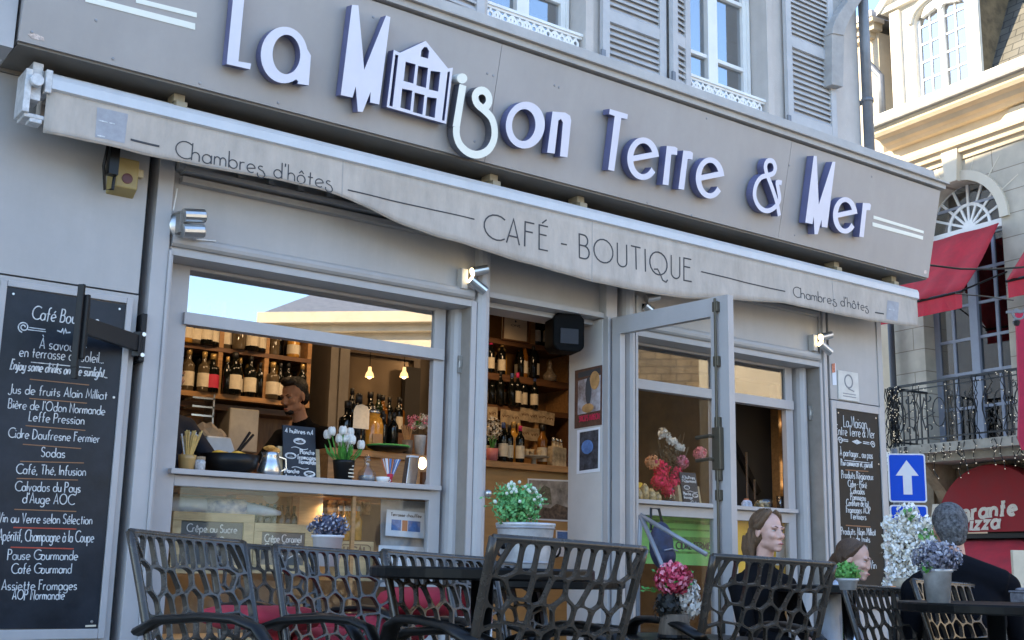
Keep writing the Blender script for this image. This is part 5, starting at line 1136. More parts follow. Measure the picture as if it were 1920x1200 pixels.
P = FG.pl([(1042, 994), (1078, 996), (1078, 1045), (1042, 1043)], -.03); t = obj('photo_print', MB().poly(FG, P, -.03, -.026), paper); tag(t, 'small blue picture with white border low on the bar front', 'picture'); obj('print', MB().poly(FG, [(P[0][0] + .012, P[0][1] - .01), (P[1][0] - .01, P[1][1] - .01), (P[1][0] - .01, P[0][1] - .09), (P[0][0] + .012, P[0][1] - .09)], -.0255, -.0245), paper_blue, t)
t = thing('flower_bunch', 'peach dried flower bunch at the left of the doorway bar', 'flowers', loc=tuple(FG.w(FG.px(918, 866)[0], cz, .03))); obj('vase', MB().lathe((0, 0, 0), [(.04, 0), (.05, .09)], 12), mat('pink_vase', (.5, .16, .16), .5), t, smooth=True); m = MB(); flower_ball(m, (0, 0, .24), (.08, .07, .10), 200, .016); obj('blooms', m, petal_cream, t); m = MB(); fan(m, (0, 0, .05), 12, .14, .04, .003); obj('stems', m, leaf_d, t)

# ---- right window : wall, lamps, flowers, sill things
FW = FY(.7)
m = MB(); m.b3(FW.px(1372, 800)[0], FW.px(1455, 800)[0], .75, .8, -.05, 2.6); tag(obj('stair_wall', m, mat('dark_taupe_wall', (.05, .044, .038), .7)), 'dark taupe stair wall behind the right window', 'wall')
m = MB(); p, q = FW.px(1373, 820), FW.px(1424, 925); m.ribbon(FW, [p, q], .05, -.03, .0); tag(obj('handrail', m, black_metal), 'black sloping handrail on the dark stair wall', 'handrail')
for x in (1383, 1397): p = FW.px(x, 880); tag(obj('steel_baluster', MB().b3(p[0] - .006, p[0] + .006, .6, .612, 1.2, FW.px(x, 850 if x < 1390 else 900)[1]), steel), 'taller thin steel baluster beside the black handrail' if x < 1390 else 'shorter thin steel baluster to the right of the taller one', 'baluster', 'balusters by the handrail')
m = MB(); m.b3(FW.px(1452, 800)[0], FW.px(1476, 800)[0], .66, .74, -.05, 2.6); pst = obj('lamp_post', m, wood, bevel=.004); tag(pst, 'honey wood post with small lit bulbs in the right window', 'post')
for x, y in ((1461, 795), (1463, 908)): obj('bulb', MB().ell(FW.w(*FW.px(x, y), .07), .022, 10), spot_m, pst, smooth=True)
for x, y in ((1469, 858), (1470, 905)): obj('fitting', MB().tube([FW.w(*FW.px(x, y), .06), FW.w(*FW.px(x + 6, y - 1), .06)], .014, 8), black_metal, pst)
obj('tube_lamp', MB().tube([FW.w(*FW.px(1462, 866), .07), FW.w(*FW.px(1469, 900), .07)], .012, 8), spot_m, pst)
FW3 = FY(2.6)
m = MB(); m.b3(FW3.px(1300, 800)[0], FW3.px(1352, 800)[0], 2.5, 2.6, -.05, 2.6); tag(obj('wood_partition', m, mat('lit_wood_partition', (.30, .17, .06), .5, var=.25, scale=4, stretch=(1, 6, .6))), 'lit wood partition at the back of the right window', 'partition')
for i, y in enumerate((807, 821, 846)): t = thing('wall_lamp', f'small round lit bulb by the open door leaf, {ORD[i]} from top', 'lamp', 'small bulbs on the wood partition', loc=tuple(FW3.w(*FW3.px(1341, y), .15))); obj('bulb', MB().ell((0, 0, 0), .03, 10), spot_m, t, smooth=True); obj('base', MB().tube([(0, .02, 0), (0, .1, 0)], .015, 8), nickel, t)
for i, (x0_, x1_) in enumerate(((1205, 1228), (1236, 1262), (1272, 1296))):
    P = FW3.pl([(x0_, 745), (x1_, 750), (x1_, 860), (x0_, 860)]); t = thing('wall_panel', f'brown framed dark glass door of the back cabinet, {ORD[i]} from left', 'cabinet door', 'cabinet doors behind the right window'); obj('leaf', MB().b3(P[0][0], P[1][0], 2.6, 2.64, P[2][1], P[0][1]), inner_dark, t); m = MB(); m.ribbon(FW3, P, .03, 0, .02, True); obj('frame', m, mat('cabinet_brown', (.14, .10, .06), .5), t)
FR = FY(.30)
def rp(x, off=0.0): return (FR.px(x, 945, off)[0], .30 - off, SZ)
t = thing('flower_arrangement', 'tall arrangement of pink, peach, red and white flowers in the right window', 'flowers', loc=rp(1258, -.12))
obj('vase', MB().lathe((0, 0, 0), [(.04, 0), (.05, .05), (.04, .1), (.045, .12)], 14), clear_glass, t, smooth=True)
def rl(x, y): p = FR.px(x, y, -.12); return (p[0] - t.location.x, 0, p[1] - SZ)
m = MB()
for x, y, r in ((1240, 878, 17), (1237, 902, 18), (1262, 903, 19), (1268, 886, 13), (1254, 919, 14)): flower_ball(m, rl(x, y), r / 285, 220, .016, .6, .6)
obj('red_blooms', m, petal_hot, t)
for x, y, mm, nm in ((1217, 867, petal_peach, 'peach_bloom'), (1273, 867, petal_pink, 'pink_bloom'), (1307, 851, petal_pink, 'pink_bloom')):
    m = MB(); c = Vector(rl(x, y)) + Vector((0, -.03, 0)); flower_ball(m, c, 14 / 285, 260, .012, .5, .8); obj(nm, m, mm, t)
    m = MB(); m.ell(c + Vector((-.003, -.045, 0)), (.014, .006, .014), 8); obj('flower_centre', m, petal_red, t)
m = MB()
for x, y in ((1243, 808), (1250, 815), (1256, 826), (1263, 828), (1270, 837), (1240, 815), (1279, 840)): flower_ball(m, rl(x, y), .026, 40, .016)
obj('white_blooms', m, petal_white, t)
m = MB()
for i in range(26):
    x, y = random.uniform(1228, 1295), random.uniform(808, 850); m.tube([(0, 0, .05), rl((x + 1258) / 2, 890), rl(x, y)], .0025, 4)
leaves(m, rl(1258, 865), (.10, .04, .11), 160, .018); obj('dry_foliage', m, mat('dry_foliage', (.13, .085, .04), .8, var=.5, scale=40), t)
chalk_sign(rp(1298, -.02), .155, .235, [('t', '4 huîtres', 0, .19, .12, .024), ('t', '1 Gourmand', 0, .165, .13, .022), ('o', '8', -.03, .128, .06, .016), ('w', '', .02, .1, .1, .004), ('t', 'Planche', -.035, .075, .07, .02), ('o', '9', .04, .075, .06, .016), ('t', 'fromage', -.03, .05, .08, .018), ('t', 'Cidre', .03, .012, .08, .024)], 'black chalk sign with white price ovals beside the flowers in the right window')
t = thing('glass_jars', 'group of golden glass jars at the left of the right window sill', 'glassware', loc=rp(1215, -.02))
for dx, r, h_ in ((-.03, .03, .1), (.03, .035, .07), (.085, .03, .05), (-.075, .02, .06)): obj('jar', MB().lathe((dx, 0, 0), [(r, 0), (r, h_), (r * .7, h_ + .012), (r * .3, h_ + .03)], 12), mat('golden_glass', (.45, .32, .14), .15, var=.6, scale=40), t, smooth=True)
t = thing('yellow_box', 'small yellow tin by the left edge of the right window', 'tin', loc=(rp(1196, -.1)[0], .42, 1.345)); obj('tin', MB().b3(-.035, .035, -.03, .03, 0, .035), yellow_card, t, bevel=.004); obj('stand', MB().b3(-.02, .02, -.02, .02, -.11, 0), wood, t)
t = thing('glass_bowl', 'round glass bowl on the right window sill', 'bowl', loc=rp(1429)); obj('bowl', MB().lathe((0, 0, 0), [(.035, 0), (.07, .03), (.08, .075), (.076, .075), (.065, .03), (.02, .008)], 20), clear_glass, t, smooth=True); m = MB(); 
for _ in range(14): m.ell((random.uniform(-.045, .045), random.uniform(-.04, .04), random.uniform(.025, .055)), .016, 7)
obj('sweets', m, mat('golden_glass', (.45, .32, .14), .15), t)
t = thing('blue_bag', 'small blue and white bag beside the glass bowl', 'bag', loc=rp(1400)); m = MB(); m.ell((0, 0, .03), (.045, .03, .035), 10); m.v = [tuple(Vector(v) + rnd_unit() * .006) for v in m.v]; obj('bag', m, mat('blue_white_bag', (.45, .5, .6), .4, var=.6, scale=30), t); obj('tie', MB().lathe((0, 0, .06), [(.012, 0), (.018, .015)], 8), paper_red, t)
for i, x in enumerate((1464, 1475)): t = thing('water_glass', f'pale tall tumbler at the right end of the sill, {ORD[i]} from left', 'glass', 'tumblers on the right sill', loc=rp(x, -.03 * i)); obj('glass', MB().lathe((0, 0, 0), [(.026, .0), (.032, .11), (.029, .11), (.024, .012), (.0, .01)], 14), glass_mat('frosted_glass', (.75, .78, .85), 1.5, .2, .15), t, smooth=True); obj('base', MB().lathe((0, 0, 0), [(.026, 0), (.026, .004)], 14), mat('glass_base', (.5, .52, .56), .2), t)
# posters in the lower right pane
FQ = FY(.30)
t = obj('window_poster', MB().poly(FQ, FQ.pl([(1197, 955), (1352, 968), (1350, 1062), (1194, 1056)]), 0, .003), green_card); tag(t, 'bright green poster behind the lower right window pane', 'poster')
m = MB(); m.poly(FQ, FQ.pl([(1198, 972), (1345, 980), (1345, 985), (1198, 978)]), .003, .005); m.poly(FQ, FQ.pl([(1250, 1005), (1345, 1009), (1345, 1018), (1250, 1014)]), .003, .005); m.poly(FQ, FQ.pl([(1198, 1032), (1345, 1035), (1345, 1039), (1198, 1037)]), .003, .005); m.poly(FQ, FQ.pl([(1255, 990), (1335, 994), (1335, 997), (1255, 994)]), .003, .005)
obj('band', m, leaf_d, t)
m = MB(); text(m, FQ, 'CIDRE FERMIER', (1268, 1029), (1338, 1031), .045, .008, off=.006); obj('lettering', m, ink, t)
t = obj('window_poster', MB().poly(FQ, FQ.pl([(1374, 968), (1476, 975), (1474, 1120), (1372, 1120)]), 0, .003), yellow_card); tag(t, 'plain yellow poster behind the lower right window pane', 'poster')
obj('card', MB().poly(FQ, FQ.pl([(1456, 1000), (1476, 1001), (1474, 1060), (1454, 1060)]), .003, .006), paper, t)
# ceiling spots
for i, (x, y, f) in enumerate(((447, 520, 0), (723, 563, 0), (1236, 650, 1))):
    d = ray(x, y); k = (2.2 - CAM.z) / d.z; p = CAM + d * k
    t = thing('ceiling_spot', ['lit recessed spot at the upper left of the left window', 'lit recessed spot at the upper right of the left window', 'lit recessed spot at the top of the right window'][i], 'lamp', 'recessed spots above the windows', loc=(p.x, max(p.y, .40), 2.2)); obj('ring', MB().lathe((0, 0, 0), [(.05, .012), (.045, 0), (.035, 0)], 16, cap=False), brass, t); obj('lens', MB().ell((0, 0, .006), (.036, .036, .012), 12), spot_m, t, smooth=True)
for i, (x, y) in enumerate(((676, 672), (700, 669))):
    d = ray(x, y); k = (2.70 - CAM.z) / d.z; p = CAM + d * k
    t = thing('ceiling_spot', f'lit ceiling spot above the mirror, {ORD[i]} from left', 'lamp', 'ceiling spots above the mirror', loc=(p.x, p.y, 2.70)); obj('ring', MB().lathe((0, 0, 0), [(.05, .012), (.045, 0), (.035, 0)], 16, cap=False), brass, t); obj('lens', MB().ell((0, 0, .006), (.036, .036, .012), 12), spot_m, t, smooth=True)
def lamp(x, y, z, e, r=.06, col=(1, .66, .36), tilt=0, cone=150):
    l = bpy.data.lights.new('warm_lamp_and_fill', 'SPOT'); l.energy = e * 1.25; l.spot_size = radians(cone); l.spot_blend = .6; l.color = col; l.shadow_soft_size = r; o = bpy.data.objects.new('warm_lamp_and_fill', l); COL.objects.link(o); o.location = (x, y, z); o.rotation_euler = (radians(tilt), 0, 0)
lamp(4.3, 1.25, 2.66, 2.8, .08); lamp(2.7, 1.2, 2.6, 5.5, .1, tilt=58, cone=120); lamp(3.3, 1.5, 2.68, 1.5, .1); lamp(4.5, 1.45, 3.2, 9.0, .1, tilt=48, cone=120); lamp(3.75, 1.5, 2.66, 2.2, .1, tilt=50, cone=120); lamp(6.3, .5, 2.25, 1.2, .1); lamp(5.6, .62, 2.25, 2.2, .1); lamp(5.7, 1.8, 2.68, 3.5, .1, tilt=40, cone=130); lamp(sp(797)[0], .5, 1.9, .8, .05); lamp(2.6, .52, 1.13, 1.3, .05); lamp(3.2, .52, 1.13, 1.3, .05); lamp(2.9, .7, 2.2, 1.0, .1)  # room lamps, plus fills added to brighten bar front, glass case and right window

# ------------------------------------------------------------------ the corner building across the side street
t6 = radians(6); F2 = Fr((16.7, 5.44, 0), (-sin(t6), -cos(t6), 0), (0, 0, 1))
def arch(c, z, r, n=20, r2=None): return [(c + r * cos(pi * i / n), z + (r2 or r) * sin(pi * i / n)) for i in range(n + 1)]
CB = thing('corner_building', 'cream limestone house with arched windows and sunlit dormer across the side street', 'building')
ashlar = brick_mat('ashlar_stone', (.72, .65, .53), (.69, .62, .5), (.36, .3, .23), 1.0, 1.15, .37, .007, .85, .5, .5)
WINS = [.45, 2.9, 5.35]; zsp, rw = 6.26, .80
S0, S1 = -1.05, 9.0
hol = [[(c + rw, 2.8), *[(c + rw * cos(pi * i / 20), zsp + rw * sin(pi * i / 20)) for i in range(21)], (c - rw, 2.8)] for c in WINS]
ga = [(1.0, 1.05), (4.2, 1.05)]
hol2 = [[(c + r_, -1.5)] + arch(c, 1.10, r_) + [(c - r_, -1.5)] for c, r_ in ga]
obj('upper_wall', MB().poly(F2, [(S0, 2.62), (S1, 2.62), (S1, 8.0), (S0, 8.0)], -.3, 0, hol), ashlar, CB, uvF=F2)
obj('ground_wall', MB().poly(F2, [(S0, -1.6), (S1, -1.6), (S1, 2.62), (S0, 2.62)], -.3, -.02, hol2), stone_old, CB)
m = MB()
for c in WINS:
    m.poly(F2, arch(c, zsp, rw + .16, 24) + arch(c, zsp, rw + .002, 24)[::-1], .0, .05)
    k = zsp + rw; m.poly(F2, [(c - .11, k - .02), (c + .11, k - .02), (c + .17, k + .62), (c - .17, k + .62)], .0, .13)
    for q in (28, 50, 72, 108, 130, 152):
        a = radians(q); m.ribbon(F2, [(c + (rw + .16) * cos(a), zsp + (rw + .16) * sin(a)), (c + (rw + .5) * cos(a), zsp + (rw + .5) * sin(a))], .02, 0, .004)
obj('window_surround', m, stone, CB)
m = MB()
for c, r_ in ga: m.poly(F2, arch(c, 1.10, r_ + .30, 24) + arch(c, 1.10, r_ + .002, 24)[::-1], -.02, .06); m.poly(F2, [(c - .12, 1.10 + r_ - .02), (c + .12, 1.10 + r_ - .02), (c + .18, 1.10 + r_ + .42), (c - .18, 1.10 + r_ + .42)], 0, .16)
m.box(F2, S0, S1, 2.45, 2.60, -.02, .08); m.box(F2, S0, .30 - .6, -1.6, 2.45, -.02, .03)
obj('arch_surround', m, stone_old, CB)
# joinery of the tall windows
for wi, c in enumerate(WINS[:2]):
    m = MB(); o = -.25; x0_, x1_ = c - rw, c + rw
    m.box(F2, c - .075, c + .075, 2.8, 6.2, o - .05, o + .03); m.box(F2, x0_ - .02, x0_ + .10, 2.8, 6.2, o - .05, o); m.box(F2, x1_ - .10, x1_ + .02, 2.8, 6.2, o - .05, o)
    for a in (c - .42, c + .42): m.box(F2, a - .024, a + .024, 2.8, 6.2, o - .04, o)
    for i in range(8): m.box(F2, x0_, x1_, 2.85 + i * .55, 2.895 + i * .55, o - .04, o - .002)
    j = obj('window', m, grey_blue, CB)
    m = MB(); m.box(F2, x0_ - .05, x1_ + .05, 6.2, 6.33, o - .05, o + .06)
    m.poly(F2, arch(c, 6.33, rw + .02, 24) + arch(c, 6.33, rw - .07, 24)[::-1], o - .04, o); m.poly(F2, arch(c, 6.33, .42, 18) + arch(c, 6.33, .37, 18)[::-1], o - .04, o + .002); m.poly(F2, arch(c, 6.33, .12, 10), o - .04, o + .01)
    for i in range(1, 8): a = pi * i / 8; m.ribbon(F2, [(c + .1 * cos(a), 6.33 + .1 * sin(a)), (c + (rw - .05) * cos(a), 6.33 + (rw - .05) * sin(a))], .04, o - .04, o - .003)
    obj('fanlight', m, white_paint, j)
    obj('pane', MB().poly(F2, [(x1_, 2.8)] + arch(c, 6.3, rw, 16) + [(x0_, 2.8)], o - .03, o - .025), glass_dark, j)
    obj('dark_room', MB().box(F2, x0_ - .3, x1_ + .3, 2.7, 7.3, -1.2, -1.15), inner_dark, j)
# cornice
m = MB(); Pc = Fr(F2.w(S0 + .25, 0, 0), F2.n, (0, 0, 1))
L_ = S1 - S0 - .25
m.poly(Pc, [(0, 7.50), (.10, 7.50), (.12, 7.58), (.18, 7.60), (.20, 7.66), (0, 7.66)], -L_, 0)
obj('architrave', m, stone_w, CB)
m = MB(); m.poly(Pc, [(-.2, 7.95), (.14, 7.95), (.2, 8.0), (.28, 8.02), (.34, 8.08), (.46, 8.10), (.50, 8.15), (.52, 8.24), (-.2, 8.24)], -L_, 0)
obj('cornice', m, stone_w, CB)
m = MB(); m.poly(Pc, [(.40, 8.245), (.60, 8.245), (.62, 8.28), (.62, 8.42), (.56, 8.42), (.56, 8.34), (.40, 8.34)], -L_, 0); m.poly(Pc, [(-.3, 8.243), (.40, 8.243), (.40, 8.32), (-.3, 8.4)], -L_, 0)
obj('gutter', m, mat('pale_zinc', (.55, .55, .53), .5, metal=.15, var=.15), CB)
m = MB(); m.box(F2, S0 + .2, S1, 7.40, 8.0, -.3, .03); obj('frieze', m, stone_w, CB)
m = MB()
for c in (1.75, 4.3): m.poly(F2, [(c - .5, 7.66), (c + .5, 7.66), (c + .14, 7.92), (c - .14, 7.92)], .03, .09)
obj('relief', m, stone, CB)
# mansard roof and dormer
slate_m = brick_mat('roof_slates', (.17, .16, .135), (.13, .125, .11), (.05, .05, .045), 1.0, .3, .15, .01, .7, .5, .6)
slz = brick_mat('roof_slates', (0, 0, 0), (0, 0, 0), (0, 0, 0), 1)
FRoof = Fr(F2.w(0, 8.3, .1), F2.ex, (F2.ey - F2.n * .42))
obj('roof', MB().poly(FRoof, [(S0 + .3, 0), (S1, 0), (S1, 3.4), (S0 + .3, 3.4)], -.2, 0), slate_m, CB, uvF=FRoof)
d0, d1 = -.56, 1.14
m = MB(); wn = (-.14, .90)
m.poly(F2, [(d0, 8.36), (d1, 8.36), (d1, 10.5), (d0, 10.5)], -.06, .10, [[(wn[1], 8.66), *[(.38 + .52 * cos(pi * i / 14), 10.05 + .28 * sin(pi * i / 14)) for i in range(15)], (wn[0], 8.66)]])
m.box(F2, d0 - .05, d0 + .16, 8.36, 10.4, .10, .16); m.box(F2, d1 - .16, d1 + .05, 8.36, 10.4, .10, .16); m.box(F2, wn[0] - .1, wn[1] + .1, 8.5, 8.64, .10, .17)
m.poly(F2, [(.38 + .62 * cos(pi * i / 14), 10.05 + .40 * sin(pi * i / 14)) for i in range(15)] + [(.38 + .54 * cos(pi * i / 14), 10.05 + .31 * sin(pi * i / 14)) for i in range(14, -1, -1)], .10, .15)
dm = obj('dormer', m, mat('painted_dormer', (.66, .62, .54), .7, var=.1, scale=6), CB)
m = MB(); cx_ = (d0 + d1) / 2; hw_ = (d1 - d0) / 2 + .2
m.poly(F2, [(cx_ - hw_, 10.5), (cx_ + hw_, 10.5), (cx_, 11.45)], -.1, .10)
m.ribbon(F2, [(cx_ - hw_ - .06, 10.5), (cx_, 11.52), (cx_ + hw_ + .06, 10.5)], .13, -.15, .24); m.box(F2, cx_ - hw_, cx_ + hw_, 10.44, 10.54, -.1, .2)
obj('pediment', m, MATS['painted_dormer'], dm)
m = MB(); o = .02
m.box(F2, .38 - .05, .38 + .05, 8.66, 10.3, o - .03, o + .03); m.box(F2, wn[0], wn[0] + .06, 8.66, 10.1, o - .03, o); m.box(F2, wn[1] - .06, wn[1], 8.66, 10.1, o - .03, o)
for a in (.12, .64): m.box(F2, a - .012, a + .012, 8.66, 10.3, o - .03, o - .003)
for i in range(6): m.box(F2, wn[0], wn[1], 8.67 + i * .32, 8.70 + i * .32, o - .03, o - .005)
m.poly(F2, [(.0, 10.1), (.30, 10.17), (.38, 10.08), (.46, 10.17), (.76, 10.1), (.66, 10.28), (.38, 10.34), (.1, 10.28)], o - .02, o + .06)
obj('window', m, white_paint, dm); obj('pane', MB().box(F2, wn[0], wn[1], 8.66, 10.35, o - .028, o - .022), glass_mat('bright_pane', (.4, .42, .45), 1.6, base=.35), dm); obj('dark_room', MB().box(F2, d0, d1, 8.5, 10.5, -.6, -.55), mat('grey_curtain', (.3, .3, .3), .9), dm)
m = MB(); 
for s_ in (d0, d1):
    m.hexa([F2.w(s_ - .03, 8.3, .08), F2.w(s_ + .03, 8.3, .08), F2.w(s_ + .03, 8.3, -.3), F2.w(s_ - .03, 8.3, -.3), F2.w(s_ - .03, 10.5, .08), F2.w(s_ + .03, 10.5, .08), F2.w(s_ + .03, 10.5, -1.4), F2.w(s_ - .03, 10.5, -1.4)])
    obj('cheek', m, mat('rusty_cheek', (.15, .11, .06), .8, var=.5, scale=5), dm); m = MB()
m = MB(); m.hexa([F2.w(d0 - .3, 10.45, .2), F2.w(cx_, 11.5, .2), F2.w(cx_, 11.5, -2), F2.w(d0 - .3, 10.45, -2), F2.w(d0 - .3, 10.52, .2), F2.w(cx_, 11.57, .2), F2.w(cx_, 11.57, -2), F2.w(d0 - .3, 10.52, -2)]); m.hexa([F2.w(cx_, 11.5, .2), F2.w(d1 + .3, 10.45, .2), F2.w(d1 + .3, 10.45, -2), F2.w(cx_, 11.5, -2), F2.w(cx_, 11.57, .2), F2.w(d1 + .3, 10.52, .2), F2.w(d1 + .3, 10.52, -2), F2.w(cx_, 11.57, -2)]); obj('dormer_roof', m, zinc, dm)
m = MB(); m.tube([F2.w(-.82, 8.5, .2), F2.w(-.82, 9.3, .2), F2.w(-1.2, 9.75, .12), F2.w(-1.2, 10.6, .1)], .06, 10); obj('downpipe', m, pipe_m, CB, smooth=True)
m = MB(); m.tube([F2.w(-.93, -1, .12), F2.w(-.93, 7.6, .12)], .055, 10); obj('downpipe', m, mat('dark_pipe', (.06, .06, .065), .5), CB, smooth=True)
# narrow neighbour behind the gutter end
NB = thing('narrow_building', 'narrow sunlit cream house with dentil cornice behind the zinc downpipe', 'building')
obj('wall', MB().box(F2, -4.0, -1.06, -1.6, 10.3, -4, -.05), stone_w, NB)
m = MB(); m.box(F2, -4.05, -1.0, 10.3, 10.42, -.1, .12); m.box(F2, -4.1, -.95, 10.42, 10.5, -.1, .2)
for i in range(12): m.box(F2, -4.0 + i * .25, -3.88 + i * .25, 10.2, 10.3, -.05, .08)
obj('cornice', m, stone_w, NB); m = MB(); m.box(F2, -1.9, -1.06, 2.6, 2.8, -.05, .1); m.box(F2, -1.9, -1.5, -1.5, 2.4, -.05, 0.02); obj('pilaster', m, white_paint, NB); m = MB(); m.box(F2, -1.42, -1.2, -1, 2.5, -.05, -.02); obj('window', m, inner_dark, NB)
obj('roof', MB().box(F2, -4.1, -.95, 10.5, 10.62, -4, .22), zinc, NB)
# balcony
BL = obj('balcony', MB().poly(Fr(F2.w(0, 0, 0), F2.ex, F2.n), [(-.42, 0), (-.42, .85), (-.32, .92), (4.2, .92), (4.2, 0)], -2.76, -2.62).poly(Fr(F2.w(0, 0, 0), F2.ex, F2.n), [(-.3, 0), (-.3, .72), (4.1, .72), (4.1, 0)], -2.62, -2.50), mat('balcony_stone', (.40, .36, .29), .85, var=.25, scale=4), CB)
for c in (.0, 2.1, 3.9): obj('console', MB().poly(Fr(F2.w(c - .1, 0, 0), F2.n, (0, 0, 1)), [(0, 1.85), (.12, 1.9), (.25, 2.1), (.6, 2.42), (.7, 2.5), (0, 2.5)], -.22, 0), stone_old, BL)
m = MB(); o = .86; zb_, zt_ = 2.80, 3.70
m.ribbon(F2, [(-.36, zt_), (4.15, zt_)], .035, o - .02, o + .02); m.ribbon(F2, [(-.36, zt_ - .08), (4.15, zt_ - .08)], .018, o - .008, o + .008); m.ribbon(F2, [(-.36, zb_ + .05), (4.15, zb_ + .05)], .025, o - .01, o + .01)
Fs_ = Fr(F2.w(-.36, 0, 0), F2.n, (0, 0, 1)); m.ribbon(Fs_, [(0, zt_), (o, zt_)], .035, -.02, .02); m.ribbon(Fs_, [(0, zb_ + .05), (o, zb_ + .05)], .025, -.01, .01)
for i in range(7): m.ribbon(Fs_, [(i * .14 + .02, zb_), (i * .14 + .02, zt_)], .02, -.01, .01)
def spiral(cx, cz, r0, r1, a0, a1, n=14): return [(cx + (r0 + (r1 - r0) * i / n) * cos(radians(a0 + (a1 - a0) * i / n)), cz + (r0 + (r1 - r0) * i / n) * sin(radians(a0 + (a1 - a0) * i / n))) for i in range(n + 1)]
x = -.36
while x < 4.1:
    for q in (0, .14): m.ribbon(F2, [(x + q, zb_), (x + q, zt_)], .02, o - .01, o + .01)
    for k in range(3): m.ribbon(F2, spiral(x + .07, zb_ + .2 + k * .25, .055, .015, 90, 540), .012, o - .006, o + .006)
    zc = (zb_ + zt_) / 2 - .02
    for sx_ in (-1, 1):
        cx2 = x + .56
        m.ribbon(F2, spiral(cx2 + sx_ * .20, zc + .24, .02, .09, 400 if sx_ > 0 else 140, 180 if sx_ > 0 else 360) + [(cx2 + sx_ * .06, zc + .05), (cx2 + sx_ * .06, zc - .05)] + spiral(cx2 + sx_ * .20, zc - .24, .09, .02, 180 if sx_ > 0 else 0, -40 if sx_ > 0 else 220), .016, o - .007, o + .007)
        m.ribbon(F2, [(cx2 + sx_ * .38 + .12 * cos(radians(t)), zc + .22 * sin(radians(t))) for t in range(0, 360, 24)], .012, o - .006, o + .006, True)
        m.ribbon(F2, [(cx2 + sx_ * .1, zc + .08), (cx2 + sx_ * .3, zc), (cx2 + sx_ * .1, zc - .08)], .012, o - .006, o + .006)
    x += 1.1
obj('railing', m, iron, BL)
rs = random.Random(11)
m = MB(); mw = MB()
for i in range(46):
    s_ = rs.uniform(-.42, 4.0); z = 2.74; L2 = rs.uniform(.15, .55); P = [F2.w(s_, z, .93)]
    for k in range(1, 5): P.append(F2.w(s_ + rs.uniform(-.05, .05), z - L2 * k / 4, .93 + rs.uniform(-.03, .03)))
    mw.tube(P, .007, 4)
    for p in P[1:]: m.ell(p, .008, 6)
for i in range(190):
    dense = rs.random() < .35; s_ = rs.uniform(-.40, -.12) if dense else rs.uniform(-.36, 4.0); m.ell(F2.w(s_, rs.uniform(2.8, 3.7), .9 + rs.uniform(-.03, .05)), .0075, 6)
for i in range(34):
    s_ = rs.uniform(-.42, -.1) if i < 20 else rs.uniform(-.36, 4); P = [F2.w(s_, 3.7, .9)]
    for k in range(1, 8): P.append(F2.w(s_ + rs.uniform(-.06, .06), 3.7 - .95 * k / 7, .9 + rs.uniform(-.04, .06)))
    mw.tube(P, .008, 4)
fl = obj('fairy_lights', mw, black_plastic); tag(fl, 'dark tangled wires of fairy lights wound round the balcony railing', 'fairy lights'); obj('bulbs', m, fairy_m, fl)['kind'] = 'stuff'
# red window awnings
def p_on(Fn, px, py): return Fn.px(px, py)
sR_ = WINS[0] + rw + .03; sL_ = WINS[0] - rw - .03
Fside = Fr(F2.w(sR_, 0, 0), F2.n, (0, 0, 1)); off_b, z_b = Fside.px(1803, 545)
off_b = max(.5, min(1.6, off_b))
def red_awning(s0, s1, label):
    t = thing('window_awning', label, 'awning', 'red awnings at the tall windows'); m = MB(); n = 14; vs = []; zt2 = 6.16
    for i in range(n + 1):
        s_ = s0 + (s1 - s0) * i / n
        for j in range(7):
            q = j / 6; vs.append(F2.w(s_ + .01 * sin(i * 2.1 + j), zt2 + (z_b - zt2) * q - .05 * sin(pi * q), .08 + (off_b - .08) * q + .035 * sin(i * 1.7) * q + .02 * sin(i * .9 + 1)))
    m.add(vs, [(i * 7 + j, i * 7 + j + 1, i * 7 + j + 8, i * 7 + j + 7) for i in range(n) for j in range(6)])
    o = obj('cloth', m, red_canvas, t, smooth=True); md = o.modifiers.new('thick', 'SOLIDIFY'); md.thickness = .006
    m = MB(); m.tube([F2.w(s0 - .02, z_b - .01, off_b), F2.w(s1 + .02, z_b - .01, off_b)], .022, 8); m.tube([F2.w(s0, 5.4, -.02), F2.w(s0, z_b, off_b)], .014, 6); m.tube([F2.w(s1, 5.4, -.02), F2.w(s1, z_b, off_b)], .014, 6); obj('bar', m, black_metal, t)
    m = MB(); vs = []
    for i in range(n + 1):
        s_ = s0 + (s1 - s0) * i / n
        for z in (z_b - .02, z_b - .26): vs.append(F2.w(s_, z, off_b + .012 * sin(i * 1.9) * (z < z_b - .1)))
    m.add(vs, [(2 * i, 2 * i + 1, 2 * i + 3, 2 * i + 2) for i in range(n)]); o = obj('valance', m, mat('valance_red_canvas', (.5, .022, .04), .8), t); md = o.modifiers.new('thick', 'SOLIDIFY'); md.thickness = .005  # brighter red for the valance than for the sloping cloth
red_awning(sL_, sR_, 'red canvas awning under the fanlight just right of the shop sign')
red_awning(WINS[1] - rw - .03, WINS[1] + rw + .03, 'red canvas awning cut by the right edge, beyond the rusticated pier')
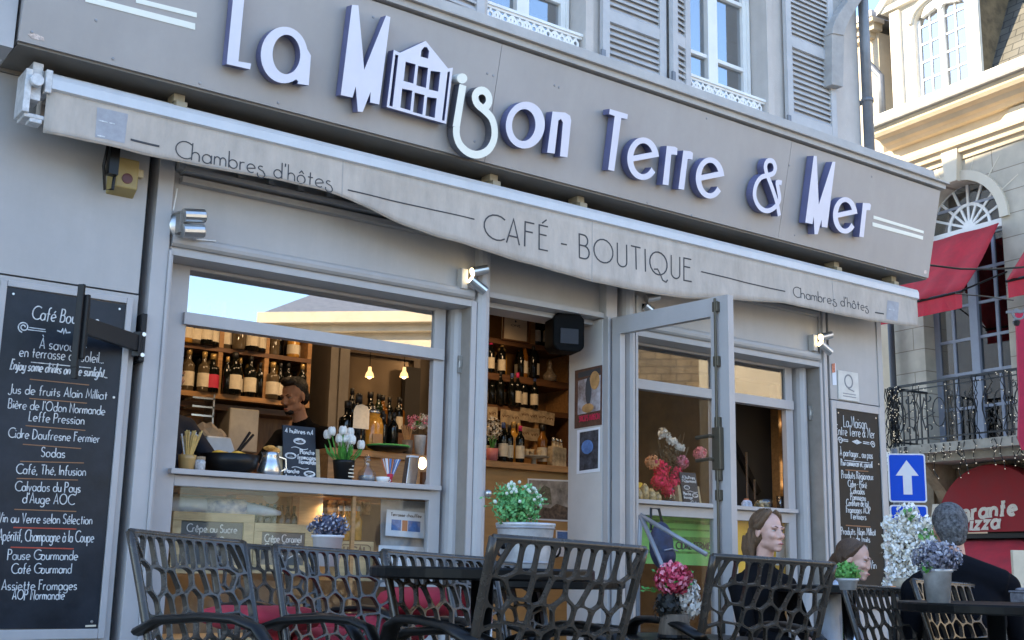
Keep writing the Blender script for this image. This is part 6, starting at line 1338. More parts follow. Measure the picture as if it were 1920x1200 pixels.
# dome awning of the restaurant
DA = thing('restaurant_awning', 'deep red arched restaurant awning with cream italic lettering over a sloping red canopy', 'awning')
FDm = Fr(F2.w(0, 0, .05), F2.ex, (0, 0, 1))
cD, rD = ga[0][0], 1.02
zd0 = FDm.px(1860, 997, .3)[1]
m = MB(); n = 24; vs = []
for i in range(n + 1):
    a = pi * i / n
    for o_, k in ((-.05, 1.0), (.25, 1.0), (.30, .985)): vs.append(FDm.w(cD + rD * k * cos(a), zd0 + rD * .98 * k * sin(a), o_))
m.add(vs, [(i * 3 + j, i * 3 + j + 1, i * 3 + j + 4, i * 3 + j + 3) for i in range(n) for j in range(2)]); m.poly(FDm, [(cD + rD * .985 * cos(pi * i / n), zd0 + rD * .98 * .985 * sin(pi * i / n)) for i in range(n + 1)], .28, .30)
dome = obj('dome', m, dark_red, DA)
m = MB()
def bigtext(txt, pL, pR, cap, wd, sl):
    A = Vector(FDm.px(*pL, .305)); B = Vector(FDm.px(*pR, .305)); S, W = strokes(txt, .22); u = (B - A) / W
    for P in S:
        m.ribbon(FDm, [A + u * (p[0] + sl * p[1]) + Vector((0, p[1] * cap)) for p in P], wd, .302, .307)
        if len(P) == 2 and abs(P[0][0] - P[1][0]) < .02: 
            for e in P: m.ribbon(FDm, [A + u * (e[0] + sl * e[1] - .12) + Vector((0, e[1] * cap)), A + u * (e[0] + sl * e[1] + .12) + Vector((0, e[1] * cap))], wd * .6, .302, .307)
bigtext('Ristorante', (1748, 979), (1904, 964), .245, .052, .16); bigtext('Pizza', (1803, 994), (1872, 989), .22, .052, .16)
obj('lettering', m, petal_cream, dome)
m = MB(); vs = []; zc0, zc1 = zd0 - .09, zd0 - .60
for i in range(13):
    s_ = cD - rD + 2 * rD * i / 12
    for j in range(5): q = j / 4; vs.append(FDm.w(s_, zc0 + (zc1 - zc0) * q, .15 + .75 * q + .01 * sin(i * 2)))
m.add(vs, [(i * 5 + j, i * 5 + j + 1, i * 5 + j + 6, i * 5 + j + 5) for i in range(12) for j in range(4)]); o = obj('canopy', m, red_canvas, DA, smooth=True); md = o.modifiers.new('t', 'SOLIDIFY'); md.thickness = .006
m = MB(); m.box(FDm, cD - rD, cD + rD, zc1 - .22, zc1 - .02, .88, .892); obj('valance', m, MATS['valance_red_canvas'], DA); m = MB(); m.box(FDm, cD - rD, cD + rD, zc0, zd0 - .02, .0, .25); obj('cassette', m, black_metal, DA)
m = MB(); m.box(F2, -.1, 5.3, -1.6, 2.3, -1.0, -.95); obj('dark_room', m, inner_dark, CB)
m = MB()
for s_ in (.05, .55, .95, 1.5, 1.95): m.box(F2, s_, s_ + .09, -1.6, 1.2, -.3, -.2)
for z in (.35, .78): m.box(F2, .0, 2.0, z, z + .06, -.29, -.21)
obj('shopfront', m, mat('brown_shopfront', (.16, .12, .085), .6), CB)
t = thing('menu_case', 'cream menu case at the right edge beside the restaurant', 'menu case'); Fm = Fr(at(1912, 1077, 9.0), (cos(YAW), -sin(YAW), 0), (0, 0, 1)); obj('case', MB().box(Fm, -.045, .2, -.17, .18, -.04, 0), paper_cream, t, bevel=.005); obj('post', MB().box(Fm, .06, .09, -1.2, -.17, -.03, 0), black_metal, t)
m = MB(); Fb = Fr(at(1916, 700, 15.5), (cos(YAW), -sin(YAW), 0), (0, 0, 1)); m.poly(Fb, [(-.03, .82), (.3, .85), (.35, -1.0), (-.07, -1.0), (-.11, -.85), (-.06, -.3)], -.02, .02); tag(obj('red_banner', m, mat('banner_red', (.45, .02, .06), .8, var=.15)), 'dark red fabric banner hanging at the right edge', 'banner')
# wires
def wire(name, label, P, r):
    m = MB(); m.tube(P, r, 6); tag(obj(name, m, black_plastic), label, 'cable')
wire('overhead_cable', 'black overhead cable crossing the red awning', [at(1700, 492, 13), at(1800, 504, 13.4), at(1860, 505, 13.7), at(1960, 498, 14.2)], .012)
wire('overhead_cable', 'lower thin dark cable with connectors below the red awning', [at(1790, 550, 13.2), at(1850, 556, 13.6), at(1900, 563, 14)], .008)
t = thing('wall_lantern', 'grey scrolled iron lamp bracket at the right edge beside the window', 'lamp'); Fl = Fr(at(1908, 590, 15.0), (cos(YAW), -sin(YAW), 0), (0, 0, 1)); m = MB(); m.ribbon(Fl, spiral(.0, .02, .03, .1, 0, 400), .022, -.012, .012); m.ribbon(Fl, [(-.14, .03), (.2, .05)], .03, -.012, .012); m.ribbon(Fl, [(-.03, -.05), (-.05, -.10), (.02, -.10)], .03, -.012, .012); obj('bracket', m, mat('grey_iron', (.2, .2, .21), .6), t); m = MB(); m.lathe(Fl.w(-.02, -.14, 0), [(.03, 0), (.05, .05), (.02, .07)], 10); obj('lantern', m, iron, t)

# ------------------------------------------------------------------ houses across the square (seen in the panes)
def far_house(x0, x1, y0, y1, h, label, wallm, corn=True):
    t = thing('square_house', label, 'building', 'houses across the square'); m = MB(); m.b3(x0, x1, y0, y1, -2, h); obj('wall', m, wallm, t)
    if corn: m = MB(); m.b3(x0 - .3, x1 + .3, y0, y1 + .45, h, h + .35); m.b3(x0 - .15, x1 + .15, y0, y1 + .25, h - .3, h); obj('cornice', m, stone_w, t)
    m = MB(); m.add([(x0, y1 + .2, h + .35), (x1, y1 + .2, h + .35), (x1, y1 - 3, h + 2.6), (x0, y1 - 3, h + 2.6), (x1, y0, h + 2.6), (x0, y0, h + 2.6)], [(0, 1, 2, 3), (3, 2, 4, 5)]); obj('roof', m, zinc, t)
    nx = max(2, int((x1 - x0) / 2.2))
    for k in range(int(h / 3)):
        for i in range(nx):
            xx = x0 + (i + .5) * (x1 - x0) / nx; f = obj('window', MB().b3(xx - .5, xx + .5, y1 - .02, y1 + .05, 1 + k * 3, 2.8 + k * 3), white_paint, t); obj('pane', MB().b3(xx - .42, xx + .42, y1 + .052, y1 + .06, 1.08 + k * 3, 2.72 + k * 3), mat('dark_pane', (.03, .035, .04), .15), f)
t = thing('square_house', 'sunlit cream house with a cornice standing slantwise across the square', 'building', 'houses across the square'); Fh2 = Fr((14.3, -24.2, 0), (.72, .69, 0), (0, 0, 1))
Fh2.n = -Fh2.n if Fh2.n.dot(Vector((-1, 1, 0))) < 0 else Fh2.n
obj('wall', MB().box(Fh2, 0, 7.2, -2, 7.1, -9, 0).box(Fh2, 11.4, 30, -2, 9, -9, 0), stone_w, t); obj('rubble_wall', MB().box(Fh2, 7.2, 11.4, -2, 8.6, -9, -.3), brick_mat('rubble_stone', (.36, .26, .16), (.28, .21, .14), (.2, .15, .1), 1.0, .4, .2, .02, .9, .4, .8), t, uvF=Fh2)
m = MB(); m.box(Fh2, -.5, 7.3, 7.1, 7.3, -9, .3); m.box(Fh2, -.7, 7.4, 7.3, 7.6, -9, .6); obj('cornice', m, stone_w, t)
m = MB(); m.hexa([Fh2.w(-.6, 7.6, .5), Fh2.w(7.4, 7.6, .5), Fh2.w(7.4, 7.6, -9), Fh2.w(-.6, 7.6, -9), Fh2.w(1, 9.4, -3), Fh2.w(7.4, 9.4, -3), Fh2.w(7.4, 9.4, -6), Fh2.w(1, 9.4, -6)]); obj('roof', m, zinc, t)
for k in range(3):
    f = obj('window', MB().box(Fh2, 1.2 + k * 2.2, 2.2 + k * 2.2, 2.2, 4.6, -.02, .05), white_paint, t); obj('pane', MB().box(Fh2, 1.3 + k * 2.2, 2.1 + k * 2.2, 2.3, 4.5, .052, .06), mat('dark_pane', (.03, .035, .04), .15), f)
nb = thing('neighbour_shade_house', 'rendered neighbouring house left of the cafe, outside the frame, added to shade the terrace', 'building'); obj('wall', MB().b3(-22, .05, .15, 12, -1, 12.5), stucco, nb); obj('roof', MB().b3(-22.2, .1, -.1, 12, 12.5, 12.8), zinc, nb); m = MB()  # unseen house added to keep the sun off the terrace
for i in range(6): m.b3(-20 + i * 3.4, -18.8 + i * 3.4, .11, .16, 1.2, 3.2)
obj('window', m, white_paint, nb)
far_house(-3, 6, -40, -30, 3.4, 'low stuccoed house on the far side of the square, furthest left', stucco)
far_house(6, 13, -38, -28, 3.3, 'low stone house between the stuccoed and the cream one across the square', stone)
far_house(-25, -3.5, -36, -27, 4.5, 'long limestone house left of the low ones across the square', stone)

# ------------------------------------------------------------------ things fixed on the cafe front
def board(name, label, P, m_board, frame_w, frame_off=.012):
    q = F1.pl(P); t = thing(name, label, 'menu board')
    obj('panel', MB().poly(F1, q, .005, .012), m_board, t)
    x0, x1 = q[0][0], q[1][0]; z1, z0 = q[0][1], q[2][1]; fw = frame_w
    m = MB(); m.box(F1, x0 - fw, x0 - .001, z0 - fw * 1.5, z1 + fw, .004, .022); m.box(F1, x1 + .001, x1 + fw, z0 - fw * 1.5, z1 + fw, .004, .022); m.box(F1, x0, x1, z1 + .001, z1 + fw, .004, .021); m.box(F1, x0, x1, z0 - fw * 1.5, z0 - .001, .004, .021)
    obj('frame', m, paint, t, bevel=.003)
    m = MB()
    for a, b in ((x0 + .03, z1 - .03), (x1 - .03, z1 - .03), (x0 + .03, z0 + .03), (x1 - .03, z0 + .03), (x1 - .02, (z0 + z1) / 2 + .3)): m.lathe(F1.w(a, b, .012), [(.007, 0), (.005, .003)], 8, Matrix.Rotation(pi / 2, 3, 'X'))
    obj('screw', m, nickel, t)['kind'] = 'stuff'
    return t
LB = board('menu_board', 'tall blue black menu board chalked in white at the left of the cafe', [(12, 538), (235, 572), (181, 1178), (-60, 1179)], slate, .03)
OF = .0125
def cap_at(px, y0, y1): return F1.px(px, y0)[1] - F1.px(px, y1)[1]
m = MB(); CP = .043; cw = .0039
for txt, pL, pR, c, sl, wd in (
    ("Café Boutique", (59, 598), (184, 612), .062, .12, .005), ("À savourer", (74, 653), (161, 661), .050, .03, cw), ("en terrasse au soleil...", (36, 668), (193, 681), .050, .02, cw), ("Enjoy some drinks on the sunlight...", (19, 692), (200, 708), .045, .25, .0055),
    ("Jus de fruits Alain Milliat", (16, 737), (200, 749), CP, .03, cw), ("Bière de l'Odon Normande", (15, 765), (196, 778), CP, .03, cw), ("Leffe Pression", (54, 789), (157, 796), CP, .03, cw), ("Cidre Daufresne Fermier", (15, 820), (186, 830), CP, .02, cw), ("Sodas", (77, 856), (121, 858.5), CP, 0, cw),
    ("Café, Thé, Infusion", (30, 888), (160, 892), CP, 0, cw), ("Calvados du Pays", (28, 920), (150, 923), CP, 0, cw), ("d'Auge AOC", (42, 943), (138, 946), .046, 0, cw), ("Vin au Verre selon Sélection", (-3, 979), (172, 983), CP, 0, cw), ("Kir, Apéritif, Champagne à la Coupe", (-24, 1013), (175, 1017), .050, 0, cw),
    ("Pause Gourmande", (14, 1049), (145, 1050), CP, 0, cw), ("Café Gourmand", (21, 1075), (133, 1075), CP, 0, cw), ("Assiette Fromages", (3, 1106), (143, 1106), CP, 0, cw), ("AOP Normandie", (23, 1124), (120, 1124), .042, 0, cw)):
    text(m, F1, txt, pL, pR, c, wd, OF, .001, sl, jit=.02)
def ln(mm, P, wd, o=OF): mm.ribbon(F1, F1.pl(P, o), wd, o, o + .001)
for P in (((55, 614), (85, 618)), ((52, 618), (86, 622)), ((58, 679), (170, 690))): ln(m, P, .004)
a, b = F1.px(43, 614); m.ribbon(F1, spiral(a, b, .006, .026, 0, 620, 24), .005, OF, OF + .001); a, b = F1.px(118, 624); m.ribbon(F1, [(a - .03, b + .005), (a - .012, b), (a - .006, b + .015), (a, b - .004), (a + .006, b + .016), (a + .012, b), (a + .03, b + .004)], .006, OF, OF + .001)
obj('lettering', m, chalk, LB)
m = MB()
for P in (((56, 711), (167, 722)), ((55, 747), (163, 756)), ((48, 798), (160, 807)), ((43, 833), (152, 841)), ((38, 865), (157, 868)), ((31, 897), (146, 900)), ((27, 955), (143, 959))): ln(m, P, .0045)
obj('orange_rule', m, chalk_or, LB)
m = MB()
for P in (((25, 989), (143, 992)), ((20, 1026), (138, 1029))): ln(m, P, .0055)
obj('red_rule', m, chalk_red, LB)
m = MB(); ln(m, ((160, 1174), (180, 1173)), .008); obj('maker_mark', m, label_cream, LB)
RB = board('menu_board', 'narrow brown black menu board chalked in white at the right corner of the cafe', [(1564, 766), (1644, 777), (1664, 1120), (1578, 1117)], slate_brown, .055)
m = MB(); cw2 = .0058
for txt, pL, pR, c, wd in (("La Maison", (1582, 800), (1625, 804), .085, cw2), ("Entre Terre & Mer", (1568, 815), (1640, 822), .075, cw2), ("À partager... ou pas", (1575, 854), (1636, 860), .055, cw2), ("Pour commencer et.. yourself", (1577, 872), (1636, 877), .045, .006), ("Produits Régionaux", (1578, 896), (1637, 900), .055, cw2),
    ("Cidre - Poiré", (1590, 912), (1625, 915), .048, cw2), ("Calvados", (1595, 925), (1621, 927), .048, cw2), ("Pommeau", (1595, 937), (1623, 939), .048, cw2), ("Confiture de lait", (1587, 948), (1629, 950), .048, cw2), ("Fromages AOP", (1587, 961), (1632, 963), .048, cw2), ("Fermiers", (1596, 973), (1624, 975), .048, cw2),
    ("Produits Alain Milliat", (1577, 1002), (1642, 1004), .052, cw2), ("Jus de fruits", (1593, 1015), (1631, 1017), .048, cw2), ("Nectars", (1600, 1029), (1626, 1030), .048, cw2), ("Vin", (1632, 1066), (1643, 1066.5), .06, cw2)):
    text(m, F1, txt, pL, pR, c, wd, OF, .001)
for P in (((1578, 823), (1590, 825)), ((1578, 826), (1590, 828)), ((1618, 828), (1630, 830)), ((1618, 831), (1630, 833)), ((1583, 863), (1630, 868))): ln(m, P, .006)
for x, y in ((1573, 826), (1634, 834)): a, b = F1.px(x, y); m.ribbon(F1, spiral(a, b, .006, .028, 0, 540, 20), .007, OF, OF + .001)
a, b = F1.px(1604, 829); m.poly(F1, [(a - .06, b), (a, b + .018), (a + .06, b), (a, b - .018)], OF, OF + .001)
obj('lettering', m, chalk, RB)
m = MB()
for P in (((1585, 881), (1628, 884)), ((1586, 985), (1632, 988))): ln(m, P, .008)
obj('orange_rule', m, chalk_or, RB)
# swivel screen bracket
t = thing('screen_bracket', 'black steel swivel bracket standing out over the left menu board', 'bracket')
ya = -.0; pw_ = F1.px(262, 645)
m = MB(); m.box(F1, pw_[0] - .014, pw_[0] + .012, F1.px(262, 680)[1], F1.px(262, 590)[1], -.09, .045); obj('wall_plate', m, black_metal, t, bevel=.003)
Fo = FY(-.32)
tip = Fo.w(*Fo.px(150, 627)); root = F1.w(pw_[0] - .012, pw_[1] - .0, .03); dv = (tip - root)
Farm = Fr(root, (dv.x, dv.y, 0), (0, 0, 1)); Lr = sqrt(dv.x ** 2 + dv.y ** 2)
m = MB(); m.box(Farm, .01, Lr, -.045, .035, -.012, .012); m.box(Farm, 0, .03, -.07, .05, -.02, .02); obj('arm', m, mat('black_arm', (.014, .014, .016), .4, spec=.3), t, bevel=.003)
m = MB(); m.box(Farm, Lr - .012, Lr + .006, -.16, .13, -.03, .03); m.box(Farm, Lr + .006, Lr + .022, -.20, .175, -.012, .02); m.box(Farm, Lr - .03, Lr - .008, -.09, .10, -.02, .02); m.box(Farm, Lr + .0, Lr + .02, -.25, -.19, -.012, .012); obj('screen_plate', m, black_metal, t, bevel=.003)
m = MB(); m.box(Farm, Lr - .032, Lr - .012, -.155, .14, .022, .028); obj('edge_strip', m, brass, t)
m = MB()
for dz in (.04, -.06): m.lathe(F1.w(pw_[0], pw_[1] + dz, .045), [(.012, 0), (.01, .008)], 10, Matrix.Rotation(pi / 2, 3, 'X'))
obj('bolt', m, nickel, t)['kind'] = 'stuff'
# mustard switch box
q = F1.pl([(222, 294), (262, 300), (256, 362), (214, 354)], .08); t = thing('switch_box', 'mustard plastic awning switch box below the left end of the awning', 'switch box')
x0, x1, z0, z1 = (q[0][0] + q[3][0]) / 2, (q[1][0] + q[2][0]) / 2, q[3][1], q[0][1] - .0
m = MB(); m.add([F1.w(x0 - .02, z0 - .01, .0), F1.w(x1 + .01, z0 - .01, .0), F1.w(x1 + .01, z1 + .01, .0), F1.w(x0 - .02, z1 + .01, .0), F1.w(x0, z0 + .015, .085), F1.w(x1, z0 + .015, .085), F1.w(x1, z1, .085), F1.w(x0, z1, .085)], [(0, 3, 2, 1), (4, 5, 6, 7), (0, 1, 5, 4), (1, 2, 6, 5), (2, 3, 7, 6), (3, 0, 4, 7)])
obj('case', m, yellow_box, t, bevel=.006); cx_, cz_ = (x0 + x1) / 2, z0 + (z1 - z0) * .38
obj('key_hole', MB().lathe(F1.w(cx_, cz_, .085), [(.026, 0), (.026, .004), (.02, .005)], 16, Matrix.Rotation(pi / 2, 3, 'X')), mat('dark_red_button', (.10, .015, .01), .4), t); obj('latch', MB().box(F1, x1 - .008, x1 + .03, z1 - .075, z1 - .035, .03, .07), mat('pale_latch', (.5, .42, .26), .5), t, bevel=.004); obj('slot', MB().box(F1, x1 - .006, x1 + .012, z1 - .11, z1 - .02, .02, .03), black_plastic, t)
# spotlights
def wall_spot(x, y, off, style, label, lit):
    a, b = F1.px(x, y, off); t = thing('wall_spotlight', label, 'spotlight', 'twin spotlights on the cafe front')
    if style == 'round':
        obj('base', MB().lathe(F1.w(a, b, .0), [(.075, 0), (.08, .02), (.07, .035)], 20, Matrix.Rotation(pi / 2, 3, 'X')), nickel, t, smooth=True)
        obj('arm', MB().box(F1, a - .045, a - .01, b - .05, b + .05, .03, .09), mat('dull_arm', (.22, .2, .18), .5), t)
        for dz in (.042, -.035):
            c = F1.w(a + .02, b + dz, .10); obj('lamp_head', MB().tube([c - Vector((.052, .0, .008)), c + Vector((.052, 0, .008))], .036, 16).tube([c + Vector((.053, 0, .008)), c + Vector((.058, 0, .009))], [.034, .030], 16), nickel, t, smooth=False)
        m = MB(); m.tube([F1.w(a + .06, b - .06, .05), F1.w(a + .17, b - .045, .03)], .005, 6); m.tube([F1.w(a - .06, b + .07, .03), F1.w(a - .05, b + .14, .02), F1.w(a - .045, b + .19, .02)], .004, 6); obj('cable', m, old_white, t)
    else:
        obj('base', MB().box(F1, a - .05, a - .005, b - .06, b + .06, 0, .05), mat('pale_base', (.45, .43, .4), .5), t, bevel=.004)
        obj('joint', MB().tube([F1.w(a - .01, b, .03), F1.w(a + .04, b, .05)], .016, 8), black_metal, t)
        for dz, dx in ((.055, .055), (-.035, .045)):
            c = F1.w(a + dx, b + dz, .08); d = Vector((.045, -.01, .014 if dz > 0 else -.03))
            h = obj('lamp_head', MB().tube([c - d, c + d], .028, 14), nickel, t, smooth=False)
            if lit: obj('lens', MB().tube([c - d * 1.02, c - d * 1.1], .024, 12), tungsten, h)
    return t
wall_spot(349, 422, .06, 'round', 'round based twin chrome spotlight at the left pilaster', False)
wall_spot(881, 523, .06, 'sq', 'lit twin spotlight on the pilaster left of the doorway', True)
wall_spot(1207, 572, .06, 'sq', 'unlit twin spotlight half hidden by the open door leaf', False)
wall_spot(1536, 643, .06, 'sq', 'lit twin spotlight at the right pilaster', True)
q = F1.pl([(1571, 694), (1608, 700), (1611, 754), (1572, 748)], .01); t = obj('plaque', MB().poly(F1, q, .004, .014), mat('ivory_plaque', (.62, .60, .55), .5), bevel=.002); tag(t, 'ivory square plaque with a grey monogram on the right wall', 'plaque')
cx_ = sum(p[0] for p in q) / 4; cz_ = sum(p[1] for p in q) / 4
m = MB(); m.ribbon(F1, [(cx_ + .045 * cos(radians(a_)), cz_ + .035 + .048 * sin(radians(a_))) for a_ in range(0, 360, 20)], .012, .0145, .0155, True); m.ribbon(F1, [(cx_ - .01, cz_ - .02), (cx_ + .06, cz_ - .035)], .008, .0145, .0155); m.ribbon(F1, [(cx_ - .07, cz_ - .06), (cx_ + .08, cz_ - .06)], .006, .0145, .0155); m.ribbon(F1, [(cx_ - .07, cz_ - .08), (cx_ + .08, cz_ - .08)], .006, .0145, .0155); obj('monogram', m, mat('grey_ink', (.25, .25, .26), .7), t)
q = F1.pl([(1560, 682), (1567, 681), (1569, 722), (1562, 722)], .01); t = obj('paper_slip', MB().poly(F1, q, .006, .009), paper); tag(t, 'small white slip with a red tag taped beside the ivory plaque', 'sticker'); obj('red_tag', MB().poly(F1, F1.pl([(1560, 682), (1566, 681), (1566.5, 698), (1561, 699)], .012), .009, .011), mat('red_tag', (.55, .2, .12), .7, var=.4, scale=60), t)

# ------------------------------------------------------------------ terrace chairs
def clip(poly, p, n):
    out = []; k = len(poly)
    for i in range(k):
        a, b = poly[i], poly[(i + 1) % k]; da = (a[0] - p[0]) * n[0] + (a[1] - p[1]) * n[1]; db = (b[0] - p[0]) * n[0] + (b[1] - p[1]) * n[1]
        if da <= 0: out.append(a)
        if (da < 0 < db) or (db < 0 < da): t = da / (da - db); out.append((a[0] + (b[0] - a[0]) * t, a[1] + (b[1] - a[1]) * t))
    return out
def lattice(W0, H0, seeds, sw, fn, th, edge=.012):
    """a pierced panel : one rounded hole in every Voronoi cell of the seeds"""
    mb = MB(); rect = [(-W0, 0), (W0, 0), (W0, H0), (-W0, H0)]
    for i, s in enumerate(seeds):
        cell = rect; hole = [(-W0 + edge, edge), (W0 - edge, edge), (W0 - edge, H0 - edge), (-W0 + edge, H0 - edge)]
        for j, q in enumerate(seeds):
            if i == j: continue
            d = (q[0] - s[0], q[1] - s[1]); L = sqrt(d[0] ** 2 + d[1] ** 2)
            if L > .25: continue
            n = (d[0] / L, d[1] / L); mid = ((s[0] + q[0]) / 2, (s[1] + q[1]) / 2)
            cell = clip(cell, mid, n); hole = clip(hole, (mid[0] - n[0] * sw / 2, mid[1] - n[1] * sw / 2), n)
            if not cell: break
        if len(cell) < 3: continue
        H = []
        if len(hole) >= 3:
            for _ in range(2):
                H = []
                for k in range(len(hole)):
                    a, b = hole[k], hole[(k + 1) % len(hole)]; H += [(a[0] * .83 + b[0] * .17, a[1] * .83 + b[1] * .17), (a[0] * .17 + b[0] * .83, a[1] * .17 + b[1] * .83)]
                hole = H
            A = sum(H[k][0] * H[(k + 1) % len(H)][1] - H[(k + 1) % len(H)][0] * H[k][1] for k in range(len(H))) / 2
            if A < .0001: H = []
        loops = [cell] + ([H] if H else []); flat = [p for L_ in loops for p in L_]; n_ = len(flat)
        tri = tessellate_polygon([[Vector((a, b, 0)) for a, b in L_] for L_ in loops]); fs = []
        for t in tri:
            a, b, c = [flat[k] for k in t]; ccw = (b[0] - a[0]) * (c[1] - a[1]) - (b[1] - a[1]) * (c[0] - a[0]) > 0; t = t if ccw else (t[0], t[2], t[1]); fs += [tuple(t), (t[2] + n_, t[1] + n_, t[0] + n_)]
        if H:
            k0 = len(cell)
            for k in range(len(H)): a, b = k0 + k, k0 + (k + 1) % len(H); fs.append((a, b, b + n_, a + n_))
        for k in range(len(cell)):
            a, b = cell[k], cell[(k + 1) % len(cell)]
            if (abs(a[0]) > W0 - 1e-6 and abs(b[0] - a[0]) < 1e-6) or (abs(a[1] - b[1]) < 1e-9 and (a[1] < 1e-6 or a[1] > H0 - 1e-6)): q = (k + 1) % len(cell); fs.append((k + n_, q + n_, q, k))
        mb.add([fn(a, b, th / 2) for a, b in flat] + [fn(a, b, -th / 2) for a, b in flat], fs)
    return mb
def make_chair(label):
    t = thing('terrace_chair', label, 'chair', 'pierced terrace chairs')
    rs = random.Random(5); W0, H0 = .25, .56; seeds = []
    for i in range(11): seeds.append((-W0 + (i + .5) * 2 * W0 / 11 + rs.uniform(-.004, .004), H0 - .052 + (0.02 if i in (0, 10) else 0)))
    seeds += [(-.235, H0 - .035), (.237, H0 - .03)]
    zr = H0 - .14; r = 0
    while zr > .0:
        n = 7 if r % 2 else 8
        for i in range(n): seeds.append((-W0 + (i + .5) * 2 * W0 / n + rs.uniform(-.016, .016), zr + rs.uniform(-.014, .014) + .012 * cos(i * 2.2)))
        zr -= rs.uniform(.060, .072); r += 1
    def fn(u, v, o):
        k = 1.0 + .10 * (v / H0 - .5)
        q = v / H0; y = .20 + .105 * q + .03 * q * q - (u / W0) ** 2 * .045 * (.4 + .6 * (1 - q)); z = .33 + v * .975
        return Vector((u * k, y + o, z + o * -.25))
    obj('backrest', lattice(W0, H0, seeds, .0066, fn, .017), bronze, t)
    m = MB(); m.tube([fn(-W0 + 2 * W0 * i / 16, H0 - .002, 0) for i in range(17)], .0105, 8)
    for s in (-1, 1): m.tube([fn(s * W0, H0 * i / 12, 0) for i in range(13)], .0125, 8)
    obj('back_frame', m, bronze, t, smooth=True)
    ss = [(-.22 + (i + .5 * (j % 2)) * .065 + rs.uniform(-.01, .01), .02 + j * .055) for j in range(8) for i in range(7)]
    def fs(u, v, o): return Vector((u, -.24 + v, .44 - .03 * (1 - ((v - .22) / .22) ** 2) + o))
    obj('seat', lattice(.23, .44, ss, .013, fs, .025), bronze, t)
    for s in (-1, 1):
        for y0, y1 in ((-.215, -.25), (.18, .23)): obj('leg', MB().tube([(s * .215, y0, .45), (s * .225, (y0 + y1) / 2, .2), (s * .235, y1, -.04)], [.02, .018, .015], 8), bronze, t, smooth=True)
        P = [(s * .262, .25, .60), (s * .285, .16, .635), (s * .29, .0, .648), (s * .288, -.10, .645), (s * .282, -.165, .625), (s * .272, -.20, .58), (s * .255, -.215, .50), (s * .23, -.215, .44)]
        m = MB(); vs = []
        for i, p in enumerate(P):
            a = Vector(P[max(i - 1, 0)]); b = Vector(P[min(i + 1, 7)]); tt = (b - a).normalized(); nx = Vector((1, 0, 0)); nz = tt.cross(nx).normalized(); w_ = .030; h_ = .010
            for q in range(8): an = 2 * pi * q / 8; vs.append(Vector(p) + nx * w_ * cos(an) + nz * h_ * sin(an) * 1.3)
        fsx = [(i * 8 + q, i * 8 + (q + 1) % 8, i * 8 + 8 + (q + 1) % 8, i * 8 + 8 + q) for i in range(7) for q in range(8)] + [tuple(range(7, -1, -1)), tuple(56 + q for q in range(8))]
        m.add(vs, fsx); obj('armrest', m, black_plastic, t, smooth=True)
    return t
CH = None
def chair(px, py, d, rz, label, sc=1.0, roll=-2.0, grp=True):
    """top middle of the backrest on the sight line px,py at depth d"""
    global CH
    P = at(px, py, d); R = Euler((0, radians(roll) * 0, radians(rz))).to_matrix()
    loc = P - R @ Vector((0, .335, .876)) * sc
    if CH is None:
        CH = make_chair(label); CH.location = loc; CH.rotation_euler = (0, radians(2.0) * (1 if cos(radians(rz)) > 0 else -1), radians(rz)); return CH
    return dup(CH, loc, (0, radians(2.0) * (1 if cos(radians(rz)) > 0 else -1), radians(rz)), label, sc)
chair(335, 1006, 3.6, 29, 'bronze pierced chair nearest the left menu board, facing the street with both armrests seen')
chair(1064, 1017, 3.25, 178, 'large bronze pierced chair in the middle foreground seen from behind')
chair(1446, 1049, 4.15, 169, 'bronze pierced chair in front of the woman, seen from behind')
chair(606, 1031, 4.35, 10, 'smaller bronze pierced chair between the framed slates and the black round table')
chair(478, 1024, 4.9, 12, 'furthest left pierced chair, half hidden behind the chair by the menu board')
chair(806, 1041, 3.95, 13, 'bronze pierced chair behind the black round table by the white column')
chair(905, 1054, 4.7, 10, 'pierced chair mostly hidden behind the table edge, under the zinc bucket')
chair(1632, 1101, 5.3, 2, 'small pierced chair in front of the girl with white flowers seen through it')
chair(1762, 1092, 5.1, 2, 'pierced chair behind the grey lavender pot, by the man in black')
def table(px, py, d, r, label, chromeleg=True):
    P = at(px, py, d); t = thing('bistro_table', label, 'table', loc=(P.x, P.y, P.z)); H_ = P.z - gz(P.x) + .03
    obj('table_top', MB().lathe((0, 0, 0), [(r - .012, -.036), (r, -.03), (r, -.006), (r - .006, 0)], 40), table_m, t, smooth=False)
    obj('leg', MB().tube([(0, 0, -.036), (0, 0, -H_ + .03)], .035, 16), chrome, t, smooth=True); obj('foot', MB().lathe((0, 0, -H_), [(.22, 0), (.22, .015), (.06, .03)], 24), black_metal, t)
    return t, P
T1, P1 = table(905, 1064, 3.65, .345, 'black round bistro table in the centre between the foreground chairs')
T2, P2 = table(1866, 1131, 4.55, .36, 'black round bistro table at the right edge carrying the lavender pot')
T3, P3 = table(1010, 1085, 4.95, .36, 'further round bistro table under the zinc bucket of green leaves')
T4, P4 = table(1265, 1195, 4.3, .33, 'low hidden round table under the red hydrangea')
T5, P5 = table(1590, 1098, 5.9, .35, 'round bistro table between woman and girl')
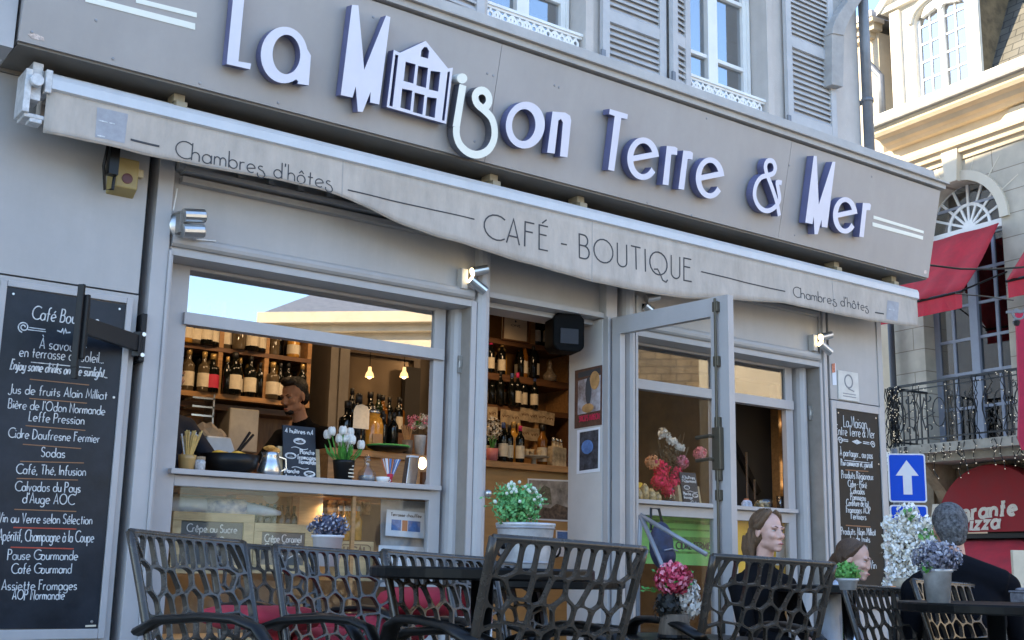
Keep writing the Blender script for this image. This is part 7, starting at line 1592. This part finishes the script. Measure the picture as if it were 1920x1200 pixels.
# red seat cushions
def cushion(px, py, d, rz, label, w_=.44, l_=.42, h_=.075):
    P = at(px, py, d); m = MB(); vs = []; N = 10
    def se(a, e): return (abs(cos(a)) ** e) * (1 if cos(a) > 0 else -1), (abs(sin(a)) ** e) * (1 if sin(a) > 0 else -1)
    for j in range(7):
        th = -pi / 2 + pi * j / 6
        for i in range(24): c, s = se(2 * pi * i / 24, .45); cj = abs(cos(th)) ** .5; vs.append((c * w_ / 2 * cj, s * l_ / 2 * cj, h_ / 2 * sin(th) + .006 * sin(i * 2.1) * cj))
    m.add(vs, [(j * 24 + i, j * 24 + (i + 1) % 24, j * 24 + 24 + (i + 1) % 24, j * 24 + 24 + i) for j in range(6) for i in range(24)])
    o = obj('seat_cushion', m, red_fabric, smooth=True, loc=P); o.rotation_euler = (0, 0, radians(rz)); tag(o, label, 'cushion', 'red seat cushions')
cushion(488, 1158, 4.3, 10, 'raspberry red cushion lying behind the left chair', .34, .42, .085)
cushion(590, 1200, 4.5, 10, 'raspberry red cushion on the chair below the framed slates', .36, .4, .09)
cushion(815, 1128, 5.0, 8, 'raspberry red cushion showing through the chair behind the round table', .42, .4, .12)
cushion(700, 1178, 4.9, 8, 'raspberry red cushion low between the two middle chairs', .4, .4, .12)

# ------------------------------------------------------------------ flowers and pots on the terrace
def pot(mb, r0, r1, h): return mb.lathe((0, 0, 0), [(r0, 0), (r1, h), (r1 + .006, h + .002), (r1 + .006, h + .012), (r1 - .004, h + .012), (r1 - .01, h - .02)], 24)
def potted(px, py, d, r0, r1, h, label, potm, balls, name='flower_pot', cat='flower pot'):
    P = at(px, py, d); t = thing(name, label, cat, loc=tuple(P)); obj('pot', pot(MB(), r0, r1, h), potm, t, smooth=True)
    for nm, mm, c, r, n, s in balls:
        m = MB(); flower_ball(m, c, r, n, s, .8, .45); obj(nm, m, mm, t)
    return t
k = 4.45 / FPX
t = potted(1760, 1131, 4.45, .042, .052, .114, 'galvanised pot of grey lavender on the right table', zinc_pot, [('flowers', lavender, (0, 0, .165), (.098, .09, .062), 900, .011), ('leaves', leaf_d, (-.06, 0, .13), (.03, .03, .02), 20, .012)])
m = MB(); flower_ball(m, (0, 0, .17), (.10, .092, .066), 260, .010, .8, .8); obj('pale_flowers', m, mat('pale_lavender', (.34, .34, .38), .85, var=.3, scale=50), t)
t = potted(612, 1062, 4.9, .05, .062, .115, 'pale pot of blue grey lavender in front of the glass case', pot_white, [('flowers', mat('blue_lavender', (.10, .11, .17), .85, var=.6, scale=60), (0, 0, .16), (.085, .075, .05), 700, .010)])
m = MB(); flower_ball(m, (0, 0, .165), (.09, .08, .054), 160, .009, .8, .85); obj('pale_flowers', m, MATS['pale_lavender'], t)
P = at(984, 1078, 4.9); t = thing('zinc_bucket', 'big zinc bucket with ring handles holding a bright green bush by the doorway', 'flower pot', loc=tuple(P))
obj('bucket', MB().lathe((0, 0, 0), [(.085, 0), (.10, .05), (.112, .13), (.118, .19), (.125, .2), (.125, .21), (.115, .21), (.105, .17)], 28), zinc_pot, t, smooth=True)
for z, r in ((.05, .102), (.13, .1135), (.19, .1205)): obj('hoop', MB().lathe((0, 0, 0), [(r, z - .005), (r + .004, z), (r, z + .005)], 28, cap=False), zinc, t, smooth=True)
for s in (-1, 1):
    m = MB(); c = Vector((s * .128, -.02, .12)); m.tube([c + Vector((s * .012 + .002, .0 + .035 * cos(radians(a_)), .035 * sin(radians(a_)) - .01)) for a_ in range(0, 360, 30)], .005, 6, True); m.ell(c, (.014, .02, .02), 8); obj('ring_handle', m, black_metal, t)
m = MB(); leaves(m, (-.05, 0, .275), (.115, .10, .095), 1300, .012); obj('foliage', m, mat('fresh_leaf', (.14, .40, .13), .55, var=.5, scale=40), t)
def shoots(t, c, r, n, size, m_, seed, up=.5, name='shoots'):
    rr = random.Random(seed); m = MB()
    for i in range(n):
        q = rr.uniform(0, 2 * pi); e = rr.uniform(.1, 1.2); d = Vector((cos(q) * cos(e), sin(q) * cos(e), sin(e))); L = rr.uniform(1.05, 1.4); c_ = Vector(c); P = [c_ + Vector((d.x * r[0], d.y * r[1], d.z * r[2])) * k + Vector((0, 0, -.01 * k * k)) for k in (.3, .8, L)]
        m.tube(P, .0012, 4)
        for k in range(5):
            p = P[1].lerp(P[2], k / 4); u = (rnd_unit() + d * .5).normalized(); v = u.orthogonal().normalized(); s_ = size * rr.uniform(.7, 1.2); m.add([p, p + u * s_ * .5 + v * s_ * .3, p + u * s_, p + u * s_ * .5 - v * s_ * .3], [(0, 1, 2, 3)])
    obj(name, m, m_, t)
shoots(t, (-.05, 0, .275), (.115, .10, .095), 34, .02, MATS['fresh_leaf'], 5)
m = MB()
for i in range(34): d = rnd_unit(); d.z = abs(d.z); d.y = -abs(d.y); m.ell(Vector((-.05, 0, .28)) + Vector((d.x * .115, d.y * .1, d.z * .098)), .0075, 6)
obj('flower_buds', m, mat('pale_bud', (.55, .62, .5), .7), t)
P = at(1265, 1200, 4.2); t = thing('barrel_vase', 'brown wooden barrel vase of raspberry hydrangea and white and dark flowers', 'flower pot', loc=tuple(P)); r_ = .052
obj('vase', MB().lathe((0, 0, -.06), [(.046, 0), (.056, .05), (.058, .09), (.05, .145), (.046, .15)], 20), mat('barrel_wood', (.13, .10, .07), .7, var=.4, scale=10, stretch=(8, 8, 1)), t, smooth=True); obj('hoop', MB().lathe((0, 0, 0), [(.059, .005), (.061, .01), (.059, .02)], 20, cap=False), black_metal, t)
m = MB(); flower_ball(m, (-.022, -.02, .212), (.072, .06, .055), 620, .012, .8, .6); obj('red_hydrangea', m, petal_red, t)
m = MB(); flower_ball(m, (-.022, -.02, .212), (.074, .062, .058), 130, .011, .8, .9); obj('pink_petals', m, petal_pink, t)
m = MB(); flower_ball(m, (.055, .0, .13), (.06, .05, .065), 260, .014); flower_ball(m, (.085, 0, .17), (.035, .03, .04), 90, .013); obj('white_flowers', m, petal_white, t)
m = MB(); flower_ball(m, (-.035, .0, .125), (.045, .04, .04), 160, .018); flower_ball(m, (-.01, .02, .10), (.06, .05, .05), 120, .016); shoots(t, (.0, 0, .16), (.09, .08, .09), 18, .022, leaf_d, 8); obj('dark_leaves', m, mat('dark_leaf', (.02, .022, .02), .6, var=.5, scale=40), t)
t = potted(1590, 1106, 4.9, .032, .040, .035, 'little pot of bright green leaves in front of the girl', zinc_pot, [('foliage', leaf_m, (0, 0, .070), (.056, .05, .042), 620, .012)]); shoots(t, (0, 0, .07), (.056, .05, .045), 22, .014, leaf_m, 6)
P = at(1712, 1165, 6.2); t = thing('blossom_arrangement', 'tall spray of white blossom standing beside the right menu board', 'flowers', loc=tuple(P)); kk = 6.2 / FPX
obj('vase', MB().lathe((0, 0, 0), [(.08, -.2), (.10, .0), (.11, .2), (.09, .22)], 20), mat('wicker_vase', (.38, .31, .22), .8, var=.3, scale=30), t, smooth=True)
m = MB(); m2 = MB(); m3 = MB()
for x, y, r, n in ((1712, 965, 18, 110), (1700, 985, 20, 130), (1725, 990, 22, 140), (1690, 1005, 22, 140), (1715, 1015, 26, 180), (1740, 1012, 20, 130), (1680, 1035, 20, 130), (1705, 1045, 26, 180), (1735, 1040, 24, 160), (1690, 1070, 24, 150), (1720, 1075, 22, 130), (1675, 1100, 16, 90), (1700, 1105, 20, 110), (1748, 985, 14, 70), (1676, 985, 14, 70), (1755, 1030, 16, 80)):
    c = ((x - 1712) * kk * cos(YAW) * 1.0, (x - 1712) * kk * -sin(YAW), (1165 - y) * kk)
    flower_ball(m, c, r * kk * 1.15, int(n * 1.7), .0155, 1.6, .1); flower_ball(m2, c, r * kk * 1.25, int(n * .7), .014, 1.6, .1); m3.tube([(0, 0, .1), (c[0] * .5, c[1] * .5, c[2] * .6), c], .006, 5)
obj('white_blossom', m, mat('blossom_white', (.86, .85, .81), .85, var=.1, scale=60), t); obj('cream_blossom', m2, mat('blossom_cream', (.70, .64, .5), .85, var=.25, scale=60), t); obj('stems', m3, mat('twig_brown', (.14, .09, .05), .8), t)
m = MB()
for x, y in ((1697, 968), (1724, 1003), (1722, 1096), (1745, 1000)): flower_ball(m, ((x - 1712) * kk * .8, (x - 1712) * kk * -.6 - .05, (1165 - y) * kk), .03, 14, .022)
obj('leaves', m, leaf_m, t)
t = thing('candle_glass', 'small lit amber candle glass between the two right chairs', 'candle', loc=tuple(at(1675, 1114, 5.6))); obj('glass', MB().lathe((0, 0, 0), [(.013, 0), (.017, .02), (.013, .034), (.011, .036)], 14), amber_lit, t, smooth=True); obj('base', MB().lathe((0, 0, -.012), [(.03, 0), (.024, .012)], 14), black_metal, t); obj('post', MB().tube([(0, 0, -.012), (0, 0, -.5)], .012, 8), black_metal, t)
t = thing('ash_tray', 'small dark grey box at the right edge of the right table', 'ashtray', loc=tuple(at(1916, 1130, 4.5))); m = MB(); m.b3(-.03, .05, -.03, .03, 0, .036); m.b3(-.034, .054, -.034, .034, .036, .044); obj('box', m, mat('mottled_grey', (.13, .13, .15), .6, var=.6, scale=40), t, bevel=.004); obj('lid', MB().ell((.01, 0, .048), (.03, .025, .008), 10), mat('mottled_grey', (.13, .13, .15), .6), t)
# grey folding easel bars by the open door
t = thing('folding_easel', 'grey metal easel bars leaning beside the open door', 'easel'); A, B_, C_ = at(1201, 966, 6.2), at(1250, 1080, 6.0), at(1325, 1040, 5.9); A2 = at(1196, 1090, 6.3)
for p, q in ((A, B_), (A, C_), (A, A2)): obj('bar', MB().tube([p, q, q + Vector((0, 0, -.5))] if q is not C_ else [p, q], .012, 8), mat('grey_tube', (.25, .26, .28), .4, metal=.3), t, smooth=True)
# road sign
t = thing('road_sign', 'square blue one way road sign with a white upward arrow beyond the cafe corner', 'road sign'); dS = 11.5; cS = at(1701, 896, dS); Fs2 = Fr(cS, (cos(YAW + .12), -sin(YAW + .12), 0), (0, 0, 1)); h2 = 45.5 * dS / FPX
def rrect(w_, h_, r, cx=0, cy=0): return [(cx + sx_ * (w_ - r) + r * cos(radians(a0 + a_)), cy + sy_ * (h_ - r) + r * sin(radians(a0 + a_))) for sx_, sy_, a0 in ((1, 1, 0), (-1, 1, 90), (-1, -1, 180), (1, -1, 270)) for a_ in (0, 30, 60, 90)]
w2_ = 34 * dS / FPX / cos(.12)
obj('plate', MB().poly(Fs2, rrect(w2_, h2, .025), -.01, 0), sign_white, t); obj('blue_face', MB().poly(Fs2, rrect(w2_ * .92, h2 * .94, .018), 0, .003), blue_sign, t)
k = dS / FPX; obj('arrow', MB().poly(Fs2, [(-8 * k, -31 * k), (8 * k, -31 * k), (8 * k, 4 * k), (21 * k, 4 * k), (0, 33 * k), (-21 * k, 4 * k), (-8 * k, 4 * k)], .003, .005), sign_white, t)
m = MB(); m.tube([Fs2.w(-.10, -2.6, -.05), Fs2.w(-.10, h2 + .05, -.05)], .03, 10); obj('post', m, pipe_m, t, smooth=True)
cz2 = -h2 - .02 - w2_ * .98
p2 = obj('lower_plate', MB().poly(Fs2, rrect(w2_, w2_ * .95, .025, 0, cz2), -.01, 0), sign_white, t); obj('blue_face', MB().poly(Fs2, rrect(w2_ * .92, w2_ * .87, .018, 0, cz2), 0, .003), blue_sign, p2)
m = MB(); m.lathe(Fs2.w(-.0, cz2 + .05, .003), [(.03, 0), (.03, .002)], 14, Matrix((Fs2.ex, Fs2.ey, Fs2.n)).transposed()); m.ribbon(Fs2, [(0, cz2 + .05), (.0, cz2 - .06), (.06, cz2 - .1)], .03, .003, .005); m.ribbon(Fs2, [(.03 + .05 * cos(radians(a_)) - .05, cz2 - .08 + .05 * sin(radians(a_))) for a_ in range(90, 400, 25)], .016, .003, .005); obj('pictogram', m, sign_white, p2)

# ------------------------------------------------------------------ people
def blob(name, mb, m, parent, vox=.006, it=6, fac=.5):
    o = obj(name, mb, m, parent, smooth=True)
    r = o.modifiers.new('skin', 'REMESH'); r.mode = 'VOXEL'; r.voxel_size = vox; r.use_smooth_shade = True
    s = o.modifiers.new('smooth', 'SMOOTH'); s.factor = fac; s.iterations = it
    return o
def head_shape(m, k=1.0, jaw=1.0, nose=1.0):
    e = m.ell
    e((0, .012, .038), (.073, .094, .083), 20); e((0, -.03, -.02), (.060, .060, .075), 18); e((0, -.035, -.055), (.050 * jaw, .052, .055), 16)
    e((0, -.068, -.096), (.026 * jaw, .022, .019), 12)
    for s in (-1, 1):
        e((s * .038 * jaw, -.012, -.062), (.022, .042, .028), 12); e((s * .028, -.080, .022), (.026, .014, .009), 10); e((s * .036, -.066, -.024), (.022, .022, .020), 12)
        e((s * .072, .012, -.004), (.009, .020, .030), 10); e((s * .011, -.090, -.036), (.009, .010, .008), 8)
    m.tube([(0, -.080, .022), (0, -.090, -.004), (0, -.101 * nose, -.030), (0, -.097, -.038)], [.009, .0105, .0125, .010], 10)
    e((0, -.086, -.066), (.024, .012, .0075), 10); e((0, -.085, -.078), (.021, .012, .0075), 10); e((0, -.078, -.072), (.026, .012, .014), 10)
def hand(m, wrist, d, up, s=1.0):
    d = Vector(d).normalized(); up = Vector(up).normalized(); sd = d.cross(up).normalized(); w_ = Vector(wrist); pc = w_ + d * .045 * s
    m.ell(pc, (.042 * s, .042 * s, .018 * s), 10)
    for i, (o, L) in enumerate(((-.03, .066), (-.010, .078), (.010, .074), (.029, .058))):
        b = pc + d * .03 * s + sd * o * s; m.tube([b, b + d * L * .5 * s - up * .006, b + d * L * .95 * s - up * .022 * s], [.0095 * s, .009 * s, .007 * s], 8)
    b = pc - d * .015 * s - sd * .03 * s; m.tube([b, b - sd * .03 * s + d * .025 * s, b - sd * .038 * s + d * .055 * s], [.012 * s, .0105 * s, .008 * s], 8)
def person(label, loc, rz, skin, arms, torso_w=1.0, scale=1.0, tilt=(0, 0, 0), legs=True, jaw=1.0, nose=1.0):
    """seated or standing figure, origin between the ears, face towards local -Y; arms = ((shoulder->elbow->wrist) ...)"""
    t = thing('person', label, 'person', loc=tuple(loc)); t.rotation_euler = (radians(tilt[0]), radians(tilt[1]), radians(rz)); t.scale = (scale,) * 3
    m = MB(); head_shape(m, 1, jaw, nose)
    m.tube([(0, .018, -.06), (0, .035, -.13), (0, .05, -.22)], [.052, .050, .062], 14)
    m.ell((0, .065, -.34), (.15 * torso_w, .095, .15), 14); m.ell((0, .07, -.55), (.14 * torso_w, .095, .2), 14)
    for (sh, el, wr, hd) in arms:
        m.tube([(0, .06, -.24), sh], [.06, .05], 10); m.tube([sh, el], [.047, .037], 10); m.tube([el, wr], [.036, .025], 10); hand(m, wr, hd, (0, 0, 1))
    if legs:
        for s in (-1, 1): m.tube([(s * .09, .06, -.70), (s * .11, -.36, -.74)], [.085, .06], 10); m.tube([(s * .11, -.36, -.74), (s * .11, -.34, -1.18)], [.056, .04], 10); m.ell((s * .11, -.40, -1.21), (.04, .11, .035), 10)
    else:
        for s in (-1, 1): m.tube([(s * .09, .06, -.70), (s * .10, .04, -1.1), (s * .10, .06, -1.5)], [.085, .06, .045], 10); m.ell((s * .10, .0, -1.54), (.04, .11, .035), 10)
    body = blob('body', m, skin, t, .0055, 5)
    return t
def eyes(t, open_=1.0):
    for s in (-1, 1):
        e = obj('eye', MB().ell((s * .030, -.0745, .004), (.0125, .010, .0065 * open_), 12), eyew_m, t, smooth=True); obj('iris', MB().ell((s * .030, -.0825, .004), (.0052, .003, .0052 * open_), 10), eye_m, e, smooth=True)
        obj('eyebrow', MB().tube([(s * .014, -.0925, .022), (s * .03, -.0905, .0275), (s * .046, -.080, .023)], [.0022, .003, .0016], 6), hair_brown, t); obj('eyelash', MB().tube([(s * .018, -.084, .0075), (s * .03, -.0875, .0105), (s * .043, -.080, .0075)], .0014, 6), hair_brown, t)
    obj('lips', MB().tube([(-.020, -.0915, -.0712), (-.008, -.0985, -.069), (0, -.099, -.0705), (.008, -.0985, -.069), (.020, -.0915, -.0712)], [.002, .0045, .005, .0045, .002], 8), lip_m, t, smooth=True)
def sleeve_torso(m, arms, w_=1.0, cut=1.0, belly=1.0):
    m.ell((0, .065, -.36), (.175 * w_, .115, .16), 16); m.ell((0, .07, -.56), (.165 * w_ * belly, .12 * belly, .22), 16); m.tube([(0, .045, -.150), (0, .055, -.20), (0, .06, -.25)], [.060, .075, .09], 14); m.ell((0, .065, -.245), (.155 * w_, .085, .065), 14)
    for (sh, el, wr, hd) in arms:
        sh, el, wr = Vector(sh), Vector(el), Vector(wr); m.tube([(0, .06, -.255), sh], [.075, .066], 12); m.ell(sh, .068, 10); m.tube([sh, el], [.064, .05], 12)
        if cut > 1: m.tube([el, el.lerp(wr, cut - 1)], [.05, .036], 12)
# woman looking to the right
bk = thing('silhouette', 'dark blue backpack standing in for the dark figure before the green poster', 'silhouette', loc=tuple(at(1240, 1022, 6.55))); m = MB(); m.ell((0, 0, 0), (.075, .06, .13), 16); m.ell((0, -.03, -.06), (.07, .05, .07), 14); b_ = blob('bag', m, mat('navy_nylon', (.02, .025, .06), .6, var=.5, scale=30, bump=.3), bk, .01, 3); obj('strap', MB().tube([(-.05, .03, .08), (-.03, .05, .2), (.03, .05, .2), (.05, .03, .08)], .008, 6), black_plastic, bk); obj('zip_pocket', MB().tube([(-.05, -.075, -.03), (0, -.083, -.02), (.05, -.075, -.03)], .004, 6), mat('grey_zip', (.25, .25, .28), .5), bk)  # made-up bag standing in for a dark figure in the pane
W_AR = (((-.19, .06, -.30), (-.22, -.02, -.56), (-.06, -.22, -.62), (1, -.4, 0)), ((.19, .06, -.30), (.22, -.04, -.56), (.06, -.24, -.60), (-1, -.4, 0)))
wp = person('woman with shoulder length light brown hair in a black jacket gazing to the right', at(1440, 998, 6.15), -2, skin_f, W_AR, .95, .90, (-2, 0, 0), jaw=.97, nose=.98); eyes(wp, .8)
m = MB(); sleeve_torso(m, W_AR, .97, 1.9); blob('jacket', m, cloth_black, wp, .010, 4)
m = MB(); m.ell((0, .030, .045), (.082, .095, .088), 18); m.ell((0, .055, -.01), (.082, .078, .085), 16)
for s in (-1, 1):
    m.tube([(s * .015, -.045, .122), (s * .05, -.045, .098), (s * .074, -.022, .055), (s * .079, .018, .02)], [.012, .017, .018, .022], 10)
    m.tube([(s * .060, .06, .02), (s * .068, .075, -.06), (s * .070, .075, -.10), (s * .068, .065, -.14)], [.03, .030, .026, .012], 12); m.tube([(s * .045, .10, -.02), (s * .055, .105, -.09), (s * .06, .10, -.17)], [.045, .045, .025], 12)
m.tube([(0, .11, .0), (0, .118, -.09), (0, .11, -.18)], [.05, .05, .03], 12)
blob('hair', m, hair_blond, wp, .007, 4)
def strands(t, m_, n, top, end, seed):
    rr = random.Random(seed); m = MB()
    for i in range(n):
        a = rr.uniform(-2.6, 2.6); sx_ = sin(a); cy = -cos(a)
        p0 = Vector((sx_ * .02, .02 + rr.uniform(-.03, .03), .137)); p1 = Vector((sx_ * .083, .03 + cy * -.02 + .05 * (1 - abs(sx_)), .05 + rr.uniform(-.02, .02))); p2 = Vector((sx_ * .088 + rr.uniform(-.006, .006), .075 + rr.uniform(-.01, .03) * 1.5, -.06)); p3 = p2 + Vector((rr.uniform(-.012, .012), rr.uniform(-.015, .015), end + rr.uniform(-.03, .02)))
        m.tube([p0, p0.lerp(p1, .5) + Vector((0, 0, .02)), p1, p2, p3], [.0012, .0022, .0024, .002, .0008], 5)
    obj('hair_strands', m, m_, t)
strands(wp, hair_blond, 60, 0, -.045, 3)
# girl looking down to the right
gp = person('girl with tied back brown hair in a pale blue top, in profile', at(1602, 1050, 6.25), 20, skin_f, W_AR, .8, .86, (10, 0, 0), jaw=.92, nose=.9); eyes(gp, .55)
m = MB(); sleeve_torso(m, W_AR, .82, 1.9); blob('top', m, cloth_pale, gp, .010, 4)
m = MB(); m.ell((0, .028, .045), (.080, .097, .086), 18); m.ell((0, .06, .0), (.076, .070, .07), 16); m.tube([(0, .115, .01), (.0, .135, -.05), (.01, .13, -.16), (.01, .12, -.24)], [.026, .030, .026, .01], 12)
for s in (-1, 1): m.tube([(s * .015, -.05, .118), (s * .055, -.035, .092), (s * .074, .0, .045), (s * .074, .04, .0)], [.010, .014, .016, .02], 10)
blob('hair', m, hair_brown, gp, .007, 4)
# man from behind
M_AR = (((-.21, .06, -.29), (-.25, -.05, -.55), (-.10, -.28, -.58), (1, -.5, 0)), ((.21, .06, -.29), (.25, -.05, -.55), (.10, -.28, -.56), (-1, -.5, 0)))
mp = person('man with short greying hair in a navy black sweater seen from behind', at(1781, 992, 5.45), 133, skin_m, M_AR, 1.02, .94, (3, 4, 0)); eyes(mp)
m = MB(); sleeve_torso(m, M_AR, 1.08, 1.9, 1.05); m.ell((.0, .09, -.42), (.19, .12, .2), 14); m.ell((0, .085, -.235), (.15, .085, .10), 14); m.tube([(-.2, .08, -.28), (0, .085, -.2), (.2, .08, -.28)], [.07, .09, .07], 12); blob('sweater', m, cloth_navy, mp, .010, 4)
m = MB(); m.ell((0, .024, .046), (.080, .094, .084), 18); m.ell((0, .055, .0), (.077, .070, .075), 16); m.ell((0, .06, -.05), (.062, .05, .04), 12)
for s in (-1, 1): m.ell((s * .062, -.005, .045), (.016, .045, .04), 10)
rs = random.Random(4)
for i in range(170):
    d = rnd_unit(); d.y = abs(d.y) * .9; m.ell(Vector((0, .03, .032)) + Vector((d.x * .078, d.y * .090, d.z * .082)), (rs.uniform(.005, .008), rs.uniform(.005, .008), rs.uniform(.010, .016)), 6)
blob('hair', m, hair_grey, mp, .0045, 2)
# barman
FBm = FY(1.45); B_AR = (((-.20, .05, -.28), (-.26, -.16, -.45), (-.12, -.36, -.36), (.35, -1, 0)), ((.20, .05, -.28), (.30, -.10, -.46), (.13, -.33, -.44), (-.3, -1, -.1)))
bp_ = person('dark haired barman in a black shirt working with lowered head behind the hatch', FBm.w(*FBm.px(551, 745)), -68, skin_w, B_AR, 1.1, .96, (14, 0, 0), legs=False); eyes(bp_, .5)
m = MB(); sleeve_torso(m, B_AR, 1.1, 1.0, 1.0); m.tube([(0, .07, -.7), (0, .07, -.9)], [.17, .17], 14); blob('shirt', m, cloth_black, bp_, .010, 4)
m = MB(); m.ell((0, .032, .058), (.079, .092, .086), 18); m.ell((0, -.040, .112), (.058, .05, .034), 12); m.ell((0, .075, .0), (.066, .050, .07), 14)
blob('hair', m, hair_black, bp_, .006, 3)
m = MB(); m.ell((0, -.062, -.092), (.036, .030, .024), 12); m.ell((0, -.092, -.055), (.024, .010, .006), 8)
blob('beard', m, hair_black, bp_, .005, 3)
# figure at the left end of the hatch
FBl = FY(.8); L_AR = (((-.20, .05, -.28), (-.26, -.12, -.48), (-.10, -.34, -.52), (.3, -1, 0)), ((.20, .05, -.28), (.27, -.12, -.48), (.12, -.34, -.5), (-.3, -1, 0)))
lp = person('person in a black top at the left end of the hatch, head hidden by post', FBl.w(*FBl.px(317, 706)), 20, skin_w, L_AR, 1.05, .95, (0, 0, 0), legs=False); eyes(lp)
m = MB(); sleeve_torso(m, L_AR, 1.15, 1.9, 1.05); m.tube([(0, .07, -.7), (0, .07, -.9)], [.18, .18], 14); blob('top', m, mat('blue_black_cloth', (.010, .012, .02), .9, bump=.2, bscale=40), lp, .010, 4)
m = MB(); m.ell((0, .03, .05), (.081, .094, .088), 18); m.ell((0, .055, .0), (.076, .066, .07), 14); blob('hair', m, hair_black, lp, .007, 3)
